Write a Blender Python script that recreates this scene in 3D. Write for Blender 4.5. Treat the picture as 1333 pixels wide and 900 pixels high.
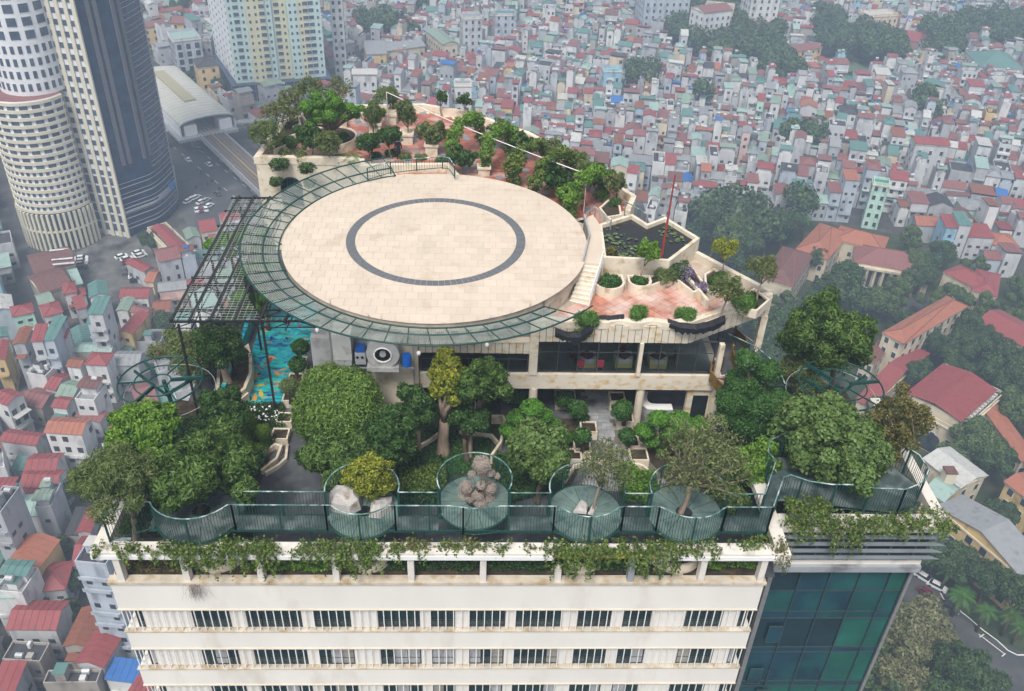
import bpy, math, random
import numpy as np
from mathutils import Matrix, Vector
for _o in list(bpy.data.objects): bpy.data.objects.remove(_o)
scene = bpy.context.scene
COL = scene.collection
PI = math.pi
R = math.radians
# ------------------------------------------------------------------ camera
CAMROT = ((0.999083, -0.011826, -0.041139), (-0.026539, 0.582922, -0.812094), (0.033585, 0.812442, 0.582074))
H = 160.0
FPX = 1182.0
cam_d = bpy.data.cameras.new('camera'); cam = bpy.data.objects.new('camera', cam_d); COL.objects.link(cam)
cam.matrix_world = Matrix.Translation((0, 0, H)) @ Matrix(CAMROT).to_4x4()
cam_d.sensor_width = 36.0; cam_d.lens = 36.0 * FPX / 1333.0
cam_d.clip_start = 0.5; cam_d.clip_end = 6000
scene.camera = cam
# ------------------------------------------------------------------ sky, sun, exposure
SUN_EL, SUN_AZ = R(58), R(200)
world = bpy.data.worlds.new('World'); scene.world = world; world.use_nodes = True
nt = world.node_tree; nt.nodes.clear()
sky = nt.nodes.new('ShaderNodeTexSky'); sky.sky_type = 'NISHITA'; sky.sun_disc = False
sky.sun_elevation = SUN_EL; sky.sun_rotation = SUN_AZ; sky.air_density = 1.0; sky.dust_density = 3.5; sky.ozone_density = 1.0
bg = nt.nodes.new('ShaderNodeBackground'); bg.inputs[1].default_value = 0.125
wo = nt.nodes.new('ShaderNodeOutputWorld')
hs = nt.nodes.new('ShaderNodeHueSaturation'); hs.inputs['Saturation'].default_value = 0.36   # high thin cloud whitens the sky
nt.links.new(sky.outputs[0], hs.inputs['Color']); nt.links.new(hs.outputs[0], bg.inputs[0]); nt.links.new(bg.outputs[0], wo.inputs[0])
sun_d = bpy.data.lights.new('sun', 'SUN'); sun_d.energy = 2.0; sun_d.angle = R(18); sun_d.color = (1.0, 0.955, 0.88)
sun = bpy.data.objects.new('sun', sun_d); COL.objects.link(sun)
sd = Vector((math.sin(SUN_AZ) * math.cos(SUN_EL), math.cos(SUN_AZ) * math.cos(SUN_EL), math.sin(SUN_EL)))
sun.rotation_euler = sd.to_track_quat('Z', 'Y').to_euler()
scene.view_settings.view_transform = 'Standard'; scene.view_settings.look = 'None'
scene.view_settings.gamma = 1.0; scene.view_settings.exposure = 0.48
cy = scene.cycles
cy.max_bounces = 6; cy.diffuse_bounces = 2; cy.glossy_bounces = 2; cy.transmission_bounces = 4
cy.transparent_max_bounces = 8; cy.volume_bounces = 1; cy.use_denoising = True
cy.caustics_reflective = False; cy.caustics_refractive = False
try: cy.denoiser = 'OPENIMAGEDENOISE'
except Exception: pass

def W(u, v, z):
    """the place at height z seen at (u, v) of the photograph"""
    d = Matrix(CAMROT) @ Vector((u - 666.5, 450.0 - v, -FPX))
    t = (z - H) / d.z
    return Vector((t * d.x, t * d.y, z))
def WY(u, v, y):
    """the place on the upright plane Y = y seen at (u, v)"""
    d = Matrix(CAMROT) @ Vector((u - 666.5, 450.0 - v, -FPX))
    t = y / d.y
    return Vector((t * d.x, y, H + t * d.z))

# ------------------------------------------------------------------ materials
MATS = {}
def mat(name, col, rough=0.8, var=0.12, scale=1.5, spec=0.35, metal=0.0, bump=0.0, bscale=None, stain=None, stain_amt=0.5, stain_scale=0.6, stretch=None,
        objvar=0.0, spots=None, alpha=1.0, attr=None, transl=0.0, trans=0.0):
    if name in MATS: return MATS[name]
    m = bpy.data.materials.new(name); m.use_nodes = True; MATS[name] = m
    n, l = m.node_tree.nodes, m.node_tree.links; b = n['Principled BSDF']
    b.inputs['Roughness'].default_value = rough; b.inputs['Metallic'].default_value = metal
    b.inputs['Specular IOR Level'].default_value = spec
    geo = n.new('ShaderNodeNewGeometry'); pos = geo.outputs['Position']
    if stretch:
        mp = n.new('ShaderNodeMapping'); mp.inputs['Scale'].default_value = stretch; l.new(pos, mp.inputs[0]); pos = mp.outputs[0]
    def noise(sc, det=3):
        t = n.new('ShaderNodeTexNoise'); t.inputs['Scale'].default_value = sc; t.inputs['Detail'].default_value = det; l.new(pos, t.inputs['Vector']); return t.outputs['Fac']
    def ramp(f, a, b_):
        r = n.new('ShaderNodeMapRange'); r.inputs[1].default_value = a; r.inputs[2].default_value = b_; l.new(f, r.inputs[0]); return r.outputs[0]
    def mix(f, a, b_, mode='MIX'):
        x = n.new('ShaderNodeMix'); x.data_type = 'RGBA'; x.blend_type = mode
        if isinstance(f, float): x.inputs[0].default_value = f
        else: l.new(f, x.inputs[0])
        for s, c in ((x.inputs[6], a), (x.inputs[7], b_)):
            if isinstance(c, (tuple, list)): s.default_value = (*c[:3], 1)
            else: l.new(c, s)
        return x.outputs[2]
    dk = tuple(c * (1 - var) for c in col); lt = tuple(min(1, c * (1 + var)) for c in col)
    c = mix(ramp(noise(scale), 0.3, 0.7), dk, lt)
    if attr is not None:
        at = n.new('ShaderNodeAttribute'); at.attribute_name = 'v'
        c = mix(ramp(at.outputs['Fac'], 0.0, 1.0), c, tuple(attr))
    if stain: c = mix(ramp(noise(stain_scale, 6), 0.62 - 0.25 * stain_amt, 0.78 - 0.2 * stain_amt), c, stain)
    if spots: c = mix(ramp(noise(spots[1], 4), spots[2], spots[2] + .05), c, spots[0])
    if objvar:
        oi = n.new('ShaderNodeObjectInfo'); h = n.new('ShaderNodeHueSaturation'); l.new(c, h.inputs['Color'])
        r = n.new('ShaderNodeMapRange'); r.inputs[3].default_value = 1 - objvar; r.inputs[4].default_value = 1 + objvar; l.new(oi.outputs['Random'], r.inputs[0]); l.new(r.outputs[0], h.inputs['Value']); c = h.outputs[0]
    l.new(c, b.inputs['Base Color'])
    if bump:
        bp = n.new('ShaderNodeBump'); bp.inputs['Strength'].default_value = bump; bp.inputs['Distance'].default_value = 0.05
        l.new(noise(bscale or scale * 6, 4), bp.inputs['Height']); l.new(bp.outputs[0], b.inputs['Normal'])
    if alpha < 1: b.inputs['Alpha'].default_value = alpha
    if trans: b.inputs['Transmission Weight'].default_value = trans
    if transl:
        t = n.new('ShaderNodeBsdfTranslucent'); l.new(c, t.inputs[0]); ms = n.new('ShaderNodeMixShader'); ms.inputs[0].default_value = transl
        o = n['Material Output']; l.new(b.outputs[0], ms.inputs[1]); l.new(t.outputs[0], ms.inputs[2]); l.new(ms.outputs[0], o.inputs['Surface'])
    return m

# ------------------------------------------------------------------ mesh building
class MB:
    def __init__(s): s.v = []; s.f = []; s.m = []; s.mats = []
    def mi(s, m):
        if m not in s.mats: s.mats.append(m)
        return s.mats.index(m)
    def poly(s, pts, m):
        k = len(s.v); s.v += [tuple(p) for p in pts]; s.f.append(tuple(range(k, k + len(pts)))); s.m.append(s.mi(m))
    def box(s, x0, y0, z0, x1, y1, z1, m, top=None):
        s.hexa([(x0, y0), (x1, y0), (x1, y1), (x0, y1)], z0, z1, m, top)
    def hexa(s, q, z0, z1, m, top=None, bottom=True):
        """upright prism over the polygon q (counter-clockwise)"""
        k = len(s.v); n = len(q); i = s.mi(m); j = s.mi(top) if top else i
        s.v += [(p[0], p[1], z0) for p in q] + [(p[0], p[1], z1) for p in q]
        for a in range(n):
            b = (a + 1) % n; s.f.append((k + a, k + b, k + n + b, k + n + a)); s.m.append(i)
        s.f.append(tuple(k + n + a for a in range(n))); s.m.append(j)
        if bottom: s.f.append(tuple(k + n - 1 - a for a in range(n))); s.m.append(i)
    def obox(s, c, sx, sy, z0, z1, rz, m, top=None):
        ca, sa = math.cos(rz), math.sin(rz)
        q = [(c[0] + ca * x - sa * y, c[1] + sa * x + ca * y) for x, y in ((-sx / 2, -sy / 2), (sx / 2, -sy / 2), (sx / 2, sy / 2), (-sx / 2, sy / 2))]
        s.hexa(q, z0, z1, m, top)
    def bar(s, a, b, w, m, h=None, up=(0, 0, 1)):
        """square bar from a to b"""
        a = Vector(a); b = Vector(b); d = (b - a).normalized(); u = Vector(up)
        if abs(d.dot(u)) > 0.98: u = Vector((0, 1, 0))
        x = d.cross(u).normalized() * (w / 2); y = x.cross(d).normalized() * ((h or w) / 2)
        k = len(s.v); i = s.mi(m)
        for p in (a, b): s.v += [tuple(p - x - y), tuple(p + x - y), tuple(p + x + y), tuple(p - x + y)]
        for q in ((0, 1, 5, 4), (1, 2, 6, 5), (2, 3, 7, 6), (3, 0, 4, 7), (3, 2, 1, 0), (4, 5, 6, 7)): s.f.append(tuple(k + t for t in q)); s.m.append(i)
    def tube(s, pts, r, m, n=8, cap=True):
        """round tube along pts; r a number or one radius per point"""
        pts = [Vector(p) for p in pts]; rs = r if isinstance(r, (list, tuple)) else [r] * len(pts); k = len(s.v); i = s.mi(m)
        closed = (pts[0] - pts[-1]).length < 1e-6 and len(pts) > 3
        for j, p in enumerate(pts):
            if closed and j in (0, len(pts) - 1): d = pts[1] - pts[-2]
            else: d = pts[min(j + 1, len(pts) - 1)] - pts[max(j - 1, 0)]
            d.normalize(); u = Vector((0, 0, 1)) if abs(d.z) < 0.95 else Vector((1, 0, 0))
            x = d.cross(u).normalized(); y = x.cross(d)
            for a in range(n): t = 2 * PI * a / n; s.v.append(tuple(p + (x * math.cos(t) + y * math.sin(t)) * rs[j]))
        for j in range(len(pts) - 1):
            for a in range(n):
                b = (a + 1) % n; s.f.append((k + j * n + a, k + j * n + b, k + j * n + n + b, k + j * n + n + a)); s.m.append(i)
        if cap and not closed:
            s.f.append(tuple(k + n - 1 - a for a in range(n))); s.m.append(i)
            e = k + (len(pts) - 1) * n; s.f.append(tuple(e + a for a in range(n))); s.m.append(i)
    def wallstrip(s, pts, th, z0, z1, m, closed=False, top=None):
        """wall of thickness th along a plan polyline"""
        L = offset(pts, th / 2, closed); Rr = offset(pts, -th / 2, closed); n = len(pts); i = s.mi(m); j = s.mi(top) if top else i; k = len(s.v)
        for q in (L, Rr):
            for z in (z0, z1): s.v += [(p[0], p[1], z(p) if callable(z) else z) for p in q]
        a0, a1, b0, b1 = k, k + n, k + 2 * n, k + 3 * n
        for t in range(n if closed else n - 1):
            u = (t + 1) % n
            for q, mm in (((a0 + u, a0 + t, a1 + t, a1 + u), i), ((b0 + t, b0 + u, b1 + u, b1 + t), i), ((a1 + u, a1 + t, b1 + t, b1 + u), j), ((a0 + t, a0 + u, b0 + u, b0 + t), i)): s.f.append(q); s.m.append(mm)
        if not closed:
            e = n - 1
            s.f += [(a0, b0, b1, a1), (b0 + e, a0 + e, a1 + e, b1 + e)]; s.m += [i, i]
    def dome(s, c, rx, ry, rz, m, nu=12, nv=5, low=0.0, jit=0.0, rnd=random):
        k = len(s.v); i = s.mi(m)
        for a in range(nv + 1):
            ph = low + (PI / 2 - low) * a / nv
            for b in range(nu):
                t = 2 * PI * b / nu; q = 1 + rnd.uniform(-jit, jit)
                s.v.append((c[0] + rx * q * math.cos(ph) * math.cos(t), c[1] + ry * q * math.cos(ph) * math.sin(t), c[2] + rz * q * math.sin(ph)))
        for a in range(nv):
            for b in range(nu):
                d = (b + 1) % nu; s.f.append((k + a * nu + b, k + a * nu + d, k + a * nu + nu + d, k + a * nu + nu + b)); s.m.append(i)
    def mesh(s, name, org=(0, 0, 0), smooth=False):
        me = bpy.data.meshes.new(name); ox, oy, oz = org
        me.from_pydata([(x - ox, y - oy, z - oz) for x, y, z in s.v], [], s.f)
        for m in s.mats: me.materials.append(m)
        me.polygons.foreach_set('material_index', s.m)
        if smooth: me.polygons.foreach_set('use_smooth', [True] * len(s.f))
        me.update(); return me
def offset(pts, d, closed=False):
    out = []; n = len(pts)
    for i, p in enumerate(pts):
        if closed: a, b = pts[i - 1], pts[(i + 1) % n]
        else: a, b = pts[max(i - 1, 0)], pts[min(i + 1, n - 1)]
        e1 = Vector((p[0] - a[0], p[1] - a[1])); e2 = Vector((b[0] - p[0], b[1] - p[1]))
        if e1.length < 1e-9: e1 = e2
        if e2.length < 1e-9: e2 = e1
        e1.normalize(); e2.normalize(); n1 = Vector((-e1.y, e1.x)); n2 = Vector((-e2.y, e2.x)); q = n1 + n2
        if q.length < 1e-6: q = n1
        q.normalize(); k = d / max(0.4, q.dot(n1)); out.append((p[0] + q.x * k, p[1] + q.y * k))
    return out
def arc(cx, cy_, r, a0, a1, n, ry=None):
    return [(cx + r * math.cos(R(a0 + (a1 - a0) * i / n)), cy_ + (ry or r) * math.sin(R(a0 + (a1 - a0) * i / n))) for i in range(n + 1)]

# ------------------------------------------------------------------ objects
ORG = {}
def thing(name, label, cat, loc=(0, 0, 0), group=None, rz=0.0):
    o = bpy.data.objects.new(name, None); COL.objects.link(o); o.location = loc; o.rotation_euler = (0, 0, rz); o.empty_display_size = 0.3
    ORG[o.name] = Vector(loc); tagp(o, label, cat, group); return o
def tagp(o, label=None, cat=None, group=None, kind=None):
    if label: o['label'] = label
    if cat: o['category'] = cat
    if group: o['group'] = group
    if kind: o['kind'] = kind
    return o
def link(name, me, parent=None, loc=(0, 0, 0), **kw):
    o = bpy.data.objects.new(name, me); COL.objects.link(o); o.location = loc
    if parent: o.parent = parent
    return tagp(o, **kw)
def part(name, mb, parent=None, smooth=False, loc=None, **kw):
    """link the builder's mesh (built in world coordinates) as one object under parent"""
    if parent is not None:
        org = ORG[parent.name]; o = link(name, mb.mesh(name, org, smooth), parent, **kw); ORG[o.name] = org
    else:
        org = Vector(loc or (0, 0, 0)); o = link(name, mb.mesh(name, org, smooth), None, org, **kw); ORG[o.name] = org
    return o
def boxpart(name, parent, x0, y0, z0, x1, y1, z1, m, **kw):
    b = MB(); b.box(x0, y0, z0, x1, y1, z1, m); return part(name, b, parent, **kw)
def struct(name, mb, **kw): return part(name, mb, None, kind='structure', **kw)
KIDS = {}
def dup(root, loc=None, rz=None, label=None, group=None, scale=None):
    """copy of a thing with copies of its parts and sub-parts (meshes shared)"""
    def cp(o, parent):
        c = o.copy(); COL.objects.link(c)
        if parent: c.parent = parent
        for ch in KIDS.setdefault(o.name, list(o.children)): cp(ch, c)
        return c
    r = cp(root, None)
    if loc is not None: r.location = loc
    if rz is not None: r.rotation_euler = (0, 0, rz)
    if scale is not None: r.scale = (scale, scale, scale) if not isinstance(scale, (tuple, list)) else scale
    if label: r['label'] = label
    if group: r['group'] = group
    return r

# ------------------------------------------------------------------ foliage
def leafmesh(name, P, N, L, Wd, m, seed=0, jit=0.7, vbias=None, droop=0.0):
    """many small folded leaves at points P with outward directions N"""
    g = np.random.default_rng(seed); n = len(P)
    N = N + g.normal(0, jit, (n, 3)); N[:, 2] -= droop; N /= np.linalg.norm(N, axis=1)[:, None] + 1e-9
    a = g.normal(0, 1, (n, 3)); X = np.cross(N, a); X /= np.linalg.norm(X, axis=1)[:, None] + 1e-9
    Y = np.cross(N, X); s = g.uniform(0.65, 1.25, (n, 1)); l = L * s; w = Wd * s
    V = np.empty((n, 4, 3)); V[:, 0] = P - X * l / 2; V[:, 1] = P + Y * w / 2 + N * l * 0.1; V[:, 2] = P + X * l / 2 - N * l * 0.08; V[:, 3] = P - Y * w / 2 + N * l * 0.1
    me = bpy.data.meshes.new(name); me.vertices.add(n * 4); me.vertices.foreach_set('co', V.astype(np.float32).ravel())
    me.loops.add(n * 4); me.loops.foreach_set('vertex_index', np.arange(n * 4, dtype=np.int32))
    me.polygons.add(n); me.polygons.foreach_set('loop_start', np.arange(0, n * 4, 4, dtype=np.int32))
    me.materials.append(m)
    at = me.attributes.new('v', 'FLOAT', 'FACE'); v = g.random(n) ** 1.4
    if vbias is not None: v = np.clip(v * 0.7 + vbias, 0, 1)  # bias lightens upward-facing leaves: light from above painted into leaf colour
    at.data.foreach_set('value', v.astype(np.float32)); me.update(calc_edges=True); return me
def clumps_of(rx, ry, rz, k, seed, rc=0.42, c=(0, 0, 0), low=-0.35):
    g = random.Random(seed); out = []; ga = PI * (3 - 5 ** 0.5)
    for i in range(k):
        z = low + (1 - low) * (i + 0.5) / k; t = i * ga + g.uniform(-.4, .4); q = math.sqrt(max(0, 1 - z * z)); e = g.uniform(0.5, 0.92)
        if g.random() < .1: continue
        r = rc * (rx + ry + rz) / 3 * g.uniform(0.6, 1.25)
        out.append(((c[0] + rx * e * q * math.cos(t), c[1] + ry * e * q * math.sin(t), c[2] + rz * e * z), r))
    return out
def sprinkle(cl, n, seed, shell=0.22, flat=1.0, lump=0.0):
    """points and outward directions over a set of clumps, thinner inside"""
    g = np.random.default_rng(seed); C = np.array([c for c, r in cl]); Rr = np.array([r for c, r in cl]); p = Rr ** 2 / np.sum(Rr ** 2)
    i = g.choice(len(cl), size=int(n * 1.6), p=p); d = g.normal(0, 1, (len(i), 3)); d[:, 2] += 0.25; d /= np.linalg.norm(d, axis=1)[:, None]
    q = (1 - shell * g.random((len(i), 1)) ** 1.5 + g.normal(0, .05, (len(i), 1)))
    P = C[i] + d * Rr[i][:, None] * q * np.array([1, 1, flat])
    rm = float(Rr.mean()); f = 2.6 / rm; ph = g.uniform(0, 6, 6)
    nz = np.sin(P[:, 0] * f + ph[0]) * np.sin(P[:, 1] * f * 1.1 + ph[1]) * np.sin(P[:, 2] * f * 1.2 + ph[2]) + .6 * np.sin(P[:, 0] * f * 2.3 + ph[3]) * np.sin(P[:, 1] * f * 2.1 + ph[4]) * np.sin(P[:, 2] * f * 2.5 + ph[5])
    if lump: P += d * Rr[i][:, None] * nz[:, None] * lump
    dist = np.min(np.linalg.norm((P[:, None, :] - C[None]) / np.array([1, 1, flat]), axis=2) / Rr[None], axis=1) if len(cl) < 60 else np.ones(len(P))
    keep = (dist > 0.55) & ((nz > -.45) | (g.random(len(P)) < 1 - lump * 2.6)); P = P[keep][:n]; d = d[keep][:n]; return P, d
def sprigs(P, N, k, spread, seed):
    """turn each point into k leaves fanning round it"""
    g = np.random.default_rng(seed); P2 = np.repeat(P, k, 0) + g.normal(0, spread, (len(P) * k, 3)); return P2, np.repeat(N, k, 0)
def trunkmb(mb, base, tips, r, m, seed=0, fork=0.45, bend=0.15):
    """tapered trunk forking into limbs that end at tips"""
    g = random.Random(seed); b = Vector(base); c = sum((Vector(t) for t in tips), Vector()) / len(tips); f = b.lerp(c, fork) + Vector((g.uniform(-bend, bend), g.uniform(-bend, bend), 0))
    mid = b.lerp(f, 0.5) + Vector((g.uniform(-bend, bend), g.uniform(-bend, bend), 0)) * 0.6
    mb.tube([b, b.lerp(mid, .15), mid, f], [r * 1.35, r, r * 0.85, r * 0.7], m, 8)
    for t in tips:
        t = Vector(t); k = f.lerp(t, 0.5) + Vector((g.uniform(-1, 1), g.uniform(-1, 1), g.uniform(-.2, .5))) * (t - f).length * 0.12
        mb.tube([f - (f - b) * 0.06, k, t], [r * 0.5, r * 0.33, r * 0.1], m, 6)
# =====================================================================  THE TALL BUILDING
m_cream = mat('cream_render', (0.74, 0.715, 0.665), 0.85, 0.05, 0.35, stain=(0.62, 0.58, 0.51), stain_amt=0.25, stain_scale=0.5, stretch=(1, 1, 0.35))
m_dirty = mat('dirty_ledge', (0.55, 0.49, 0.40), 0.9, 0.15, 1.2, stain=(0.40, 0.30, 0.18), stain_amt=0.55, stain_scale=1.4)
m_white = mat('white_paint', (0.70, 0.66, 0.60), 0.7, 0.06, 0.8, stain=(0.5, 0.47, 0.42), stain_amt=0.35, stain_scale=1.1)
m_whitebar = mat('white_bar_paint', (0.80, 0.80, 0.79), 0.5, 0.04)
m_curtain = mat('grey_curtain', (0.36, 0.37, 0.38), 0.9, 0.25, 6, stretch=(3, 3, .3))
m_blind = mat('slatted_blind', (0.30, 0.29, 0.26), 0.8, 0.3, 9, stretch=(.2, .2, 6))
m_frame = mat('dark_window_frame', (0.05, 0.055, 0.06), 0.45, 0.1)
m_roomdark = mat('dark_room_and_gap_shade', (0.018, 0.025, 0.028), 0.3, 0.3, 2, spec=0.6)
m_glassd = mat('dark_glass', (0.012, 0.035, 0.04), 0.08, 0.35, 0.7, spec=0.7)
m_stone = mat('yellow_travertine', (0.66, 0.60, 0.50), 0.75, 0.06, 0.9, stain=(0.55, 0.38, 0.17), stain_amt=0.42, stain_scale=1.7, stretch=(1, 1, 1.6), bump=0.1)
m_stone2 = mat('pale_stone', (0.70, 0.62, 0.50), 0.75, 0.1, 1.3, stain=(0.45, 0.34, 0.2), stain_amt=0.35, stain_scale=1.5, bump=0.12)
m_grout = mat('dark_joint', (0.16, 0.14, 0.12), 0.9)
m_asph = mat('dark_roof_paving', (0.075, 0.08, 0.09), 0.6, 0.2, 1.5, stain=(0.14, 0.145, 0.155), stain_amt=0.4, stain_scale=0.7)
m_soil = mat('dark_soil', (0.04, 0.033, 0.022), 0.95, 0.4, 3, stain=(0.09, 0.06, 0.035), stain_amt=0.5, stain_scale=2, bump=0.4)
m_green = mat('green_steel', (0.010, 0.058, 0.048), 0.4, 0.15, 2)
m_greenl = mat('worn_green_rail', (0.10, 0.20, 0.18), 0.35, 0.6, 3, stain=(0.55, 0.62, 0.62), stain_amt=0.55, stain_scale=1.5)
m_black = mat('black_steel', (0.02, 0.021, 0.022), 0.5, 0.2)
m_steel = mat('brushed_steel', (0.5, 0.5, 0.5), 0.35, 0.1, metal=0.7)
m_grey = mat('grey_metal_cladding', (0.30, 0.32, 0.34), 0.45, 0.1, 0.8, stain=(0.09, 0.09, 0.09), stain_amt=0.3, stain_scale=0.5)

m_tan = mat('tan_edge', (.60, .53, .43), .85, .1, .8)
FX0, FX1, FY = -19.4, 16.15, 32.7
tower = thing('residential_tower', 'tall cream tower with white barred windows under the roof garden', 'high-rise', (0, 33, 0))
b = MB(); b.box(FX0, 34.4, 0.1, FX1, 79.5, 120.10, m_cream); part('wall', b, tower)
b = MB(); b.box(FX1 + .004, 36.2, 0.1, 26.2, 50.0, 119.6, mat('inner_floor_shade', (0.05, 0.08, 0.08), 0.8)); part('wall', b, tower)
ZB = [118.41 - 3.49 * k for k in range(34)]
for k in range(5):                               # white bands between the rows of windows
    z0 = ZB[k]; z1 = 120.55 if k == 0 else z0 + 1.56
    if k: z0, z1 = ZB[k], ZB[k] + 1.52
    b = MB(); b.box(FX0, FY, z0, FX1, 34.39, z1, m_cream); part('band', b, tower)
    b = MB(); b.box(FX0 - .06, FY - .07, z0 - .06, FX1 + .02, FY + .3, z0 - .004, m_tan); part('ledge', b, tower)
    if k: b = MB(); b.box(FX0 - .08, FY - .08, z1 + .004, FX1 + .02, FY + .216, z1 + .07, m_dirty); part('ledge', b, tower)
b = MB()
for k in range(5, 34):
    b.box(FX0, FY, ZB[k], FX1, 34.39, ZB[k] + 1.56, m_cream); b.box(FX0 + .7, 34.1, ZB[k] + 1.56, FX1 - .1, 34.392, ZB[k] + 3.49, m_roomdark)
part('lower_floors', b, tower, kind='stuff')
WINX = [(-19.1, -18.3), (-15.95, -13.8), (-12.9, -9.75), (-9.1, -6.95), (-5.4, -2.97), (-2.4, -0.95), (-0.15, 1.98), (2.55, 5.28), (6.18, 8.15), (8.85, 10.5), (12.5, 14.72), (15.68, 16.1)]
rw = random.Random(3); WS = 32.9 / 33.6
barme = None
for k in range(4):
    zc = ZB[k] - .1; zf = ZB[k + 1] + 1.61
    xs = [FX0 + .7] + [x for w in WINX[1:] for x in w]
    for i in range(0, len(xs), 2):
        x1 = xs[i + 1] if i + 1 < len(xs) else FX1
        b = MB(); b.box(xs[i] * WS, 32.92, zf, x1 * WS, 34.39, zc, m_cream); part('recess_wall', b, tower)
    for wi, (x0, x1) in enumerate(WINX):
        x0 *= WS; x1 *= WS
        b = MB(); t = .07; yy = 32.95
        for q in ((x0, zf, x0 + t, zc), (x1 - t, zf, x1, zc), (x0 + t, zc - t, x1 - t, zc), (x0 + t, zf, x1 - t, zf + t)): b.box(q[0], yy, q[1], q[2], yy + .1, q[3], m_frame)
        w = part('window', b, tower)
        n = max(1, round((x1 - x0) / .75)); dx = (x1 - x0 - 2 * t) / n
        for j in range(n):
            r_ = rw.random(); mm = m_glassd if (k == 0 or r_ < .35) else (m_curtain if r_ < .62 else (m_blind if r_ < .8 else m_glassd))
            a0 = x0 + t + j * dx + .015; b = MB(); b.box(a0, yy + .03, zf + t, a0 + dx - .03, yy + .06, zc - t, mm); part('pane', b, w)
        if n > 1: b = MB(); b.box(x0 + t, yy + .012, (zf + zc) / 2 - .32, x1 - t, yy + .028, (zf + zc) / 2 - .28, m_frame); part('transom', b, w)
    z0, z1 = zf + .004, zc - .01; zb = FY + .02
    n = 82
    for i in range(n):
        x = FX0 + .12 + (FX1 - FX0 - .3) * i / (n - 1)
        if k == 0 and i == 0:
            bb = MB(); bb.box(-.026, -.026, 0, .026, .026, z1 - z0, m_whitebar); barme = bb.mesh('bar')
        o = link('bar', barme, tower); o.location = Vector((x, zb, z0)) - ORG[tower.name]
    for i in range(3):
        o = link('bar', barme, tower); o.location = Vector((FX0 + .12, zb + .4 + .4 * i, z0)) - ORG[tower.name]
# sill of the roof garden, posts, pergola beam
b = MB(); b.box(FX0 - .1, FY - .12, 120.555, FX1 + .08, FY + .42, 120.74, m_dirty); part('roof_sill', b, tower)
for i, x in enumerate([-18.72, -15.25, -11.3, -7.3, -3.28, .6, 8.66, 12.55, 15.85]):
    b = MB(); mm = m_grey if x == 8.66 else m_white; w = .17
    b.box(x - w, FY - .02, 120.744, x + w, FY + .45, 122.60, mm)
    part('post', b, tower, **({'label': 'grey metal post'} if x == 8.66 else {}))
b = MB(); b.box(4.5, FY, 120.744, 4.85, FY + .4, 121.6, m_white); b.dome((4.675, FY + .2, 121.6), .17, .2, .25, m_white, 8, 3); part('broken_post', b, tower)
for x0, x1 in ((-19.85, 4.35), (10.05, 16.35)):
    b = MB(); b.box(x0, FY - .12, 122.604, x1, FY + .68, 123.08, m_white); b.box(x0, FY - .17, 122.62, x1, FY - .124, 122.9, m_whitebar); part('pergola_beam', b, tower)
b = MB(); b.box(4.354, FY + .3, 122.75, 10.046, FY + .68, 123.02, m_white); b.box(4.354, FY + .1, 122.5, 10.046, FY + .28, 122.62, mat('yellow_paint', (0.6, 0.5, 0.08), 0.6, .2)); part('pergola_beam', b, tower)
b = MB(); b.box(-19.85, FY + .684, 122.604, -19.15, 43.0, 123.08, m_white); part('pergola_beam', b, tower)
b = MB(); b.box(16.354, FY - .12, 122.604, 17.1, 41.0, 123.08, m_white); part('pergola_beam', b, tower)
b = MB(); b.box(17.104, 34.6, 122.62, 26.75, 35.55, 123.12, m_white); b.box(26.1, 35.554, 122.62, 26.75, 46, 123.12, m_white); part('pergola_beam', b, tower)
for x in (17.35, 20.3, 23.2, 25.7):
    b = MB(); b.box(x - .2, 35.6, 119.7, x + .2, 36.0, 122.61, m_white); part('post', b, tower)
# sun louvres and the glass corner
m_lou = mat('grey_louvre', (0.13, 0.155, 0.17), 0.4, 0.15, 1)
for i in range(4):
    z = 122.3 - .56 * i; yo = 34.45; b = MB(); x1 = 26.35 - .02 * i
    b.poly([(17.3, yo, z), (x1 + .45, yo, z), (x1 - .1, yo + .17, z + .1), (17.3, yo + .17, z + .1)], m_lou)
    b.poly([(17.3, yo + .17, z + .04), (x1 - .1, yo + .17, z + .04), (x1 + .45, yo, z - .06), (17.3, yo, z - .06)], m_lou)
    b.poly([(17.3, yo, z - .06), (x1 + .45, yo, z - .06), (x1 + .45, yo, z), (17.3, yo, z)], m_lou)
    b.poly([(x1 + .45, yo, z - .06), (x1 - .1, yo + .17, z + .04), (x1 - .1, yo + .17, z + .1), (x1 + .45, yo, z)], m_lou)
    b.poly([(17.3, yo + .17, z + .04), (17.3, yo, z - .06), (17.3, yo, z), (17.3, yo + .17, z + .1)], m_lou)
    part('louvre', b, tower)
for x in [18.2 + 1.44 * i for i in range(6)]:
    b = MB(); b.box(x - .04, 34.86, 120.2, x + .04, 35.0, 122.6, m_lou); part('louvre_bracket', b, tower)
b = MB(); b.box(17.3, 35.3, 120.21, 26.3, 35.4, 122.6, m_roomdark); part('louvre_gap_shade', b, tower)  # dark sheet added so the gaps between slats read as shade
b = MB(); b.box(17.3, 34.72, 119.85, 25.95, 36.2, 120.2, m_white); part('cornice', b, tower)
b = MB(); b.hexa([(17.3, 34.5), (25.95, 34.5), (26.2, 36.2), (17.3, 36.2)], 119.4, 119.846, m_grey); part('flashing', b, tower)
m_mull = mat('grey_mullion', (0.04, 0.06, 0.07), 0.45, 0.1)
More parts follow.
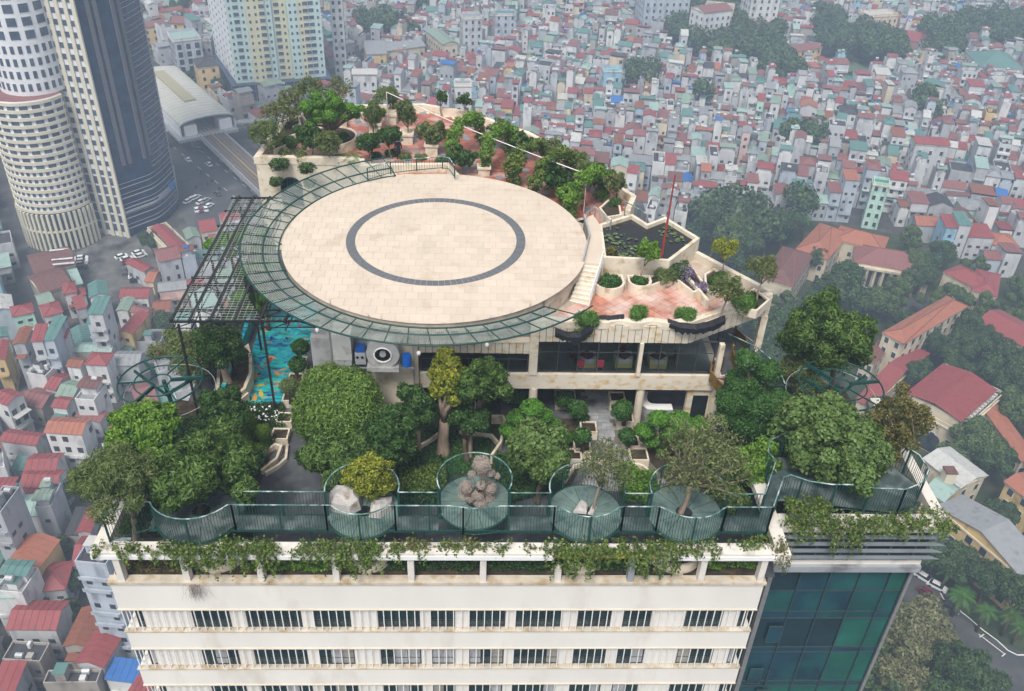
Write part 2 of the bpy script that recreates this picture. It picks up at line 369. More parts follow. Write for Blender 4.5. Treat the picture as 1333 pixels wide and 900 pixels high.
pm = [mat('teal_glass_%s' % n, c, 0.12, 0.3, 0.35, spec=0.8, stain=s, stain_amt=.45, stain_scale=.45) for n, c, s in
      (('navy', (0.008, 0.048, 0.075), (0.010, 0.085, 0.09)), ('teal', (0.008, 0.072, 0.073), (0.01, 0.052, 0.08)), ('green', (0.012, 0.11, 0.085), (0.008, 0.075, 0.08)), ('black', (0.008, 0.03, 0.042), (0.01, 0.045, 0.06)))]
gx = [17.62, 19.32, 21.1, 22.9, 24.72, 25.75]
gz = [119.35, 118.79, 117.08, 115.16, 114.5, 111.65, 111.12, 108.07, 107.5, 104.5]
pick = {1: (3, 0, 1, 1, 2), 0: (0, 0, 0, 0, 1), 2: (1, 0, 0, 1, 1), 3: (0, 0, 1, 1, 1), 4: (3, 3, 3, 2, 2), 5: (0, 0, 0, 0, 0), 6: (0, 0, 0, 2, 2), 7: (0, 1, 1, 1, 1), 8: (1, 2, 2, 2, 2)}
glass = thing('glass_corner_block', 'dark teal glass curtain wall under grey sun louvres beside the cream bands', 'glass facade', (21, 35.1, 100))
for r_ in range(9):
    for c_ in range(5):
        b = MB(); g = .035
        b.box(gx[c_] + g, 35.12, gz[r_ + 1] + g, gx[c_ + 1] - g, 35.16, gz[r_] - g, pm[pick[r_][c_]]); p_ = part('pane', b, glass)
for x in gx: b = MB(); b.box(x - .034, 35.02, 104.5, x + .034, 35.2, 119.35, m_mull); part('mullion', b, glass)
for z in gz: b = MB(); b.box(17.62, 35.06, z - .034, 25.75, 35.2, z + .034, m_mull); part('transom', b, glass)
for k_, (u, v) in enumerate(((975, 870), (1000, 815), (983, 898))):           # small open casements
    p_ = WY(u + 10, v, 35.0); b = MB(); b.box(p_.x - .4, 34.9, p_.z - 1.5, p_.x + .4, 34.94, p_.z, pm[0]); w_ = part('open_casement', b, glass)
    b = MB()
    for q in ((p_.x - .44, p_.z - 1.54, p_.x - .4, p_.z + .04), (p_.x + .4, p_.z - 1.54, p_.x + .44, p_.z + .04), (p_.x - .4, p_.z, p_.x + .4, p_.z + .04), (p_.x - .4, p_.z - 1.54, p_.x + .4, p_.z - 1.5)): b.box(q[0], 34.88, q[1], q[2], 34.98, q[3], m_mull)
    part('frame', b, w_)
b = MB(); b.box(25.785, 34.95, 104, 25.98, 35.3, 119.3, m_steel); part('edge_trim', b, glass)
b = MB(); b.box(17.3, 34.8, 104, 17.58, 35.2, 119.34, m_steel); part('edge_trim', b, glass)
b = MB(); b.box(17.62, 35.1, 1, 25.75, 36.19, 104, pm[1]); b.box(17.62, 35.21, 104, 25.75, 36.19, 119.35, m_roomdark); part('lower_glass', b, glass)
# slab of the roof garden
b = MB(); b.hexa([(FX0 + .05, FY + .424), (FX1, FY + .424), (FX1, 79.5), (FX0 + .05, 79.5)], 120.14, 120.4, m_asph)
b.hexa([(FX1 + .004, 35.0), (26.5, 35.0), (26.5, 50.5), (20.5, 50.5), (FX1 + .004, 50.5)], 120.14, 120.4, m_asph); b.box(FX1 + .08, 33.5, 120.14, 17.0, 34.9, 120.38, m_asph)
part('roof_slab', b, tower)
# =====================================================================  ROOFTOP: HELIPAD
def mural_mat():
    m = bpy.data.materials.new('painted_sea_mural'); m.use_nodes = True; n, l = m.node_tree.nodes, m.node_tree.links; p = n['Principled BSDF']
    g = n.new('ShaderNodeNewGeometry'); v = n.new('ShaderNodeTexVoronoi'); v.inputs['Scale'].default_value = 2.2; v.inputs['Randomness'].default_value = 1
    nz = n.new('ShaderNodeTexNoise'); nz.inputs['Scale'].default_value = .75; nz.inputs['Detail'].default_value = 8; nz.inputs['Distortion'].default_value = 2.2
    mp = n.new('ShaderNodeMapping'); mp.inputs['Scale'].default_value = (.8, 1.6, 1); l.new(g.outputs['Position'], mp.inputs[0]); l.new(mp.outputs[0], nz.inputs[0]); l.new(nz.outputs['Color'], v.inputs['Vector'])
    l.new(mp.outputs[0], v.inputs['Vector'])
    r = n.new('ShaderNodeValToRGB'); e = r.color_ramp.elements
    e[0].position = .25; e[0].color = (.005, .03, .04, 1); e[1].position = .75; e[1].color = (.02, .45, .42, 1)
    for pos, c in ((.38, (.01, .07, .30, 1)), (.44, (.01, .30, .36, 1)), (.5, (.01, .42, .36, 1)), (.56, (.03, .55, .45, 1)), (.62, (.01, .22, .50, 1)), (.68, (.02, .06, .10, 1))):
        q = e.new(pos); q.color = c
    l.new(nz.outputs['Fac'], r.inputs[0])
    r2 = n.new('ShaderNodeValToRGB'); r2.color_ramp.interpolation = 'CONSTANT'; e = r2.color_ramp.elements; e[0].color = (.01, .25, .28, 1); e[1].position = .9; e[1].color = (.6, .35, .02, 1)
    for pos, c in ((.3, (.02, .45, .38, 1)), (.5, (.01, .12, .4, 1)), (.7, (.01, .02, .03, 1)), (.84, (.03, .5, .55, 1)), (.96, (.55, .12, .05, 1))): q = e.new(pos); q.color = c
    sp = n.new('ShaderNodeSeparateColor'); l.new(v.outputs['Color'], sp.inputs[0]); l.new(sp.outputs[0], r2.inputs[0])
    x = n.new('ShaderNodeMix'); x.data_type = 'RGBA'; x.inputs[0].default_value = .42; l.new(r.outputs[0], x.inputs[6]); l.new(r2.outputs[0], x.inputs[7]); l.new(x.outputs[2], p.inputs['Base Color']); p.inputs['Roughness'].default_value = .35
    return m
m_mural = mural_mat()
m_tile = mat('cream_pad_tile', (0.60, 0.51, 0.415), 0.7, 0.05, .5, stain=(0.52, 0.42, 0.32), stain_amt=0.24, stain_scale=0.8, objvar=0.05, spots=((.30, .17, .08), 1.3, .735))
m_ringtile = mat('slate_ring_tile', (0.125, 0.135, 0.148), 0.6, 0.12, 3)
m_padjoint = mat('pad_joint', (0.46, 0.38, 0.31), 0.9, 0.25, 1.5)
m_red = mat('red_clay_tile', (0.46, 0.20, 0.14), 0.55, 0.2, 2.2, stain=(0.66, 0.50, 0.44), stain_amt=0.75, stain_scale=0.45, objvar=0.12)
m_redwet = mat('red_clay_tile_wet', (0.36, 0.12, 0.085), 0.35, 0.25, 1.8, stain=(0.60, 0.40, 0.34), stain_amt=0.45, stain_scale=0.5)
m_greytile = mat('grey_clay_tile', (0.22, 0.24, 0.27), 0.5, 0.15, 2)
m_wood = mat('tree_bark', (0.12, 0.085, 0.055), 0.9, 0.35, 4, stretch=(1, 1, .25), bump=0.5)
m_bark2 = mat('pale_bark', (0.26, 0.20, 0.15), 0.85, 0.25, 5, stretch=(1, 1, .3), bump=0.3)
m_wire = mat('thin_grey_wire', (0.42, 0.46, 0.42), 0.45, 0.2)
m_deck = mat('green_glass_deck', (0.060, 0.085, 0.085), 0.3, 0.35, 1.4, stain=(0.17, 0.20, 0.195), stain_amt=0.5, stain_scale=1.0)
m_deckfan = mat('pale_green_glass_deck', (0.13, 0.19, 0.17), 0.25, 0.25, 1.2, stain=(0.05, 0.10, 0.10), stain_amt=0.4, stain_scale=0.9)
m_water = mat('dark_pond_water', (0.012, 0.014, 0.012), 0.12, 0.3, 1, spec=0.6)
m_concrete = mat('weathered_concrete', (0.36, 0.37, 0.38), 0.85, 0.12, 0.8, stain=(0.2, 0.19, 0.17), stain_amt=0.4, stain_scale=0.8)
def clear_glass():
    m = bpy.data.materials.new('clear_window_glass'); m.use_nodes = True; n, l = m.node_tree.nodes, m.node_tree.links; n.remove(n['Principled BSDF'])
    t = n.new('ShaderNodeBsdfTransparent'); t.inputs[0].default_value = (.98, .99, .99, 1); g = n.new('ShaderNodeBsdfGlossy'); g.inputs['Roughness'].default_value = .03; g.inputs[0].default_value = (.35, .4, .45, 1)
    fr = n.new('ShaderNodeFresnel'); fr.inputs[0].default_value = 1.5; x = n.new('ShaderNodeMixShader'); l.new(fr.outputs[0], x.inputs[0]); l.new(t.outputs[0], x.inputs[1]); l.new(g.outputs[0], x.inputs[2]); l.new(x.outputs[0], n['Material Output'].inputs['Surface'])
    return m
m_clear = clear_glass()
PC = (-2.67, 54.15); PR = 10.2; ZP = 130.0
pad = thing('helipad', 'round cream tiled rooftop landing pad with a slate grey ring', 'helipad', (PC[0], PC[1], 125))
b = MB(); b.hexa(arc(*PC, PR - .08, 0, 360, 72)[:-1], 129.35, 129.975, m_padjoint); part('slab', b, pad)
b = MB(); b.hexa(arc(*PC, PR - .6, 0, 360, 48)[:-1], 128.9, 129.346, m_grout); part('painted_rim_shadow', b, pad)  # solid dark disc; its colour paints the shade between the rim brackets
b = MB(); b.hexa(arc(*PC, 6.4, 0, 360, 48)[:-1], 127.2, 128.596, m_stone2); part('drum', b, pad)
b = MB(); b.wallstrip(arc(*PC, PR - .45, -42, 12, 12), .3, 128.41, 129.9, m_stone2); part('curved_wall', b, pad)
for k in range(72):
    a0 = 5 * k; b = MB(); q = arc(*PC, PR - .30, a0, a0 + 2.4, 1) ; q2 = arc(*PC, PR - .52, a0, a0 + 2.4, 1)
    b.hexa([q[0], q[1], q2[1], q2[0]], 129.0, 129.345, m_stone2); part('bracket', b, pad)
ts = 0.8; me_t = None; tiles = []
for i in range(-14, 15):
    for j in range(-14, 15):
        x0, y0 = i * ts, j * ts; off = .4 * (j % 2)
        cs = [(x0 + off + a * (ts / 2 - .008), y0 + c * (ts / 2 - .008)) for a, c in ((-1, -1), (1, -1), (1, 1), (-1, 1))]
        ds = [math.hypot(*c) for c in cs]
        if max(ds) < PR: tiles.append(('full', x0 + off, y0, min(ds)))
        elif min(ds) < PR:
            out = []                                              # clip the corner tiles to the circle
            for a in range(4):
                p, q = cs[a], cs[(a + 1) % 4]; n = 6
                for t in range(n):
                    s_ = (p[0] + (q[0] - p[0]) * t / n, p[1] + (q[1] - p[1]) * t / n); d = math.hypot(*s_)
                    out.append(s_ if d < PR else (s_[0] * PR / d, s_[1] * PR / d))
            tiles.append(('cut', out, 0, 0))
full = sorted([t for t in tiles if t[0] == 'full'], key=lambda t: t[2])
b = MB()
for k, t in enumerate(full):
    if k < 300:
        if me_t is None:
            q = MB(); h = ts / 2 - .008; q.box(-h, -h, 0, h, h, .02, m_tile); me_t = q.mesh('tile')
        link('tile', me_t, pad, (t[1], t[2], 129.98 - 125))
    else: h = ts / 2 - .008; b.box(PC[0] + t[1] - h, PC[1] + t[2] - h, 129.98, PC[0] + t[1] + h, PC[1] + t[2] + h, 130.0, m_tile)
for t in tiles:
    if t[0] == 'cut':
        q = [(PC[0] + x, PC[1] + y) for x, y in t[1]]; cx_ = sum(p[0] for p in q) / len(q); cy_ = sum(p[1] for p in q) / len(q)
        b.hexa(q, 129.98, 130.0, m_tile)
part('outer_tiles', b, pad, kind='stuff')
n = 96
for k in range(n):
    a0, a1 = 360 * k / n + .08, 360 * (k + 1) / n - .08; b = MB(); q = arc(*PC, 6.03, a0, a1, 1) + arc(*PC, 5.42, a1, a0, 1); b.hexa(q, 129.99, 130.008, m_ringtile); part('ring_tile', b, pad)
# ---- mesh canopy round the pad
NC = (-2.55, 54.1); NZ = 130.2
def nz_(r): return 129.93 + (r - 10.5) * .2
net = thing('safety_net_frame', 'green steel ring frame with wire mesh round the front and left of the landing pad', 'safety net', (NC[0], NC[1], 130))
A0, A1 = -318 + 0, -50
A0 = -50 - 200
for r_ in (12.9, 11.5, 10.5):
    b = MB(); b.tube([(x, y, nz_(r_)) for x, y in arc(*NC, r_, A0, A1 + (8 if r_ > 12 else 0), 72)], .055, m_green, 6); part('ring_tube', b, net, smooth=True)
rg = random.Random(5); ns = 34
for k in range(ns + 1):
    a = R(A0 + (A1 - A0) * k / ns); b = MB(); b.bar((NC[0] + 10.5 * math.cos(a), NC[1] + 10.5 * math.sin(a), nz_(10.5)), (NC[0] + 12.9 * math.cos(a + .03), NC[1] + 12.9 * math.sin(a + .03), nz_(12.9)), .05, m_green); part('strut', b, net)
    if k < ns:
        b = MB(); a2 = R(A0 + (A1 - A0) * (k + 1) / ns)
        for j in range(1, 16):
            r_ = 10.5 + 2.4 * j / 16; w = .018
            b.bar((NC[0] + r_ * math.cos(a), NC[1] + r_ * math.sin(a), nz_(r_) - .03), (NC[0] + r_ * math.cos(a2), NC[1] + r_ * math.sin(a2), nz_(r_) - .03), w, m_wire)
        for j in range(1, 10):
            t = a + (a2 - a) * j / 10; b.bar((NC[0] + 10.5 * math.cos(t), NC[1] + 10.5 * math.sin(t), nz_(10.5) - .05), (NC[0] + 12.88 * math.cos(t), NC[1] + 12.88 * math.sin(t), nz_(12.88) - .05), .018, m_wire)
        part('mesh_panel', b, net, kind='stuff')
        if k % 3 == 0: b = MB(); b.bar((NC[0] + 9.9 * math.cos(a), NC[1] + 9.9 * math.sin(a), 129.0), (NC[0] + 11.4 * math.cos(a), NC[1] + 11.4 * math.sin(a), nz_(11.4) - .06), .07, m_green); part('bracket', b, net)
# railing behind the pad
def railing(name, label, pts, z0, z1, cat='railing', m=None, mt=None, step=.16, closed=False, single=False, group=None, post=2.0, parent=None):
    m = m or m_green; mt = mt or m_greenl
    c = pts[len(pts) // 2]; t_ = parent or thing(name, label, cat, (c[0], c[1], z0), group)
    b = MB(); b.tube([(x, y, z1) for x, y in pts], .04, mt, 6); part('top_rail', b, t_, smooth=True)
    b = MB(); b.tube([(x, y, z0 + .08) for x, y in pts], .03, m, 6); part('bottom_rail', b, t_, smooth=True)
    S_ = [0]
    for i in range(1, len(pts)): S_.append(S_[-1] + math.hypot(pts[i][0] - pts[i - 1][0], pts[i][1] - pts[i - 1][1]))
    def at(s):
        for i in range(1, len(pts)):
            if S_[i] >= s: f = (s - S_[i - 1]) / max(1e-6, S_[i] - S_[i - 1]); return pts[i - 1][0] + f * (pts[i][0] - pts[i - 1][0]), pts[i - 1][1] + f * (pts[i][1] - pts[i - 1][1])
        return pts[-1]
    nb = max(2, int(S_[-1] / step)); mb = MB(); me = None
    for i in range(nb + 1):
        x, y = at(S_[-1] * i / nb)
        if single:
            if me is None: q = MB(); q.box(-.011, -.011, 0, .011, .011, z1 - z0 - .1, m); me = q.mesh('baluster')
            link('baluster', me, t_, Vector((x, y, z0 + .09)) - ORG[t_.name])
        else: mb.box(x - .011, y - .011, z0 + .09, x + .011, y + .011, z1 - .01, m)
    if not single: part('balusters', mb, t_, kind='stuff')
    npst = max(1, round(S_[-1] / post))
    for i in range(npst + 1):
        x, y = at(S_[-1] * i / npst); b = MB(); b.box(x - .045, y - .045, z0, x + .045, y + .045, z1 + .02, m); part('post', b, t_)
    return t_
p1_, p2_ = W(478, 222, 130.3), W(580, 205, 130.3)
railing('railing', 'curved green railing behind the far edge of the landing pad', [tuple(W(u, v, 131.2))[:2] for u, v in ((478, 219), (505, 211), (540, 207), (575, 204), (585, 206), (592, 216))], 130.2, 131.2, step=.2)

# =====================================================================  BLACK SPACE FRAME (left)
tr = thing('space_frame_pergola', 'black steel truss pergola with wire mesh left of the landing pad', 'pergola', (-15, 54, 127))
ZT0, ZT1 = 128.5, 127.9
for i, x in enumerate((-18.4, -17.3, -16.1, -14.6, -13.1, -11.6)):
    yb = 46.1; yt = (62.9, 62.9, 62.9, 60.5, 51.5, 47.6)[i]
    for z in (ZT0, ZT1):
        b = MB(); b.bar((x, yb, z), (x + (.5 if i < 3 else .2), yt, z), .15 if z == ZT0 else .06, m_black); part('long_chord', b, tr)
    n = int((yt - yb) / 1.1)
    for k in range(n):
        y0 = yb + (yt - yb) * k / n; y1 = yb + (yt - yb) * (k + 1) / n; b = MB(); b.bar((x + .02 * k, y0, ZT0 if k % 2 else ZT1), (x + .02 * k, y1, ZT1 if k % 2 else ZT0), .04, m_black); part('web', b, tr)
for i, y in enumerate((46.1, 47.3, 50.2, 51.2, 54.2, 58.3, 60.6, 62.7)):
    x1 = (-9.5, -10.5, -12.6, -13, -14.2, -15.0, -14.0, -13.2)[i]
    for z in (ZT0 - .07, ZT1 + .05):
        b = MB(); b.bar((-18.5, y, z), (x1, y + .3, z), .12 if z > 128.2 else .05, m_black); part('cross_chord', b, tr)
    for k in range(6):
        xa = -18.4 + (x1 + 18.4) * k / 6; xb = -18.4 + (x1 + 18.4) * (k + 1) / 6; b = MB(); b.bar((xa, y + .05 * k, ZT0 if k % 2 else ZT1), (xb, y + .05 * k, ZT1 if k % 2 else ZT0), .05, m_black); part('web', b, tr)
b = MB()
for k in range(58):
    y = 46.3 + .28 * k; dx = max(1.2, min(9.0, NC[0] - 18.4 + 18.4 * 2 - 0)) ; xr = NC[0] - math.sqrt(max(0, 12.9 ** 2 - (y - NC[1]) ** 2)) if abs(y - NC[1]) < 12.8 else -9.5
    xr = max(xr, -18.2) if y < 61 else -14
    b.bar((-18.3, y, ZT0 + .05), (min(xr, -9.6), y, ZT0 + .05), .014, m_wire)
for k in range(26):
    x = -18.2 + .34 * k; yt = 62.5 if x < -15.2 else (NC[1] - math.sqrt(max(0, 12.9 ** 2 - (x - NC[0]) ** 2)))
    b.bar((x, 46.2, ZT0 + .05), (x, max(yt, 46.5), ZT0 + .05), .014, m_wire)
part('wire_mesh', b, tr, kind='stuff')
for x, y in ((-18.2, 46.6), (-18.1, 50.2), (-16.6, 50.4), (-18.0, 54.3), (-15.6, 54.3), (-17.9, 58.4), (-17.8, 62.4), (-16.3, 58.4), (-13.2, 47)):
    b = MB(); b.bar((x, y, 120.42), (x, y, ZT1), .13, m_black); part('post', b, tr)

# =====================================================================  RESTAURANT BLOCK, TERRACE, POND
rest = thing('restaurant_pavilion', 'travertine clad two storey rooftop restaurant with dark glass front', 'restaurant', (6, 50, 120.4))
def px(u, v, z): p = W(u, v, z); return (p.x, p.y)
b = MB(); b.hexa([(-3.5, 46.0), (15.9, 46.0), (17.4, 46.6), (19.3, 49.4), (16.5, 54.5), (-3.5, 54.5)], 123.62, 124.78, m_stone); part('floor_beam', b, rest)
b = MB(); b.poly([(15.95, 46.1, 124.79), (17.3, 46.66, 124.79), (19.2, 49.4, 124.79), (16.4, 54.4, 124.79), (15.95, 54.4, 124.79)], m_asph); part('balcony_paving', b, rest)
b = MB(); b.hexa([(-10.2, 46.3), (-5.6, 46.3), (-5.6, 60), (-10.2, 60)], 120.404, 127.19, m_concrete); part('service_wall', b, rest)
b = MB(); b.box(-6.5, 45.7, 120.404, -3.52, 60, 127.195, m_stone2); part('side_wall', b, rest)
b = MB(); b.box(-3.5, 52.5, 120.404, 12.2, 60, 123.61, m_roomdark); b.box(-3.5, 53, 124.79, 15.5, 60, 127.19, mat('brown_room_wall', (.06, .045, .035), .7, .2)); part('inner_wall', b, rest)
b = MB(); b.poly([(-3.5, 46.3, 124.80), (15.5, 46.3, 124.80), (15.5, 53, 124.80), (-3.5, 53, 124.80)], mat('polished_floor', (.26, .30, .30), .3, .2, .8)); part('room_floor', b, rest)
for x0, x1, z0, z1 in ((-3.5, 3.9, 126.42, 127.3), (4.0, 13.35, 127.36, 128.6)):
    n = round((x1 - x0) / .43)
    b = MB(); b.box(x0, 46.06, z0, x1, 46.3, z1, m_grout); part('backing', b, rest)
    for k in range(n):
        a = x0 + (x1 - x0) * k / n; b = MB(); b.box(a + .02, 45.98 + .012 * ((k * 7) % 3), z0, a + (x1 - x0) / n - .02, 46.055, z1, m_stone); part('panel', b, rest)
b = MB(); b.box(3.45, 45.9, 124.785, 3.98, 46.3, 128.9, m_stone); part('pilaster', b, rest)
b = MB(); b.box(-3.5, 45.9, 127.304, 3.44, 46.4, 127.42, m_stone2); b.box(-3.5, 46.41, 127.2, 3.44, 48.5, 127.3, m_concrete); part('coping', b, rest)
# window band: frames as sub-parts of each window
for wx0, wx1, z0, z1, n in ((-3.4, -1.7, 124.8, 126.4, 2), (-1.6, 3.4, 124.8, 126.4, 4), (4.02, 10.35, 124.83, 127.35, 5), (10.6, 15.3, 124.83, 127.35, 4)):
    b = MB(); yy = 46.2
    for q in ((wx0, z0, wx1, z0 + .06), (wx0, z1 - .06, wx1, z1), (wx0, z0 + .064, wx0 + .06, z1 - .064), (wx1 - .06, z0 + .064, wx1, z1 - .064)): b.box(q[0], yy, q[1], q[2], yy + .1, q[3], m_frame)
    w = part('window', b, rest)
    for k in range(n):
        a = wx0 + (wx1 - wx0) * k / n
        if k: bb = MB(); bb.box(a - .03, yy - .005, z0 + .07, a + .03, yy + .09, z1 - .07, m_frame); part('mullion', bb, w)
        bb = MB(); bb.box(a + .035, yy + .045, z0 + .065, a + (wx1 - wx0) / n - .035, yy + .055, z1 - .065, m_clear); part('pane', bb, w)
    bb = MB(); bb.box(wx0 + .07, yy + .01, z0 + (z1 - z0) * .62, wx1 - .07, yy + .04, z0 + (z1 - z0) * .62 + .05, m_frame); part('transom', bb, w)
for x, y, z0, z1, w in ((3.85, 46.2, 120.404, 123.61, .28), (10.9, 46.35, 120.404, 123.61, .28), (15.95, 46.2, 120.404, 123.61, .4), (10.47, 46.0, 124.79, 127.35, .12), (15.55, 46.0, 124.79, 127.35, .16), (19.05, 49.35, 124.79, 127.35, .22)):
    b = MB()
    if z1 < 124: b.tube([(x, y, z0), (x, y, z1)], w, m_stone2, 16)
    else: b.box(x - w, y - w, z0, x + w, y + w, z1, m_stone2)
    part('column', b, rest)
b = MB(); b.box(12.2, 50.5, 120.404, 12.6, 55, 123.61, m_concrete); part('inner_wall', b, rest)
b = MB(); b.box(14.0, 46.25, 120.404, 15.55, 46.6, 123.61, m_stone); b.box(14.4, 46.2, 120.41, 15.4, 46.245, 123.0, m_roomdark); part('doorway', b, rest)
cnt = thing('reception_counter', 'curved grey reception counter with white top in the ground floor hall', 'counter', (*px(838, 545, 120.4), 120.4))
q = [px(u, v, 121.5) for u, v in ((838, 509), (836, 517), (838, 524), (845, 529), (855, 530), (875, 530))]
b = MB(); b.wallstrip(q, .5, 120.41, 121.45, m_concrete); part('front', b, cnt)
b = MB(); b.wallstrip(q, .62, 121.454, 121.52, m_whitebar); part('counter_top', b, cnt)
# tables and chairs seen through the glass
m_yel = mat('yellow_tablecloth', (0.62, 0.60, 0.22), 0.8, 0.12, 5); m_wcl = mat('white_tablecloth', (0.7, 0.72, 0.78), 0.8, 0.05); m_wine = mat('wine_red_cloth', (0.16, 0.02, 0.03), 0.8, 0.2); m_chair = mat('dark_red_chair', (0.18, 0.02, 0.035), 0.6, 0.2)
tab_names = ['dining table with yellow cloth nearest the pilaster behind the restaurant glass', 'middle dining table with yellow cloth behind the restaurant glass', 'dining table with yellow cloth in the right hand restaurant window']
root0 = None
def chair(x, y, z, rz, label):
    t = thing('dining_chair', label, 'chair', (x, y, z), 'dark red chairs at the restaurant tables'); c, s = math.cos(rz), math.sin(rz)
    def P(a, d): return (x + c * a - s * d, y + s * a + c * d)
    b = MB(); b.obox(P(0, 0), .42, .42, z + .42, z + .5, rz, m_chair); part('seat', b, t)
    b = MB(); b.obox(P(0, .2), .42, .06, z + .504, z + 1.0, rz, m_chair); part('backrest', b, t)
    for a in (-.17, .17):
        for d in (-.17, .17): b = MB(); b.obox(P(a, d), .04, .04, z, z + .416, rz, m_frame); part('leg', b, t)
cl = ['dark red chair left of the first yellow table in the restaurant', 'dark red chair in front of the first yellow table in the restaurant', 'dark red chair between the first two yellow tables', 'dark red chair behind the middle yellow table', 'dark red chair right of the middle yellow table', 'dark red chair left of the last yellow table', 'dark red chair right of the last yellow table near the louvred window']
ci = 0
for k, (u, v) in enumerate(((765, 483), (812, 483), (857, 484))):
    x, y = px(u, v, 124.82); y += .75
    t = thing('dining_table', tab_names[k], 'table', (x, y, 124.8), 'cloth covered tables in the restaurant')
    b = MB(); b.hexa([(x - .55, y - .45), (x + .55, y - .45), (x + .55, y + .45), (x - .55, y + .45)], 124.82, 125.52, m_yel); part('tablecloth', b, t)
    b = MB(); b.box(x - .57, y - .47, 125.524, x + .57, y + .47, 125.55, m_wcl); b.box(x - .35, y - .475, 125.2, x + .35, y - .471, 125.523, m_wcl); part('top_cloth', b, t)
    b = MB(); b.hexa([(x, y - .55), (x + .6, y), (x, y + .46), (x - .6, y)], 125.554, 125.57, m_wine); part('overlay_cloth', b, t)
    for dx, dy, rz in (((-.95, .1, PI / 2), (-.5, -.72, PI), (.75, -.72, PI)) if k == 0 else ((.1, .9, 0), (.95, .1, -PI / 2)) if k == 1 else ((-.95, .1, PI / 2), (.95, .1, -PI / 2))):
        chair(x + dx, y + dy, 124.82, rz, cl[ci]); ci += 1
# upper terrace
TZ = 128.4
ter = thing('upper_terrace', 'red tiled upper terrace with travertine parapet above the restaurant', 'terrace', (12, 51, 127.6))
tp = [(4.0, 46.32), (13.3, 46.32), (19.35, 49.5), (15.4, 56.0), (8.2, 60.5), (4.0, 58)]
b = MB(); b.hexa(tp, 127.37, TZ - .03, m_padjoint); part('slab', b, ter)
def inpoly(p, q):
    x, y = p; c = False; n = len(q)
    for i in range(n):
        a, b_ = q[i], q[i - 1]
        if (a[1] > y) != (b_[1] > y) and x < (b_[0] - a[0]) * (y - a[1]) / (b_[1] - a[1]) + a[0]: c = not c
    return c
def tilefield(parent, poly, z, ts, m, ang, name='tile', gap=.012, single=True, m2=None, holes=()):
    me = None; mb = MB(); n = 0; ca, sa = math.cos(ang), math.sin(ang); cx_ = sum(p[0] for p in poly) / len(poly); cy_ = sum(p[1] for p in poly) / len(poly); g = random.Random(9)
    for i in range(-60, 61):
        for j in range(-60, 61):
            x = cx_ + ca * i * ts - sa * j * ts; y = cy_ + sa * i * ts + ca * j * ts
            if not all(inpoly((x + ts * .42 * a, y + ts * .42 * c), poly) for a in (-1, 1) for c in (-1, 1)): continue
            mm = m2 if (m2 and g.random() < .12) else m
            if single and n < 300:
                if me is None: q = MB(); h = ts / 2 - gap; q.obox((0, 0), 2 * h, 2 * h, 0, .025, ang, m); me = q.mesh(name)
                link(name, me, parent, Vector((x, y, z - .027)) - ORG[parent.name]); n += 1
            else: h = ts / 2 - gap; mb.obox((x, y), 2 * h, 2 * h, z - .027, z - .002 + g.uniform(-.004, .004), ang, mm)
    if mb.f: part(name + 's_beyond', mb, parent, kind='stuff')
tilefield(ter, [(4.1, 46.7), (13.2, 46.7), (18.6, 49.5), (16.8, 51.6), (14, 51.8), (12.5, 51.2), (8.7, 51.3), (6.3, 49.5)], TZ, .55, m_red, R(38))
d = Vector((19.35 - 13.35, 49.5 - 46.0)); n = 14; nv = Vector((d.y, -d.x)).normalized()
for k in range(n):
    a = Vector((13.4, 46.0)) + d * (k + .06) / n; c = Vector((13.4, 46.0)) + d * (k + .94) / n; b = MB(); z1 = 128.6
    b.hexa([tuple(a), tuple(c), tuple(c - nv * .09), tuple(a - nv * .09)], 127.36, z1, m_stone); part('panel', b, rest)
b = MB(); b.hexa([(13.42, 46.11), (19.32, 49.55), (19.2, 49.75), (13.3, 46.31)], 127.362, 128.59, m_grout); part('backing', b, rest)
wave = [(4.0, 46.25)] + [(4.2 + .35 * i, 46.25 + .13 * math.sin(i * 1.05)) for i in range(26)] + [(13.35, 46.3), (19.3, 49.72)]
b = MB(); b.wallstrip(wave, .42, TZ, 128.88, m_stone2); part('parapet', b, ter)
b = MB(); b.wallstrip([(19.25, 49.8), (15.35, 54.8)], .34, 127.4, 128.95, m_stone); part('parapet', b, ter)
b = MB(); b.wallstrip([px(922, 392, 129), px(905, 372, 129), px(883, 347, 129)], .2, TZ, 129.05, m_stone2); part('inner_wall', b, ter)
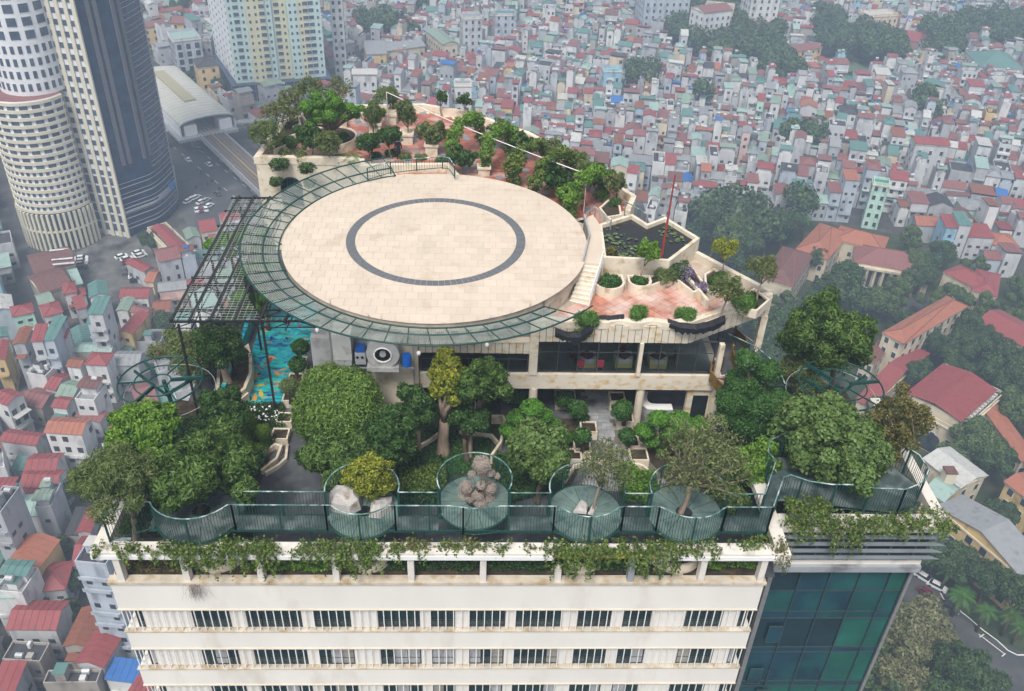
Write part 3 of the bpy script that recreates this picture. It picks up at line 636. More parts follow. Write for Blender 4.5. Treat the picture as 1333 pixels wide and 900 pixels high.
# pond
pond = thing('rooftop_pond', 'raised dark water lily pond with zigzag cream walls beside the landing pad', 'pond', (11.5, 55, 128))
pq = [(8.55, 52.25), (10.9, 52.1), (12.8, 51.95), (15.35, 55.05), (13.55, 57.95), (12.1, 56.85), (11.2, 58.3), (8.75, 56.75)]
b = MB(); b.wallstrip(pq, .24, 127.4, 129.9, m_stone2, closed=True); part('wall', b, pond)
b = MB(); b.poly([(x, y, 129.62) for x, y in pq], m_water); part('water', b, pond)
m_lily = mat('lily_leaf', (0.11, 0.15, 0.065), 0.6, 0.4, 3, objvar=.4)
g = random.Random(12); melp = None
for k in range(170):
    cc = ((9.6, 54.2, 1.1), (9.3, 55.8, .6), (13.6, 56.3, .5), (14.2, 55.2, .35), (10.9, 53.2, .5))[g.choice((0, 0, 0, 1, 2, 3, 4))]
    x, y = cc[0] + g.gauss(0, cc[2]), cc[1] + g.gauss(0, cc[2])
    if not inpoly((x, y), [(8.8, 52.6), (12.6, 52.3), (15, 55), (13.5, 57.5), (12.1, 56.4), (11.1, 57.8), (9, 56.5)]): continue
    if melp is None:
        q = MB(); q.poly([(0, 0, 0)] + [(math.cos(R(a)), math.sin(R(a)), .0) for a in range(15, 346, 33)], m_lily); melp = q.mesh('lily_pad')
    o = link('lily_pad', melp, pond, Vector((x, y, 129.63 + .0005 * k)) - ORG[pond.name]); s_ = g.uniform(.06, .16); o.scale = (s_, s_, 1); o.rotation_euler = (0, 0, g.uniform(0, 6))
b = MB(); b.tube([W(860, 341, 129.4), WY(879, 228, 53.4)], [.1, .05], mat('rust_red_paint', (.22, .035, .03), .6, .2), 8); part('flag_mast', b, None, loc=W(860, 341, 129.4), label='thin rust red mast rising from the pond front wall', cat='mast')
# stairs and landing
st = thing('terrace_stairs', 'white edged stairs from the landing pad down to the red terrace', 'stairs', (7.3, 50, 128.4))
TL, TR, BL, BR = W(760, 341, 129.95), W(784, 344, 129.95), W(741, 392, 128.45), W(767, 398, 128.45)
for k in range(9):
    f0, f1 = k / 9, (k + 1) / 9; z = 129.95 - 1.5 * f0 - .17
    q = [TL.lerp(BL, f1), TR.lerp(BR, f1), TR.lerp(BR, f0), TL.lerp(BL, f0)]
    b = MB(); b.hexa([(p.x, p.y) for p in q], 128.4, z, m_stone2); s_ = part('step', b, st)
    b = MB(); d = (q[3] - q[0]).normalized() * .07; e = [q[0], q[1], q[1] + d, q[0] + d]; b.hexa([(p.x, p.y) for p in e], z + .004, z + .03, m_whitebar); part('nosing', b, s_)
b = MB()
rl = [TR + Vector((0, 0, .95)), BR + Vector((0, 0, .95))]
for dz in (0, -.3, -.6): b.tube([rl[0] + Vector((0, 0, dz)), rl[1] + Vector((0, 0, dz))], .03, m_whitebar, 6)
for f in (0, .33, .66, 1): p = TR.lerp(BR, f); b.bar(p, p + Vector((0, 0, .95)), .05, m_whitebar)
part('handrail', b, st)
lp = [px(u, v, 129.9) for u, v in ((759, 343), (786, 345), (782, 295), (772, 280), (760, 285), (767, 310))]
b = MB(); b.hexa([lp[0], lp[1], lp[2], lp[3], lp[4], lp[5]], 129.0, 129.93, m_tile); part('landing', b, st)
b = MB(); b.wallstrip([lp[4], lp[5], lp[0]], .1, 129.93, 130.3, m_concrete); part('curb', b, st)
railing('steel_railing', 'short steel railing at the far end of the landing by the pad', [px(u, v, 130.0) for u, v in ((761, 290), (764, 283), (773, 276), (782, 282), (795, 293))], 129.2, 130.4, m=m_steel, mt=m_steel, step=.5)
railing('steel_railing', 'steel balustrade beyond the lily pond on the terrace edge', [px(u, v, 130.0) for u, v in ((814, 268), (826, 274), (842, 284))], 129.2, 130.3, m=m_steel, mt=m_greenl, step=.5)
# black tarpaulin draped on the parapet
m_tarp = mat('black_tarpaulin', (0.012, 0.013, 0.017), 0.55, 0.3, 3, bump=0.8)
for k, (pts, lab) in enumerate(((((868, 418), (885, 424), (905, 426), (925, 422), (943, 414)), 'black plastic sheet draped over the parapet between fern and corner'), (((779, 414), (795, 415), (812, 413)), 'short black plastic sheet on the parapet between two ferns'), (((722, 430), (738, 436), (755, 436), (772, 424)), 'bunched black plastic sheet hanging at the left end of the parapet'))):
    b = MB(); g = random.Random(k); rows = []
    for i in range((len(pts) - 1) * 6 + 1):
        j = min(i // 6, len(pts) - 2); f = i / 6 - j; u = pts[j][0] + f * (pts[j + 1][0] - pts[j][0]); v = pts[j][1] + f * (pts[j + 1][1] - pts[j][1])
        p = W(u, v, 128.8); s_ = .1 + .1 * math.sin(PI * i / ((len(pts) - 1) * 6)) + g.uniform(-.04, .1); rows.append([(p.x, p.y + .3 * s_ + .1, 128.93), (p.x, p.y - .1, 128.98 + g.uniform(0, .08)), (p.x, p.y - .3 - g.uniform(0, .08), 128.85), (p.x, p.y - .36, 128.8 - s_ * g.uniform(1.2, 1.8))])
    for i in range(len(rows) - 1):
        for j in range(3): b.poly([rows[i][j], rows[i][j + 1], rows[i + 1][j + 1], rows[i + 1][j]], m_tarp)
    part('tarpaulin', b, None, smooth=False, loc=rows[3][0], label=lab, cat='tarpaulin')
# terrace planters
def planter(name, label, pts, z0, z1, th=.14, closed=True, m=None, soil=True, group=None):
    c = pts[0]; t = thing(name, label, 'planter', (c[0], c[1], z0), group); b = MB(); b.wallstrip(pts, th, z0, z1, m or m_stone2, closed=closed); part('wall', b, t)
    if soil: b = MB(); b.poly([(x, y, z1 - .12) for x, y in pts], m_soil); part('soil', b, t)
    return t
def ppts(l, z): return [px(u, v, z) for u, v in l]
c1 = W(793, 366, 129.1); c2 = W(833, 365, 129.1)
planter('curved_planter', 'rounded cream planter at the foot of the stairs rail', arc(c1.x, c1.y, .95, 170, 370, 14) + [(c1.x + .9, c1.y + .8), (c1.x - .9, c1.y + .8)], TZ, 129.1)
planter('curved_planter', 'rounded cream planter holding the small tree before the pond wall', arc(c2.x, c2.y, .72, 170, 370, 14) + [(c2.x + .7, c2.y + .6), (c2.x - .7, c2.y + .6)], TZ, 129.1)
planter('strip_planter', 'straight cream planter with low leafy plants along the pond wall', ppts(((846, 372), (893, 353), (888, 345), (846, 360)), 129.0), TZ, 129.0)
planter('strip_planter', 'angular cream planter full of purple flowers on the red terrace', ppts(((880, 362), (903, 380), (918, 372), (900, 346), (886, 346)), 128.95), TZ, 128.95)
planter('curved_planter', 'curved cream planter holding a tree at the right terrace wall', ppts(((919, 372), (925, 381), (936, 378), (941, 364), (955, 366), (930, 350), (918, 357)), 129.0), TZ, 129.0)
planter('corner_planter', 'triangular planter in the far right corner of the red terrace', ppts(((958, 398), (985, 404), (1001, 390), (982, 376), (968, 384)), 129.0), TZ, 129.0)

# =====================================================================  BACK TERRACE BLOCK
back = thing('rear_terrace_block', 'cream stone rear block with arched window and red tiled garden terrace', 'terrace', (-8, 72, 124))
bp = [(-17.9, 69.0), (-9.6, 69.0), (-9.2, 67.5), (-2, 66.5), (6.5, 61.0), (9.0, 58.8), (11.4, 60.5), (12.3, 63.2), (9.0, 69.3), (4.5, 75.5), (-1, 80.0), (-5, 81.6), (-14.0, 80.6), (-17.2, 76.5)]
b = MB(); b.hexa(bp, 120.41, TZ - .03, m_stone2); part('wall', b, back)
tilefield(back, [(x * .985 - .1, 73 + (y - 73) * .97) for x, y in bp], TZ, .62, m_redwet, R(20), single=False, m2=m_greytile)
b = MB(); b.wallstrip([(-9.5, 69.2), (-17.75, 69.2), (-17.0, 76.4), (-13.9, 80.4)], .5, TZ, 129.0, m_stone2); part('parapet', b, back)
b = MB(); b.wallstrip([(-13.9, 80.4), (-5, 81.4), (-1, 79.8), (4.4, 75.3), (8.85, 69.2), (12.1, 63.2), (11.3, 60.7)], .4, TZ, 129.0, m_stone2); part('parapet', b, back)
b = MB(); b.wallstrip([(-9.3, 68.9), (-9.1, 67.7), (-2.4, 68.2), (-1.5, 66)], .4, TZ - .8, 129.1, m_stone2); part('parapet', b, back)
ax, az = -15.25, 125.9; q = [(ax - .85, az - 1.2), (ax + .85, az - 1.2), (ax + .85, az + .5)] + [(ax + .85 * math.cos(R(a)), az + .5 + .85 * math.sin(R(a))) for a in range(15, 180, 15)] + [(ax - .85, az + .5)]
b = MB(); b.poly([(x, 68.98, z) for x, z in q], m_glassd); w = part('arched_window', b, back)
b = MB(); b.tube([(x, 68.95, z) for x, z in q + q[:1]], .06, m_frame, 6)
for dx in (-.3, .3): b.bar((ax + dx, 68.95, az - 1.2), (ax + dx, 68.95, az + 1.2), .05, m_frame)
part('frame', b, w)
# stone planters and pots on the rear terrace
def boxpot(u, v, s, h, label, z=TZ):
    p = W(u, v, z); t = thing('stone_pot', label, 'pot', (p.x, p.y, z), 'square cream pots on the rear terrace'); b = MB()
    b.hexa([(p.x - s * .42, p.y - s * .42), (p.x + s * .42, p.y - s * .42), (p.x + s * .42, p.y + s * .42), (p.x - s * .42, p.y + s * .42)], z, z + h * .8, m_stone2); part('body', b, t)
    b = MB(); b.wallstrip([(p.x - s * .45, p.y - s * .45), (p.x + s * .45, p.y - s * .45), (p.x + s * .45, p.y + s * .45), (p.x - s * .45, p.y + s * .45)], .12, z + h * .8, z + h, m_stone2, closed=True); part('rim', b, t)
    return p
boxpot(489, 172, 1.2, 1.0, 'square cream pot left of the flooded tiles under a slender tree')
boxpot(509, 160, 1.2, 1.0, 'square cream pot by the rear parapet under an arching tree')
boxpot(530, 186, 1.2, 1.0, 'square cream pot in the middle of the rear terrace')
boxpot(562, 200, 1.2, 1.0, 'square cream pot near the green railing behind the pad')
boxpot(630, 227, 1.1, .8, 'white square pot under the second vine arch')
boxpot(725, 242, 1.1, 1.0, 'square cream pot hidden by vines near the right end of the pad')
c = W(432, 188, TZ); planter('round_planter', 'big round cream planter under the clipped cloud tree', arc(c.x, c.y, 2.1, 0, 345, 24), TZ, 129.2)
planter('curved_planter', 'scalloped cream planter behind the clipped cloud tree', ppts(((394, 152), (400, 160), (412, 158), (420, 150), (436, 160), (450, 157), (450, 149), (394, 145)), 129.1), TZ, 129.2)
planter('curved_planter', 'scalloped cream planter along the left edge of the rear terrace', ppts(((357, 196), (372, 190), (372, 180), (384, 176), (382, 166), (391, 162), (388, 153), (372, 160), (356, 184)), 129.1), TZ, 129.2)
planter('curved_planter', 'cream planter with a tree between rear terrace and pond', ppts(((781, 272), (790, 284), (808, 281), (806, 268), (792, 262)), 129.1), TZ, 129.2)
# cable stretched over the terrace
a, c = W(503, 120, 131.5), W(764, 227, 131.5); b = MB(); b.tube([a.lerp(c, i / 10) - Vector((0, 0, .25 * math.sin(PI * i / 10))) for i in range(11)], .035, m_whitebar, 6)
b.bar(a, (a.x, a.y, 128.4), .06, m_whitebar); b.bar(c, (c.x, c.y, 128.4), .06, m_whitebar)
part('overhead_cable', b, None, loc=a, label='long white cable stretched over the vine arches of the rear terrace', cat='cable')

# =====================================================================  ROOF GARDEN FLOOR
G = 120.4
b = MB(); b.poly([(x, y, G + .012) for x, y in ((-16.6, 61), (-11.9, 61), (-12.6, 48.2), (-15.9, 48.2))], m_mural); mur = part('painted_pool_floor', b, None, loc=(-14, 54, G), label='turquoise painted floor showing a sea full of fish left of the restaurant', cat='mural')
mf = [mat('fish_' + n, c, .4, .1) for n, c in (('orange', (.65, .25, .02)), ('gold', (.6, .42, .04)), ('navy', (.01, .03, .2)), ('red', (.5, .04, .03)), ('cyan', (.05, .5, .6)))]
g = random.Random(4)
for k in range(30):
    y = g.uniform(48.6, 58); x = g.uniform(-15.8, -12.9); s_ = g.uniform(.16, .42); a = g.uniform(0, 6.28); ca, sa = math.cos(a), math.sin(a)
    q = [(1, 0), (.5, .38), (-.3, .36), (-.7, .1), (-1.15, .4), (-1.0, 0), (-1.15, -.4), (-.7, -.1), (-.3, -.36), (.5, -.38)]
    b = MB(); b.poly([(x + s_ * (ca * p - sa * r_), y + s_ * (sa * p + ca * r_), G + .016 + .0006 * k) for p, r_ in q], mf[k % 5]); part('fish', b, mur)
b = MB(); b.box(-17.0, 48.2, G + .004, -16.7, 61, 121.6, m_mural); part('mural_wall', b, None, loc=(-16.8, 54, G), label='low wall painted like the sea along the left of the painted floor', cat='wall')
m_paver = mat('grey_stone_paver', (0.30, 0.31, 0.32), 0.7, 0.2, 1.6, stain=(0.12, 0.12, 0.11), stain_amt=0.4, stain_scale=1, objvar=.15)
gardenpath = thing('garden_path', 'grey stone flag path leading to the restaurant ground floor', 'path', (9, 45, G))
q = ppts(((752, 508), (815, 508), (805, 540), (808, 580), (845, 600), (880, 640), (740, 640), (790, 600), (775, 570), (765, 540)), G)
b = MB(); b.poly([(x, y, G + .008) for x, y in q], m_grout); part('bed', b, gardenpath)
g = random.Random(2); y = 41
n = 0
ys = min(p[1] for p in q)
while ys < 49.8:
    h = .36; x = 3 + g.uniform(0, .4)
    while x < 14:
        w = g.uniform(.5, .8)
        if inpoly((x + w / 2, ys + h / 2), q) and inpoly((x + .05, ys + h / 2), q) and inpoly((x + w, ys + h / 2), q): b = MB(); b.box(x + .012, ys + .012, G + .012, x + w - .012, ys + h - .012, G + .035 + g.uniform(0, .012), m_paver); part('flagstone', b, gardenpath)
        x += w
    ys += h
m_lawn = mat('mossy_lawn', (0.035, 0.055, 0.018), 0.95, 0.4, 4, stain=(.02, .022, .012), stain_amt=.5, stain_scale=1.2, bump=.5)
for nm, l in (('bed_of_the_middle_trees', ((470, 640), (480, 540), (540, 520), (650, 520), (655, 580), (640, 640))), ('bed', ((660, 640), (665, 545), (750, 545), (760, 600), (740, 640))), ('bed', ((820, 600), (815, 560), (930, 560), (1000, 600), (1000, 640), (880, 640))), ('bed', ((140, 700), (230, 520), (300, 530), (350, 530), (372, 560), (350, 600), (335, 640), (330, 700)))):
    q = ppts(l, G); b = MB(); b.poly([(x, y, G + .005) for x, y in q], m_lawn if l[0][0] == 470 else m_soil); struct('garden_soil', b)
b = MB(); b.box(-19.3, 33.3, G + .004, 16.1, 34.3, G + .3, m_soil); struct('front_planting_bed', b)
b = MB(); b.hexa([(17, 35.6), (26.3, 35.6), (26.3, 50.2), (20.5, 50.2), (17, 50.2)], G + .004, G + .35, m_soil); struct('garden_soil', b)
# curved bed walls
for k, (l, lab, h) in enumerate((
    (((655, 541), (657, 547), (652, 575), (640, 592)), 'tall curved tan bed wall right of the middle trees', .8),
    (((640, 541), (655, 541)), 'short tan end wall of the middle bed', .7),
    (((598, 561), (640, 566), (648, 575)), 'low tan kerb behind the middle trees', .3),
    (((530, 615), (532, 590), (545, 580), (560, 572), (575, 560)), 'winding tan kerb left of the big trunk', .35),
    (((526, 560), (535, 575), (528, 590)), 'tan kerb beside the grey service wall', .35),
    (((735, 625), (748, 605), (775, 597), (800, 600)), 'curved tan kerb at the left of the stone path', .35),
    (((815, 600), (838, 606), (850, 618), (862, 640)), 'curved tan kerb at the right of the stone path', .35),
    (((822, 576), (850, 577)), 'short straight kerb right of the stone path', .35),
    (((332, 595), (350, 583), (358, 578), (366, 580), (360, 596), (340, 612)), 'upper stepped tan kerb of the left flower bed', .4),
    (((374, 578), (372, 596), (362, 605), (345, 615)), 'outer stepped tan kerb by the dark paving', .3))):
    b = MB(); b.wallstrip(ppts(l, G + h), .16, G, G + h, m_stone2); part('bed_kerb', b, None, loc=(*px(*l[0], G), G), label=lab, cat='kerb')
# ficus planter at the left
l = [px(u, v, 121.5) for u, v in ((285, 478), (283, 510), (300, 520), (318, 505), (326, 485), (326, 465), (322, 450))]
planter('ficus_planter', 'tall curved cream planter of the aerial rooted ficus beside the painted floor', l, G, 121.5, th=.22)
planter('ficus_planter', 'lower cream corner piece in front of the ficus planter', ppts(((295, 520), (303, 527), (322, 512), (316, 506)), 121.1), G, 121.1)
# square planters beside path
k = 0
for u, v, s_, h, lab in ((765, 566, 1.0, .7, 'cream box planter with a round shrub left of the path, nearest the bed wall'), (745, 600, 1.0, .6, 'cream box planter at the lower left corner of the stone path'), (735, 525, 1.3, .7, 'long cream box planter in the hall left of the path'), (812, 553, 1.0, .7, 'cream box planter with dark shrub right of the path by the column'), (802, 528, 1.0, .8, 'cream box planter standing deepest under the restaurant floor'), (830, 600, 1.1, .6, 'cream box planter at the lower right corner of the stone path'), (820, 583, 1.0, .6, 'cream box planter at the right kerb of the path'), (757, 590, 1.0, .6, 'cream box planter with a clipped shrub left of the path'),
                         (391, 478, .9, .6, 'cream box planter nearest the painted floor top'), (386, 500, .9, .6, 'cream box planter second down beside the painted floor'), (379, 525, .9, .6, 'cream box planter third down beside the painted floor'), (372, 552, .9, .6, 'cream box planter with twisted little tree at the dark paving'), (366, 572, 1.0, .5, 'cream box planter lowest beside the dark paving')):
    p = W(u, v, G); t = thing('box_planter', lab, 'planter', (p.x, p.y, G), 'cream box planters in the roof garden')
    q = [(p.x + a * s_ / 2, p.y + c * s_ / 2) for a, c in ((-1, -1), (1, -1), (1, 1), (-1, 1))]
    b = MB(); b.wallstrip(q, .1, G + .01, G + h, m_stone2, closed=True); part('wall', b, t); b = MB(); b.poly([(x, y, G + h - .08) for x, y in q], m_soil); part('soil', b, t)
# rounded planters behind the front posts
for u, v, r_, lab in ((277, 733, 1.45, 'half round cream planter behind the second opening from the left'), (476, 737, 1.3, 'half round cream planter left of the middle posts'), (757, 735, 1.55, 'half round cream planter beside the broken post'), (885, 733, 1.55, 'half round cream planter right of the grey post')):
    p = W(u, v, 121.5); y = 33.35 + r_
    t = thing('half_round_planter', lab, 'planter', (p.x, y, G), 'half round planters along the front edge'); b = MB(); b.wallstrip([(x, y_) for x, y_ in arc(p.x, y, r_, 180, 360, 20)], .16, lambda q: G + .1 if True else 0, 121.35, m_stone2); part('wall', b, t)
    b = MB(); b.poly([(x, y_, 121.15) for x, y_ in arc(p.x, y, r_, 180, 360, 16)], m_lawn); part('soil', b, t)

# =====================================================================  GREEN WALKWAY ON THE FRONT
WZ, RZ = 123.4, 125.2
walk = thing('raised_walkway', 'raised green steel and glass walkway along the front of the roof garden', 'walkway', (0, 34.6, WZ))
circ = [(-14.75, 35.35, 2.3), (-5.95, 35.35, 1.95), (.09, 36.1, 2.05), (6.2, 35.35, 2.05), (11.75, 35.35, 2.1)]
xs = [-17.2] + [x for c in circ for x in (c[0] - c[2] * .93, c[0] + c[2] * .93)] + [16.0]
YF, YB = 34.0, 34.98
for i in range(0, len(xs), 2):
    a, c = xs[i], xs[i + 1]; n = max(1, round((c - a) / 1.0))
    for k in range(n): b = MB(); b.box(a + (c - a) * k / n + .01, YF, WZ - .06, a + (c - a) * (k + 1) / n - .01, YB, WZ, m_deck); part('deck_panel', b, walk)
for ci_, (cx_, cy_, r_) in enumerate(circ):
    n = 14
    for k in range(n):
        b = MB(); q = arc(cx_, cy_, r_, 360 * k / n + .4, 360 * (k + 1) / n - .4, 3); q2 = arc(cx_, cy_, r_ * .22, 360 * (k + 1) / n - 2, 360 * k / n + 2, 2)
        b.hexa(q + q2, WZ - .05, WZ + .004, m_deckfan if ci_ else m_deck); part('fan_panel', b, walk)
    b = MB(); b.tube([(x, y, WZ - .1) for x, y in arc(cx_, cy_, r_, 0, 360, 40)], .07, m_green, 6); part('ring_beam', b, walk, smooth=True)
for y in (YF, YB): b = MB(); b.box(-17.2, y - .05, WZ - .2, 16, y + .05, WZ - .064, m_green); part('edge_beam', b, walk)
for i, x in enumerate(np.linspace(-18, 15.8, 12)): b = MB(); b.bar((x, 34.5, G), (x, 34.5, WZ - .2), .1, m_green); part('leg', b, walk)
# front railing in runs, back railing in runs
fl = ['front railing run at the far left behind the vines', 'front railing run between the left circle and the rock circle', 'front railing run bulging round the rock circle', 'straight front railing run left of the bare bush', 'straight front railing run before the bare bush circle', 'front railing bulge round the circle of stone slabs', 'short front railing run between the two right circles', 'front railing bulge round the grey twiggy tree circle', 'straight front railing run at the right corner']
runs = [[(-19.0, 33.3), (-17.0, 34.2)] + arc(-14.75, 35.35, 2.38, 210, 325, 12) + [(-12.6, YF)], [(-12.6, YF), (-7.75, YF)], [(-7.75, YF)] + arc(-5.95, 35.35, 2.0, 222, 318, 9) + [(-4.1, YF)], [(-4.1, YF), (-1.2, YF), (-.5, YF - .12)], [(-.5, YF - .12), (.1, YF - .2), (.8, YF - .12), (1.5, YF), (4.35, YF)], [(4.35, YF)] + arc(6.2, 35.35, 2.1, 225, 318, 9) + [(8.05, YF)], [(8.05, YF), (9.95, YF)], [(9.95, YF)] + arc(11.75, 35.35, 2.15, 224, 316, 9) + [(13.55, YF)], [(13.55, YF), (16.05, YF)]]
for r_, l in zip(runs, fl): railing('walkway_railing', 'green steel ' + l, r_, WZ - .25, RZ, single=True, step=.15, group='front railings of the raised walkway', post=2.2)
bl = ['back railing run left of the rock circle', 'half circle back railing behind the rock circle', 'back railing run between the rock circle and the bare bush circle', 'half circle back railing behind the bare bush', 'back railing run right of the bare bush circle', 'half circle back railing behind the stone slabs', 'back railing run between the two right circles', 'half circle back railing behind the grey twiggy tree', 'back railing run at the right corner']
runs = [[(-12.6, YB), (-7.85, YB)], arc(-5.95, 35.35, 1.98, 190, -10, 20), [(-4.0, YB), (-1.9, YB)], arc(.09, 36.1, 2.05, 205, -25, 22), [(2.0, YB), (4.2, YB)], arc(6.2, 35.35, 2.05, 190, -10, 20), [(8.2, YB), (9.7, YB)], arc(11.75, 35.35, 2.1, 190, -10, 20), [(13.75, YB), (15.85, YB), (17.16, 37.6), (16.9, 38.4), (17.3, 39.4), (18.4, 40.0)]]
for r_, l in zip(runs, bl): railing('walkway_railing', 'green steel ' + l, r_, WZ - .02, RZ, step=.17, group='back railings of the raised walkway', post=2.4)
# right wing walkway
q = [(16.0, 34.0), (17.25, 36.3), (19.5, 36.1), (23.6, 35.4), (25.4, 36.3), (25.8, 37.6), (24.8, 39.4), (22.8, 40.0), (20, 39.8), (18.2, 39.9), (17.2, 39.2), (16.9, 38.4), (17.16, 37.6), (15.85, 34.98)]
b = MB(); b.hexa(q, WZ - .06, WZ - .004, m_deck); part('wing_deck', b, walk)
railing('walkway_railing', 'green steel railing curving before the broad pale tree on the right wing', [(16.05, 34.0), (17.25, 36.3), (17.7, 36.5), (18.6, 36.0), (19.8, 35.75), (21.2, 35.75), (22.0, 35.5), (23.8, 35.4)], WZ - .2, RZ, step=.16, group='front railings of the raised walkway')
railing('walkway_railing', 'green steel railing curving round the far right tip of the walkway', [(23.8, 35.4), (25.1, 36.0), (25.75, 37.0), (25.7, 38.2), (24.9, 39.3), (23.7, 39.9)], WZ - .2, RZ, step=.16, group='front railings of the raised walkway')
# big wheel frames
for cx_, cy_, z, r_, lab in ((-19.3, 44.7, 125, 2.5, 'green steel wheel frame overhanging the left edge of the roof garden'), (23.35, 45.0, 125, 2.62, 'green steel wheel frame behind the broad pale tree on the right wing')):
    t = thing('wheel_frame', lab, 'steel frame', (cx_, cy_, z), 'round steel wheel frames at the roof corners')
    for f, w in ((1, .06), (.62, .05), (.25, .05)): b = MB(); b.tube([(x, y, z) for x, y in arc(cx_, cy_, r_ * f, 0, 360, 48)], w, m_green, 6); part('ring', b, t, smooth=True)
    for k in range(6):
        a = R(60 * k + 8); b = MB(); b.bar((cx_ + r_ * .25 * math.cos(a), cy_ + r_ * .25 * math.sin(a), z), (cx_ + r_ * math.cos(a), cy_ + r_ * math.sin(a), z), .06 if k % 2 else .13, m_green, .08 if k % 2 else .22); part('spoke', b, t)
    b = MB(); b.tube([(x, y, z - .7) for x, y in arc(cx_ + (.5 if cx_ < 0 else -.5), cy_ - .1, r_ * 1.08, 0, 360, 48)], .018, m_wire, 5); part('wire_ring', b, t)
    sx = 1 if cx_ < 0 else -1
    for a in (20, 150): b = MB(); b.bar((cx_ + sx * .3, cy_ - .3, z - .9), (cx_ + sx * r_ * .9 * math.cos(R(a)), cy_ + r_ * .9 * math.sin(R(a)), z - .15), .1, m_green, .2); part('brace', b, t)
    b = MB(); b.tube([(cx_ + sx * .6, cy_, G), (cx_ + sx * .2, cy_, z)], .14, m_green, 8); part('post', b, t)
m_fan = mat('grimy_white_casing', (.42, .42, .41), .6, .1, 1.5, stain=(.25, .24, .22), stain_amt=.4, stain_scale=1.5)
# machines on their frame in front of the service wall
fr = thing('equipment_frame', 'grey steel frame carrying white machines under the front of the landing pad', 'frame', (-6.3, 45.4, 126))
for x in (-8.75, -6.5, -4.6, -3.75): b = MB(); b.bar((x, 45.2, 126.2), (x, 45.2, 129.2), .09, m_steel); part('upright', b, fr)
for z in (126.2,):
    for y in (44.6, 45.9): b = MB(); b.bar((-8.75, y, z), (-3.7, y, z), .1, m_steel); part('beam', b, fr)
b = MB(); b.bar((-8.75, 45.2, 120.4), (-8.75, 45.2, 126.2), .1, m_steel); b.bar((-3.75, 45.2, 120.4), (-3.75, 45.2, 126.2), .1, m_steel); part('leg', b, fr)
t = thing('air_handler', 'tall white air handling cabinet at the left of the equipment frame', 'machine', (-8, 45.3, 126.25))
b = MB(); b.box(-8.55, 44.7, 126.7, -7.45, 46.1, 128.6, m_fan); part('cabinet', b, t); b = MB(); b.box(-8.5, 44.75, 126.25, -7.5, 46, 126.69, m_concrete); part('base', b, t)
t = thing('small_generator', 'small pump set with dark openings beside the white cabinet', 'machine', (-7, 45.3, 126.25))
b = MB(); b.box(-7.3, 44.9, 126.25, -6.65, 45.8, 127.1, m_concrete); part('body', b, t); b = MB(); b.box(-7.25, 44.95, 127.104, -6.7, 45.6, 127.35, mat('blue_plastic', (.01, .08, .35), .5)); part('cover', b, t)
for x in (-7.15, -6.85): b = MB(); b.tube([(x, 44.89, 126.8), (x, 44.85, 126.8)], .09, m_black, 10); part('port', b, t)
t = thing('centrifugal_fan', 'big white drum shaped fan with open round inlet', 'fan', (-5.5, 45, 126.2))
cx_, cz_ = -5.55, 127.3; b = MB(); n = 28; sp = [(cx_ + 1.0 * math.cos(2 * PI * k / n), cz_ + 1.0 * math.sin(2 * PI * k / n)) for k in range(n)]
for k in range(n): p, q_ = sp[k], sp[(k + 1) % n]; b.poly([(p[0], 44.5, p[1]), (q_[0], 44.5, q_[1]), (q_[0], 46, q_[1]), (p[0], 46, p[1])], m_fan)
for k in range(n):
    p, q_ = sp[k], sp[(k + 1) % n]; f = .48
    b.poly([(q_[0], 44.5, q_[1]), (p[0], 44.5, p[1]), (cx_ + (p[0] - cx_) * f, 44.5, cz_ + (p[1] - cz_) * f), (cx_ + (q_[0] - cx_) * f, 44.5, cz_ + (q_[1] - cz_) * f)], m_fan)
part('casing', b, t); b = MB(); b.tube([(cx_ + .52 * math.cos(R(a)), 44.46, cz_ + .52 * math.sin(R(a))) for a in range(0, 361, 15)], .05, m_whitebar, 6); part('inlet_ring', b, t)
b = MB(); b.poly([(cx_ + .5 * math.cos(R(a)), 44.75, cz_ + .5 * math.sin(R(a))) for a in range(0, 360, 20)][::-1], m_black); part('inlet', b, t)
b = MB(); b.tube([(cx_, 44.72, cz_), (cx_, 44.5, cz_)], .2, m_concrete, 10); part('hub', b, t)
b = MB(); b.box(cx_ - 1.0, 44.35, 126.1, cx_ + .95, 46, 126.4, m_fan); part('base', b, t)
b = MB(); b.tube([(-4.15, 44.9, 126.26), (-4.15, 44.9, 127.0)], .3, mat('blue_drum', (.01, .12, .5), .4), 14); part('blue_drum', b, None, loc=(-4.15, 44.9, 126.26), label='blue plastic drum at the right end of the equipment frame', cat='drum')
for k, (u, v) in enumerate(((413, 430), (545, 460), (634, 449), (707, 417))):
    p = W(u, v, 128.6); t = thing('globe_lamp', ('white globe lamp over the dark paving', 'white globe lamp by the louvred window', 'white globe lamp over the middle of the net ring', 'white globe lamp on the travertine pilaster')[k], 'lamp', tuple(p), 'white globe lamps under the net ring')
    b = MB(); b.dome(p, .13, .13, .17, m_whitebar, 12, 5, low=-PI / 2); part('globe', b, t, smooth=True); b = MB(); b.bar(p + Vector((0, 0, .15)), p + Vector((0, .2, 1.4)), .03, m_green); part('stem', b, t)
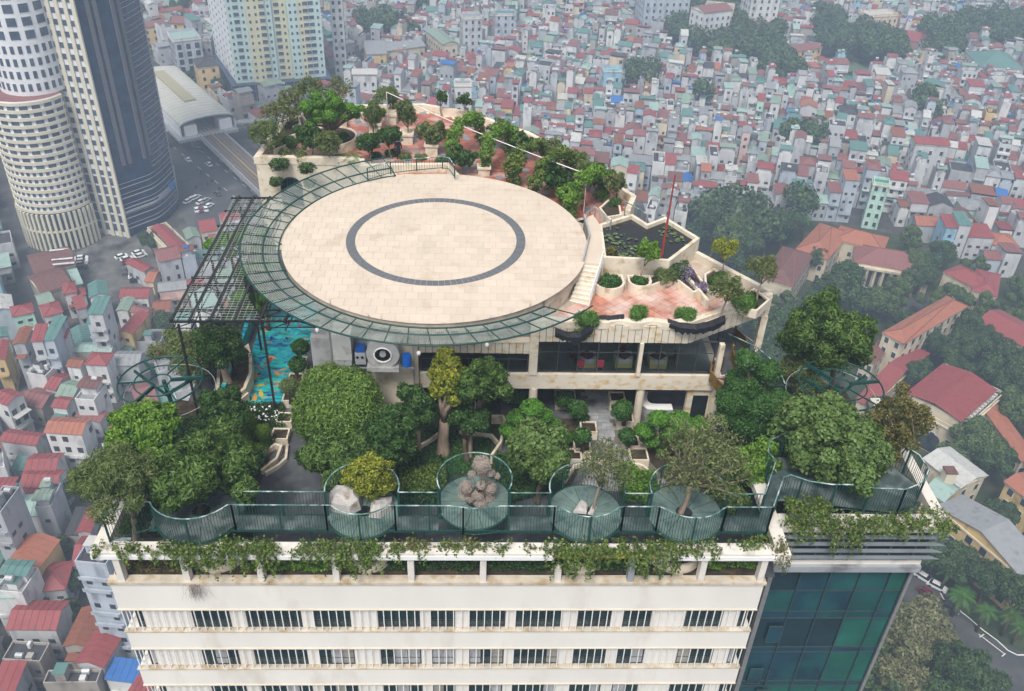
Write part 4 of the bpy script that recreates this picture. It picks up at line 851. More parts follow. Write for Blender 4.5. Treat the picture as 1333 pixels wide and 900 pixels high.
# gilded balustrade and spiral steps right of the restaurant
m_gold = mat('gilded_iron', (0.30, 0.18, 0.05), 0.4, 0.5, 8, metal=0.5, stain=(.05, .03, .01), stain_amt=.5, stain_scale=8)
for k, (l, lab) in enumerate(((((938, 482), (926, 484), (923, 492), (932, 500), (945, 508), (955, 518)), 'curved gilded balustrade at the outer edge of the corner steps'), (((951, 468), (955, 480), (962, 492), (968, 500)), 'gilded balustrade on the inner side of the corner steps'), (((955, 440), (968, 452), (972, 462)), 'short gilded balustrade on the balcony edge'))):
    q = ppts(l, 124.8); t = thing('gilded_balustrade', lab, 'balustrade', (*q[0], 124.8), 'gilded balustrades of the corner steps'); dz = (lambda i: -.22 * max(0, i - 1)) if k < 2 else (lambda i: 0)
    for i in range(len(q) - 1):
        b = MB(); a, c = q[i], q[i + 1]; za, zc = 124.8 + dz(i), 124.8 + dz(i + 1)
        b.poly([(a[0], a[1], za), (c[0], c[1], zc), (c[0], c[1], zc + .75), (a[0], a[1], za + .75)], m_gold); b.poly([(a[0] + .05, a[1] + .06, za), (a[0] + .05, a[1] + .06, za + .75), (c[0] + .05, c[1] + .06, zc + .75), (c[0] + .05, c[1] + .06, zc)], m_gold); part('scroll_panel', b, t)
        b = MB(); b.bar((a[0], a[1], za + .8), (c[0], c[1], zc + .8), .1, m_gold); part('handrail', b, t)
    b = MB(); b.tube([(q[0][0], q[0][1], 124.8), (q[0][0], q[0][1], 125.9)], .09, m_gold, 8); b.dome((q[0][0], q[0][1], 125.9), .12, .12, .16, m_gold, 8, 3); part('newel', b, t)
st = thing('corner_steps', 'red carpeted corner steps descending beside the topiary tree', 'stairs', (17, 45.5, 122))
for k in range(10):
    p = W(938 + 3.6 * k, 492 + 6.5 * k, 124.6 - .28 * k); b = MB(); b.obox((p.x, p.y), 1.5, .42, 124.35 - .3 * k, 124.6 - .28 * k, R(-35), m_stone2); s_ = part('step', b, st); b = MB(); b.obox((p.x, p.y), .8, .40, 124.604 - .28 * k, 124.62 - .28 * k, R(-35), m_chair); part('carpet', b, s_)
railing('balcony_railing', 'dark green railing round the corner balcony behind the topiary tree', [px(u, v, 125.9) for u, v in ((937, 430), (960, 440), (985, 452), (1003, 467), (1015, 483), (1022, 500))], 124.6, 125.9, step=.14)
# stone slabs on the walkway circles and the rock
def rock(label, pts, z, hs, m, name='rock', cat='rock'):
    b = MB(); g = random.Random(len(label)); n = len(pts); c = (sum(p[0] for p in pts) / n, sum(p[1] for p in pts) / n); k = 0
    rings = [[(p[0], p[1], z) for p in pts], [(c[0] + (p[0] - c[0]) * .9 + g.uniform(-.05, .05), c[1] + (p[1] - c[1]) * .9, z + hs * g.uniform(.5, .8)) for p in pts], [(c[0] + (p[0] - c[0]) * .5 + g.uniform(-.08, .08), c[1] + (p[1] - c[1]) * .5, z + hs * g.uniform(.85, 1.1)) for p in pts]]
    for a, r_ in zip(rings, rings[1:]):
        for i in range(n): j = (i + 1) % n; b.poly([a[i], a[j], r_[j]], m); b.poly([a[i], r_[j], r_[i]], m)
    t = (c[0], c[1], z + hs)
    for i in range(n): b.poly([rings[2][i], rings[2][(i + 1) % n], t], m)
    part(name, b, None, loc=(c[0], c[1], z), label=label, cat=cat)
m_rock = mat('pale_rock', (0.46, 0.44, 0.42), 0.9, 0.2, 2, stain=(.25, .2, .16), stain_amt=.4, stain_scale=2, bump=.6)
rock('big pale boulder in the left circle of the walkway', ppts(((430, 664), (428, 648), (438, 642), (456, 645), (472, 648), (470, 662), (455, 670)), WZ + .1), WZ + .01, 1.0, m_rock)
rock('smaller pale boulder right of the yellow green tree in the rock circle', ppts(((480, 672), (482, 660), (495, 652), (512, 652), (510, 664), (495, 674)), WZ + .1), WZ + .01, .7, m_rock)
for l, lab, hh in ((((746, 668), (757, 653), (766, 657), (763, 670)), 'white stone slab lying in the circle of stone slabs', .25), (((765, 670), (772, 658), (777, 660), (772, 671)), 'narrow brown slab beside the white stone slab', .12)): rock(lab, ppts(l, WZ), WZ + .01, hh, m_rock, 'stone_slab', 'slab')
# =====================================================================  PLANTS
def leafmat(name, a, b_, transl=.22, rough=.5, var=.3, scale=.9):
    return mat(name, a, rough, var, scale, spec=.3, attr=b_, transl=transl)
LK = {  # kind: material, leaf length, width, jitter, droop
 'mango': (leafmat('long_dark_leaf', (.040, .092, .018), (.155, .26, .055)), .30, .085, .55, .25),
 'feather': (leafmat('feathery_pale_leaf', (0.078, 0.158, 0.025), (0.227, 0.355, 0.066)), .26, .07, .6, .3),
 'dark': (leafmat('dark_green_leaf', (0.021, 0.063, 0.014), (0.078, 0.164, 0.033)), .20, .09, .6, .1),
 'olive': (leafmat('olive_leaf', (0.066, 0.103, 0.031), (0.191, 0.246, 0.077)), .28, .055, .9, .2),
 'twig': (leafmat('greyish_leaf', (0.087, 0.121, 0.038), (0.248, 0.284, 0.111)), .20, .06, 1.2, .1),
 'yellow': (leafmat('yellow_green_leaf', (0.138, 0.185, 0.014), (0.383, 0.396, 0.044)), .15, .08, .7, .1),
 'round': (leafmat('broad_pale_leaf', (0.051, 0.103, 0.019), (0.175, 0.273, 0.076)), .22, .15, .6, 0),
 'bright': (leafmat('bright_green_leaf', (0.060, 0.150, 0.016), (0.215, 0.382, 0.044)), .20, .10, .7, .1),
 'clip': (leafmat('clipped_leaf', (0.053, 0.158, 0.015), (0.120, 0.287, 0.033), .15), .16, .11, .9, 0),
 'clipb': (leafmat('bright_clipped_leaf', (0.069, 0.173, 0.017), (0.147, 0.304, 0.038), .15), .15, .10, .9, 0),
 'clipd': (leafmat('dark_clipped_leaf', (0.027, 0.082, 0.015), (0.060, 0.150, 0.028), .1), .16, .11, .9, 0),
 'moss': (leafmat('mossy_clipped_leaf', (0.072, 0.150, 0.009), (0.132, 0.232, 0.016), .1), .07, .05, .5, 0),
 'vine': (leafmat('vine_leaf', (.036, .088, .014), (.20, .275, .045)), .17, .13, .9, .2),
 'rust': (leafmat('rusty_vine_leaf', (0.078, 0.105, 0.025), (0.221, 0.179, 0.060)), .16, .10, .9, .2),
 'dead': (mat('dry_twig', (0.286, 0.234, 0.195), .9, .25, 3, attr=(0.494, 0.429, 0.377)), .16, .02, 1.5, 0),
 'fern': (leafmat('fern_leaf', (0.065, 0.156, 0.026), (0.156, 0.312, 0.065)), .38, .06, .9, .8),
 'purple': (leafmat('purple_flower', (.10, .09, .14), (.34, .25, .40)), .12, .1, 1.2, 0),
 'white': (mat('white_flower', (0.900, 0.900, 0.900), .7, .05), .1, .1, 1.2, 0), 'redf': (mat('red_flower', (0.650, 0.078, 0.039), .6, .2), .12, .1, 1.2, 0)}
SEED = [10]
def cloud(name, kind, cl, n, parent=None, org=(0, 0, 0), size=1.0, shell=.25, flat=1.0, jit=None, lump=.13, **kw):
    m, L, Wd, j, dr = LK[kind]; SEED[0] += 1
    P, N = sprinkle(cl, n, SEED[0], shell, flat, lump)
    o0 = ORG[parent.name] if parent else Vector(org)
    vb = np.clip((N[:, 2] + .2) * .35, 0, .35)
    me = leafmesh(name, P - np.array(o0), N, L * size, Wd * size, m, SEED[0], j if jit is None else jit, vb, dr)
    return link(name, me, parent, (0, 0, 0) if parent else o0, **kw)
def pxm(p): return (p - Vector((0, 0, H))).length / FPX
def tree(label, kind, base, zb, crown, half, n, k=14, name='tree', cat='tree', trunk=.16, group=None, rc=.42, shell=.3, size=1.0, bark=None, inner=True, yoff=0, tips=6, depth=1.0, lump=.3, dome=False):
    B = W(*base, zb); C = WY(*crown, B.y + yoff); s = pxm(C); rx = half[0] * s; dep = math.atan2(H - C.z, C.y); ph = half[1] * s
    ry = rx * depth; rz = max(.45 * ry, math.sqrt(max(0, ph * ph - (ry * math.sin(dep)) ** 2)) / math.cos(dep))
    if C.z - rz < zb + .3: rz = max(.4 * ry, C.z - zb - .3)
    t = thing(name, label, cat, tuple(B), group); g = random.Random(len(label) + n)
    cl = clumps_of(rx * .95, ry * .95, rz * .95, int(k * 1.9), len(label), rc * .74, tuple(C)) + [(tuple(C), min(rx, rz) * .55)]
    if dome: cl = [((C.x + rx * a, C.y + ry * e, C.z + rz * c - rz * .1), min(rx, rz) * q) for a, e, c, q in ((0, 0, 0, .95), (.3, -.2, .05, .7), (-.32, -.15, 0, .68), (0, .3, .1, .7), (.05, -.35, -.15, .66), (-.2, .2, .3, .6), (.25, .1, .3, .6), (-.4, 0, -.3, .6), (.42, 0, -.3, .58), (0, -.2, -.45, .6))]
    mb = MB(); tp = [c for c, r in g.sample(cl, min(tips, len(cl)))]; trunkmb(mb, B, tp, trunk, bark or m_wood, len(label), fork=.5); part('trunk', mb, t, smooth=True)
    cloud('crown', kind, cl, int(n * .85), t, size=size * 1.15, shell=shell + .15, lump=lump)
    if inner: cloud('inner_foliage', 'dark' if kind in ('mango', 'dark', 'feather', 'bright', 'round', 'yellow') else kind, [((c[0] * .6 + C.x * .4, c[1] * .6 + C.y * .4, c[2] * .6 + C.z * .4), r) for c, r in cl], n // 7, t, size=size * 1.7, shell=.6)  # inner leaves of most kinds coloured darker, painting shade inside the crown
    return t
G0 = G
tree('big pale feathery dome tree in front of the grey service wall', 'feather', (440, 592), G, (441, 527), (62, 60), 34000, 20, dome=True, lump=.07, shell=.12, size=.9)
tree('long leaved dark tree right below the pale dome tree', 'mango', (455, 648), G, (447, 600), (58, 40), 21000, 14, rc=.45)
tree('tall yellowish tree on a thick trunk left of the middle beds', 'yellow', (577, 590), G, (584, 502), (27, 46), 11000, 12, trunk=.42, size=1.35, bark=m_bark2)
tree('dark tree with open crown right behind the yellowish tree', 'mango', (612, 596), G, (630, 500), (38, 44), 12000, 12, rc=.38, size=.85, bark=m_bark2)
tree('low dark small tree between service wall and thick trunk', 'dark', (545, 598), G, (541, 532), (28, 38), 8500, 11, bark=m_bark2)
tree('dark bushy tree pressed against the right of the pale dome tree', 'dark', (516, 640), G, (512, 578), (26, 60), 13000, 12)
tree('dark undergrowth tree under the two middle crowns', 'dark', (608, 600), G, (608, 545), (34, 25), 6000, 9, size=.9)
tree('rounded glossy leaved tree left of the stone path', 'round', (700, 655), G, (699, 596), (44, 50), 17000, 14, size=.85)
tree('largest long leaved tree over the left end of the walkway', 'mango', (262, 690), G, (270, 612), (74, 60), 36000, 22, trunk=.24, rc=.36)
tree('greyish leaved tree leaning over the left front corner', 'olive', (178, 715), G, (150, 626), (54, 46), 17000, 14, trunk=.2, bark=m_bark2, size=.9)
tree('bright green tree behind the greyish corner tree', 'bright', (200, 650), G, (188, 563), (54, 40), 16000, 14)
tree('dark ficus tree with aerial roots in the tall curved planter', 'dark', (298, 500), 121.2, (284, 452), (38, 33), 13000, 12, trunk=.3, bark=m_bark2, size=.8)
tree('loose olive tree reaching over the left wheel frame', 'olive', (258, 505), G, (245, 462), (48, 32), 13000, 14, size=.85)
tree('dark low tree between the left wheel frame and the flower bed', 'dark', (282, 590), G, (290, 535), (36, 30), 10000, 11)
tree('tall dense tree standing behind the right wheel frame', 'mango', (1082, 515), G, (1073, 442), (60, 57), 24000, 18, trunk=.22, rc=.38, size=.95)
tree('lower loose foliage tree left of the right wheel frame', 'olive', (1040, 520), G, (1040, 488), (34, 36), 8000, 12)
tree('grey twiggy half bare tree growing through the right circle', 'twig', (886, 668), WZ, (915, 600), (70, 62), 7200, 26, trunk=.17, rc=.36, shell=.95, bark=m_bark2, inner=False, tips=24)
tree('small airy tree growing through the stone slab circle', 'twig', (772, 664), WZ, (788, 610), (36, 42), 2900, 16, trunk=.08, rc=.42, shell=.95, bark=m_bark2, inner=False, tips=13)
tree('yellow green small tree between the two pale boulders', 'yellow', (478, 690), G + .5, (478, 624), (34, 36), 9500, 13, trunk=.1, size=.95, rc=.4)
tree('broad pale leaved tree filling the right wing of the walkway', 'round', (1086, 655), G, (1082, 582), (76, 64), 34000, 24, trunk=.26, rc=.36)
tree('reddish twiggy vine laden tree at the right tip of the walkway', 'rust', (1160, 640), G, (1163, 560), (38, 55), 9000, 18, trunk=.1, rc=.28, shell=.5, inner=False, bark=m_bark2, tips=12)
tree('bright leafy mass beside the left bend of the right wing railing', 'bright', (985, 650), G, (985, 612), (32, 42), 11000, 12, name='shrub', cat='shrub')
tree('low leafy shrub behind the bend of the walkway', 'vine', (955, 670), G, (950, 650), (30, 20), 5000, 10, name='shrub', cat='shrub', size=.8)
def padtree(label, kind, base, zb, pads, name='topiary_tree', n=1000, trunk=.14, yoff=0, flatk=.55, group=None):
    B = W(*base, zb); t = thing(name, label, 'topiary', tuple(B), group); mb = MB(); cs = []
    for i, q in enumerate(pads):
        u, v, r_ = q[:3]; dy = q[3] if len(q) > 3 else ((i * 7) % 5 - 2) * .18
        C = WY(u, v, B.y + yoff + dy); r = r_ * pxm(C); cs.append((C, r))
    ce = sum((c for c, r in cs), Vector()) / len(cs); zlo = min(c.z for c, r in cs); fk = Vector((B.x * .6 + ce.x * .4, B.y * .6 + ce.y * .4, B.z + max(.15, (zlo - B.z) * .75)))
    mb.tube([B, B.lerp(fk, .5) + Vector((.06, .03, 0)), fk], [trunk * 1.2, trunk, trunk * .8], m_wood, 8)
    for i, (C, r) in enumerate(cs):
        mb.tube([fk - Vector((0, 0, .1)), fk.lerp(C, .5) + Vector((.05 * (i % 3), 0, .05)), C - Vector((0, 0, r * .3))], [trunk * .55, trunk * .4, trunk * .2], m_wood, 6)
        b = MB(); b.dome(C, r * .86, r * .86, r * flatk * .84, LK[kind][0], 14, 6, low=-PI / 3); part('clipped_core', b, t, smooth=True, kind=None)
        cloud('clipped_pad', kind, [(tuple(C), r)], int(n * (r / .6) ** 2), t, flat=flatk, shell=.15, lump=.13)
    part('trunk', mb, t, smooth=True); return t
padtree('cloud pruned tree left of the stone path with round pads', 'clip', (700, 590), G, [(693, 531, 15), (672, 543, 12), (680, 555, 11), (708, 540, 11), (718, 553, 12), (732, 563, 8), (664, 560, 13), (736, 570, 9), (700, 558, 12), (725, 575, 10)], n=1300)
padtree('cloud pruned tree with overlapping pads right of the stone path', 'clip', (868, 600), G, [(857, 545, 14), (840, 560, 13), (885, 548, 16), (872, 563, 13), (848, 573, 11), (898, 560, 13), (890, 575, 11), (862, 584, 9), (912, 552, 12), (905, 572, 10)], n=1300)
padtree('tall tiered topiary tree by the gilded corner steps', 'clipd', (985, 585), G, [(973, 468, 15), (1000, 483, 16), (967, 500, 24), (955, 520, 22), (985, 525, 30), (1010, 525, 22), (975, 545, 30), (1005, 548, 22), (950, 540, 18)], n=1300, trunk=.22, flatk=.75)
padtree('bright green clipped cloud tree in the round planter of the rear terrace', 'clipb', (432, 193), 129.1, [(398, 139, 9), (411, 125, 7.5), (431, 125, 8), (414, 133, 8), (425, 137, 7), (438, 133, 8), (413, 144, 9), (444, 142, 11), (430, 150, 11), (407, 148, 6), (460, 143, 7), (450, 151, 7), (463, 150, 6), (415, 155, 7), (405, 160, 7), (456, 139, 6), (470, 141, 5)], n=1100, trunk=.24, flatk=.72)
padtree('clipped tree showing through the upper left of the black pergola', 'clip', (345, 400), G, [(278, 318, 11), (300, 312, 14), (318, 305, 13), (340, 303, 12), (325, 325, 14), (300, 330, 9), (345, 322, 13)], n=900, yoff=1.5)
padtree('darker clipped tree under the middle of the black pergola', 'clip', (350, 430), G, [(322, 352, 14), (345, 345, 14), (335, 368, 15), (318, 385, 12), (345, 385, 14), (330, 400, 12)], n=900, yoff=1)
padtree('group of mossy egg shaped clipped bushes in the left flower bed', 'moss', (325, 582), G, [(321, 552, 14, .3), (341, 562, 11, -.2), (316, 568, 12, -.3), (337, 583, 9, -.5), (322, 582, 10, -.8), (348, 575, 6, 0)], n=2200, flatk=1.0)
padtree('round dark clipped bush right below the blue floor planter row', 'clipd', (391, 478), G + .6, [(391, 452, 11)], name='potted_topiary', flatk=.85, n=1300)
padtree('round green clipped bush second in the row beside the painted floor', 'clipd', (386, 500), G + .6, [(387, 475, 11)], name='potted_topiary', flatk=.85, n=1300)
padtree('round grey green clipped bush third in the row beside the painted floor', 'olive', (379, 525), G + .6, [(377, 503, 12)], name='potted_topiary', flatk=.85, n=600)
padtree('round clipped bush in the planter nearest the lower left of the path', 'clipd', (758, 588), G + .5, [(758, 568, 12)], name='potted_topiary', flatk=.9)
padtree('leafy round bush in the planter halfway up the left of the path', 'clipd', (757, 548), G + .4, [(752, 532, 12), (757, 545, 9)], name='potted_topiary', flatk=.9)
padtree('dark round bush in the planter by the hall column', 'clipd', (812, 553), G + .6, [(810, 534, 14)], name='potted_topiary', flatk=.9)
padtree('dark round bush in the planter right of the path end', 'clipd', (817, 583), G + .5, [(816, 568, 11)], name='potted_topiary', flatk=.9)
padtree('low dark bushes in the long planter of the hall', 'clipd', (735, 525), G + .6, [(735, 520, 12), (745, 527, 9)], name='potted_topiary', flatk=.8)
padtree('dark bush in the deepest planter under the restaurant', 'clipd', (690, 525), G + .4, [(672, 515, 12), (688, 520, 10)], name='potted_topiary', flatk=.8)
# bare dried bush
B = W(622, 655, WZ); t = thing('bare_bush', 'bare grey brown bush of dried clipped balls in the middle circle', 'bush', tuple(B))
mb = MB(); tp = []
for i, (u, v, r_) in enumerate(((627, 604, 12), (614, 618, 5), (629, 617, 7), (639, 616, 5), (607, 634, 9), (626, 632, 6), (638, 635, 9), (613, 648, 8), (622, 645, 8), (636, 648, 8), (626, 656, 8), (647, 620, 4), (603, 648, 7))):
    C = WY(u, v, B.y + ((i * 7) % 5 - 2) * .15 + .2); r = r_ * pxm(C); tp.append(C); cloud('dry_ball', 'dead', [(tuple(C), r)], int(5200 * r), t, shell=.6, flat=.85); b = MB(); b.dome(C, r * .8, r * .8, r * .7, LK['dead'][0], 10, 5, low=-1.2, jit=.1); part('dry_core', b, t)
trunkmb(mb, B, tp, .09, m_wood, 3); part('trunk', mb, t, smooth=True)
# small trees and pots on the rear terrace
for i, (lab, kind, bs, cr, half, n) in enumerate((
    ('twiggy tree at the left corner of the rear terrace parapet', 'olive', (354, 207), (347, 178), (19, 24), 2600), ('dark small tree second from the left front of the rear terrace', 'dark', (404, 207), (402, 182), (14, 18), 2000), ('small tree right of the dark one on the rear terrace front', 'olive', (427, 213), (425, 188), (14, 20), 2000),
    ('sparse grey tree behind the left scalloped planter', 'twig', (372, 178), (366, 148), (17, 26), 1700), ('thin tree standing at the rear left corner of the terrace', 'olive', (402, 152), (405, 119), (17, 16), 1400), ('bare brown tree against the white houses behind the terrace', 'twig', (444, 148), (442, 118), (14, 16), 900), ('taller sparse tree left of the cloud tree', 'twig', (376, 170), (380, 138), (14, 22), 1500),
    ('slender vine clad tree in the left square pot', 'bright', (489, 170), (487, 148), (10, 20), 2200), ('slender tree in the pot in the middle of the terrace', 'olive', (530, 184), (529, 152), (10, 24), 2300), ('round crowned small tree before the person', 'dark', (482, 213), (480, 188), (12, 14), 1700), ('round crowned small tree beside the person', 'dark', (510, 206), (508, 179), (13, 13), 1800),
    ('tree in the pot near the green railing', 'olive', (563, 198), (564, 174), (16, 24), 2600), ('leafy round tree at the upper edge of the pad', 'dark', (602, 226), (602, 206), (15, 14), 2200), ('low tree left of the last vine arches', 'dark', (728, 258), (730, 238), (17, 18), 2300), ('drooping tree at the right edge of the pad by the railing', 'bright', (744, 272), (742, 252), (14, 24), 2400),
    ('thin tree outside the right parapet of the rear terrace', 'olive', (753, 225), (753, 208), (12, 14), 1300), ('bushy tree behind the steel railing', 'dark', (776, 258), (777, 232), (18, 20), 2600), ('tree with brown crown between pad and pond', 'twig', (800, 272), (801, 240), (12, 14), 1600), ('tiny palm like tree at the rear parapet, left one', 'dark', (575, 150), (575, 128), (6, 8), 500), ('tiny palm like tree at the rear parapet, right one', 'dark', (605, 158), (605, 132), (8, 9), 600),
    ('tree by the parapet above the second vine arch', 'olive', (652, 192), (652, 172), (15, 16), 2000), ('tree by the parapet above the third vine arch', 'dark', (684, 208), (684, 188), (15, 17), 2000), ('airy tree by the parapet above the fourth vine arch', 'twig', (716, 222), (716, 198), (14, 18), 1300), ('leafy tree at the parapet below the end of the cable', 'olive', (766, 248), (768, 226), (16, 18), 2200), ('dark tree among the last two vine arches', 'dark', (716, 256), (716, 228), (15, 18), 2000), ('young tree in the rounded planter before the pond', 'bright', (834, 366), (843, 329), (13, 13), 1700), ('yellowish young tree in the planter by the terrace corner wall', 'yellow', (935, 362), (943, 325), (14, 13), 1500), ('brownish young tree in the far right terrace corner', 'twig', (985, 392), (992, 352), (16, 15), 1800), ('pale tree beside the fern bush on the terrace parapet', 'olive', (938, 412), (945, 378), (18, 18), 2300))):
    zb = TZ if i < 25 else 129.0
    tree(lab, kind, bs, zb, cr, (half[0] * 1.4, half[1] * 1.35), int(n * 1.5), 13, name='small_tree', trunk=.07, bark=m_bark2, rc=.34, shell=.8, inner=False, tips=5, size=1.1 if i < 25 else .8)
def shrub(label, kind, u, v, z, r, n, flat=.7, k=6, name='shrub', cat='shrub', group=None, size=1.0):
    p = W(u, v, z); s = pxm(p); r *= s; t = thing(name, label, cat, tuple(p), group); g = random.Random(n + int(u))
    cl = [((p.x + g.uniform(-.5, .5) * r, p.y + g.uniform(-.5, .5) * r, p.z + flat * r * g.uniform(.2, .6)), r * g.uniform(.45, .65)) for _ in range(k)]; cloud('foliage', kind, cl, n, t, size=size, shell=.4); return t
shrub('grey green shrub at the left of the rear terrace front wall', 'olive', 370, 204, TZ + .3, 9, 900); shrub('second grey green shrub of the rear terrace front wall', 'olive', 391, 206, TZ + .3, 10, 900)
shrub('round clipped bush beside the person', 'clipd', 511, 203, TZ, 9, 1600, flat=.9); shrub('dark bush between round trees and the person', 'dark', 489, 205, TZ, 8, 700); shrub('trailing plants on the front parapet left part', 'dark', 365, 216, 128.6, 12, 900, flat=.3); shrub('trailing plants on the front parapet middle part', 'dark', 400, 219, 128.6, 12, 900, flat=.3)
shrub('leafy bush left above the arched window', 'dark', 360, 238, 127.2, 10, 700, flat=.4); shrub('leafy bush right above the arched window', 'dark', 402, 240, 127.2, 9, 700, flat=.4)
shrub('grassy shrub right of the person', 'olive', 528, 206, TZ, 9, 700); shrub('dark shrub at the railing behind the pad', 'olive', 548, 208, TZ, 8, 600); shrub('shrub at the right end of the green railing', 'olive', 575, 212, TZ, 9, 700)
for u, v, lab in ((391, 172, 'dark hedge plants in the left scalloped planter, upper'), (378, 188, 'dark hedge plants in the left scalloped planter, lower'), (446, 182, 'dark hedge ring in the big round planter')): shrub(lab, 'clipd', u, v, 129.1, 11, 1300, flat=.4)
for u, v, r_, lab in ((762, 418, 17, 'long fern like bush hanging over the parapet beside the stairs'), (830, 413, 14, 'round fern bush on the parapet in the middle of the terrace'), (893, 413, 13, 'round fern bush on the parapet over the black plastic sheet'), (965, 396, 19, 'large fern bush at the right corner of the terrace parapet')): shrub(lab, 'fern', u, v, 128.8, r_, 1500, flat=.6, name='fern_bush')
shrub('hanging tail of foliage on the travertine cladding below the stairs', 'fern', 757, 436, 127.9, 11, 1100, flat=1, name='fern_bush')
shrub('dark plants filling the rounded planter by the stairs', 'clipd', 795, 368, 129.1, 14, 1400, flat=.3); shrub('dark plants at the foot of the young pond tree', 'clipd', 833, 368, 129.1, 10, 900, flat=.3); shrub('low pale plants in the strip planter under the pond wall', 'olive', 868, 362, 129.0, 16, 1200, flat=.25)
shrub('mass of purple flowers in the angular terrace planter', 'purple', 892, 362, 128.95, 17, 900, flat=.4); shrub('trailing purple flowers at the end of the angular planter', 'purple', 912, 377, 128.8, 11, 800, flat=.3); shrub('green leaves among the purple flowers', 'dark', 888, 356, 128.95, 18, 1200, flat=.4)
shrub('dark hedge in the curved planter by the terrace corner', 'dark', 935, 366, 129.0, 15, 1200, flat=.3); shrub('dark plants in the triangular corner planter', 'dark', 975, 392, 129.0, 14, 1000, flat=.3); shrub('reddish water plants at the left end of the pond', 'rust', 797, 330, 129.7, 11, 500, flat=.3); shrub('leafy plants behind the steel railing by the pond', 'dark', 800, 268, 129.0, 10, 700)
# sago palm
def palm(label, base, z, r_, nf=14, h=.5, name='sago_palm', lw=.05, group=None, m=None):
    B = W(*base, z) if len(base) == 2 else Vector(base); t = thing(name, label, 'palm', tuple(B), group); g = random.Random(int(B.x * 10)); b = MB(); b.tube([B, B + Vector((0, 0, h * .5)), B + Vector((.05, .02, h))], [.12 * r_, .09 * r_, .09 * r_], m_wood, 7); part('trunk', b, t, smooth=True)
    m = m or LK['fern'][0]
    b = MB()
    for k in range(nf):
        a = 2 * PI * k / nf + g.uniform(-.2, .2); el = g.uniform(.15, 1.1); pts = []
        for i in range(8): f = i / 7; q = r_ * f * math.cos(el * (1 - .3 * f)); pts.append(B + Vector((q * math.cos(a), q * math.sin(a), h + r_ * (f * math.sin(el) - .75 * f * f))))
        sd_ = Vector((-math.sin(a), math.cos(a), 0))
        for i in range(7):
            for sgn in (-1, 1):
                for dd in (0, .5):
                    p = pts[i].lerp(pts[i + 1], dd); l = r_ * .28 * math.sin(PI * (i + 1.2 + dd) / 8.6); d_ = (sd_ * sgn + (pts[i + 1] - pts[i]).normalized() * .6).normalized(); e = (pts[i + 1] - pts[i]) * .32
                    b.poly([p, p + e, p + d_ * l + Vector((0, 0, -l * .35))], m)
    part('fronds', b, t, kind='stuff'); return t
palm('dark sago palm at the front edge of the rear terrace', (460, 212), TZ, 1.25); palm('smaller sago palm left of the larger one', (444, 211), TZ, .9)
# vine arches
m_arch = m_green; g = random.Random(6)
alab = ['vine covered arch nearest the rear parapet at the left', 'vine arch left of the white square pot', 'vine arch over the white square pot', 'vine arch with bright new leaves behind the pad', 'widest vine arch leaning over the parapet path', 'last vine arch at the right end of the pad']
for i, (a, c_) in enumerate((((486, 175), (512, 152)), ((589, 212), (625, 190)), ((631, 226), (666, 206)), ((668, 246), (708, 222)), ((697, 262), (742, 236)), ((740, 290), (785, 262)))):
    A, C = W(*a, TZ), W(*c_, TZ); t = thing('vine_arch', alab[i], 'arch', tuple(A.lerp(C, .5)), 'vine covered arches on the rear terrace'); hh = 2.6 + .15 * (i % 3)
    pts = [A + Vector((0, 0, z)) for z in (0, .8, 1.6)] + [A.lerp(C, .5 - .5 * math.cos(PI * k / 8)) + Vector((0, 0, 1.7 + (hh - 1.6) * math.sin(PI * k / 8))) for k in range(9)] + [C + Vector((0, 0, z)) for z in (1.6, .8, 0)]
    b = MB(); b.tube(pts, .05, m_arch, 6); part('frame', b, t)
    cl = [((p.x, p.y, p.z), .42 if j % 2 else .5) for j, p in enumerate(pts) if p.z > TZ + .5]; cl = [((c[0] + g.uniform(-.2, .2), c[1] + g.uniform(-.2, .2), c[2] + g.uniform(-.15, .2)), r * g.uniform(.8, 1.5)) for c, r in cl]; cloud('vine', 'vine' if i in (3, 4) else 'olive' if i == 0 else 'bright', cl, 4600, t, shell=1.0, lump=.4, size=1.15)
# person on the rear terrace
P = W(519, 207, TZ); t = thing('person', 'person in dark jacket and red head covering walking on the rear terrace', 'person', tuple(P)); m_cloth = mat('dark_jacket', (.02, .022, .03), .9, .2); m_hat = mat('red_headscarf', (.35, .02, .03), .8, .2); m_skin = mat('skin', (.45, .28, .2), .6, .05)
def skinned(name, verts, edges, radii, m, parent, org):
    me = bpy.data.meshes.new(name); me.from_pydata([tuple(Vector(v)) for v in verts], edges, []); o = link(name, me, parent); me.materials.append(m)
    sk = o.modifiers.new('skin', 'SKIN'); sk.use_smooth_shade = True; ly = me.skin_vertices[0].data if me.skin_vertices else None
    if ly is None: me.skin_vertices_new() if hasattr(me, 'skin_vertices_new') else None; ly = me.skin_vertices[0].data
    for i, r in enumerate(radii): ly[i].radius = (r, r)
    ly[0].use_root = True; sb = o.modifiers.new('sub', 'SUBSURF'); sb.levels = 1; sb.render_levels = 1; return o
V_ = [(0, 0, .92), (0, .01, 1.15), (0, .0, 1.38), (0, -.01, 1.5), (-.2, 0, 1.38), (-.27, -.03, 1.1), (-.25, -.14, .88), (.2, 0, 1.38), (.27, .04, 1.1), (.26, -.05, .86), (-.1, 0, .86), (-.11, -.08, .48), (-.11, -.02, .06), (-.11, -.14, .04), (.1, 0, .86), (.11, .05, .48), (.11, .14, .08), (.11, .03, .04)]
E_ = [(0, 1), (1, 2), (2, 3), (2, 4), (4, 5), (5, 6), (2, 7), (7, 8), (8, 9), (0, 10), (10, 11), (11, 12), (12, 13), (0, 14), (14, 15), (15, 16), (16, 17)]
skinned('body', V_, E_, [.15, .15, .16, .06, .08, .06, .04, .08, .06, .04, .1, .07, .05, .045, .1, .07, .05, .045], m_cloth, t, P)
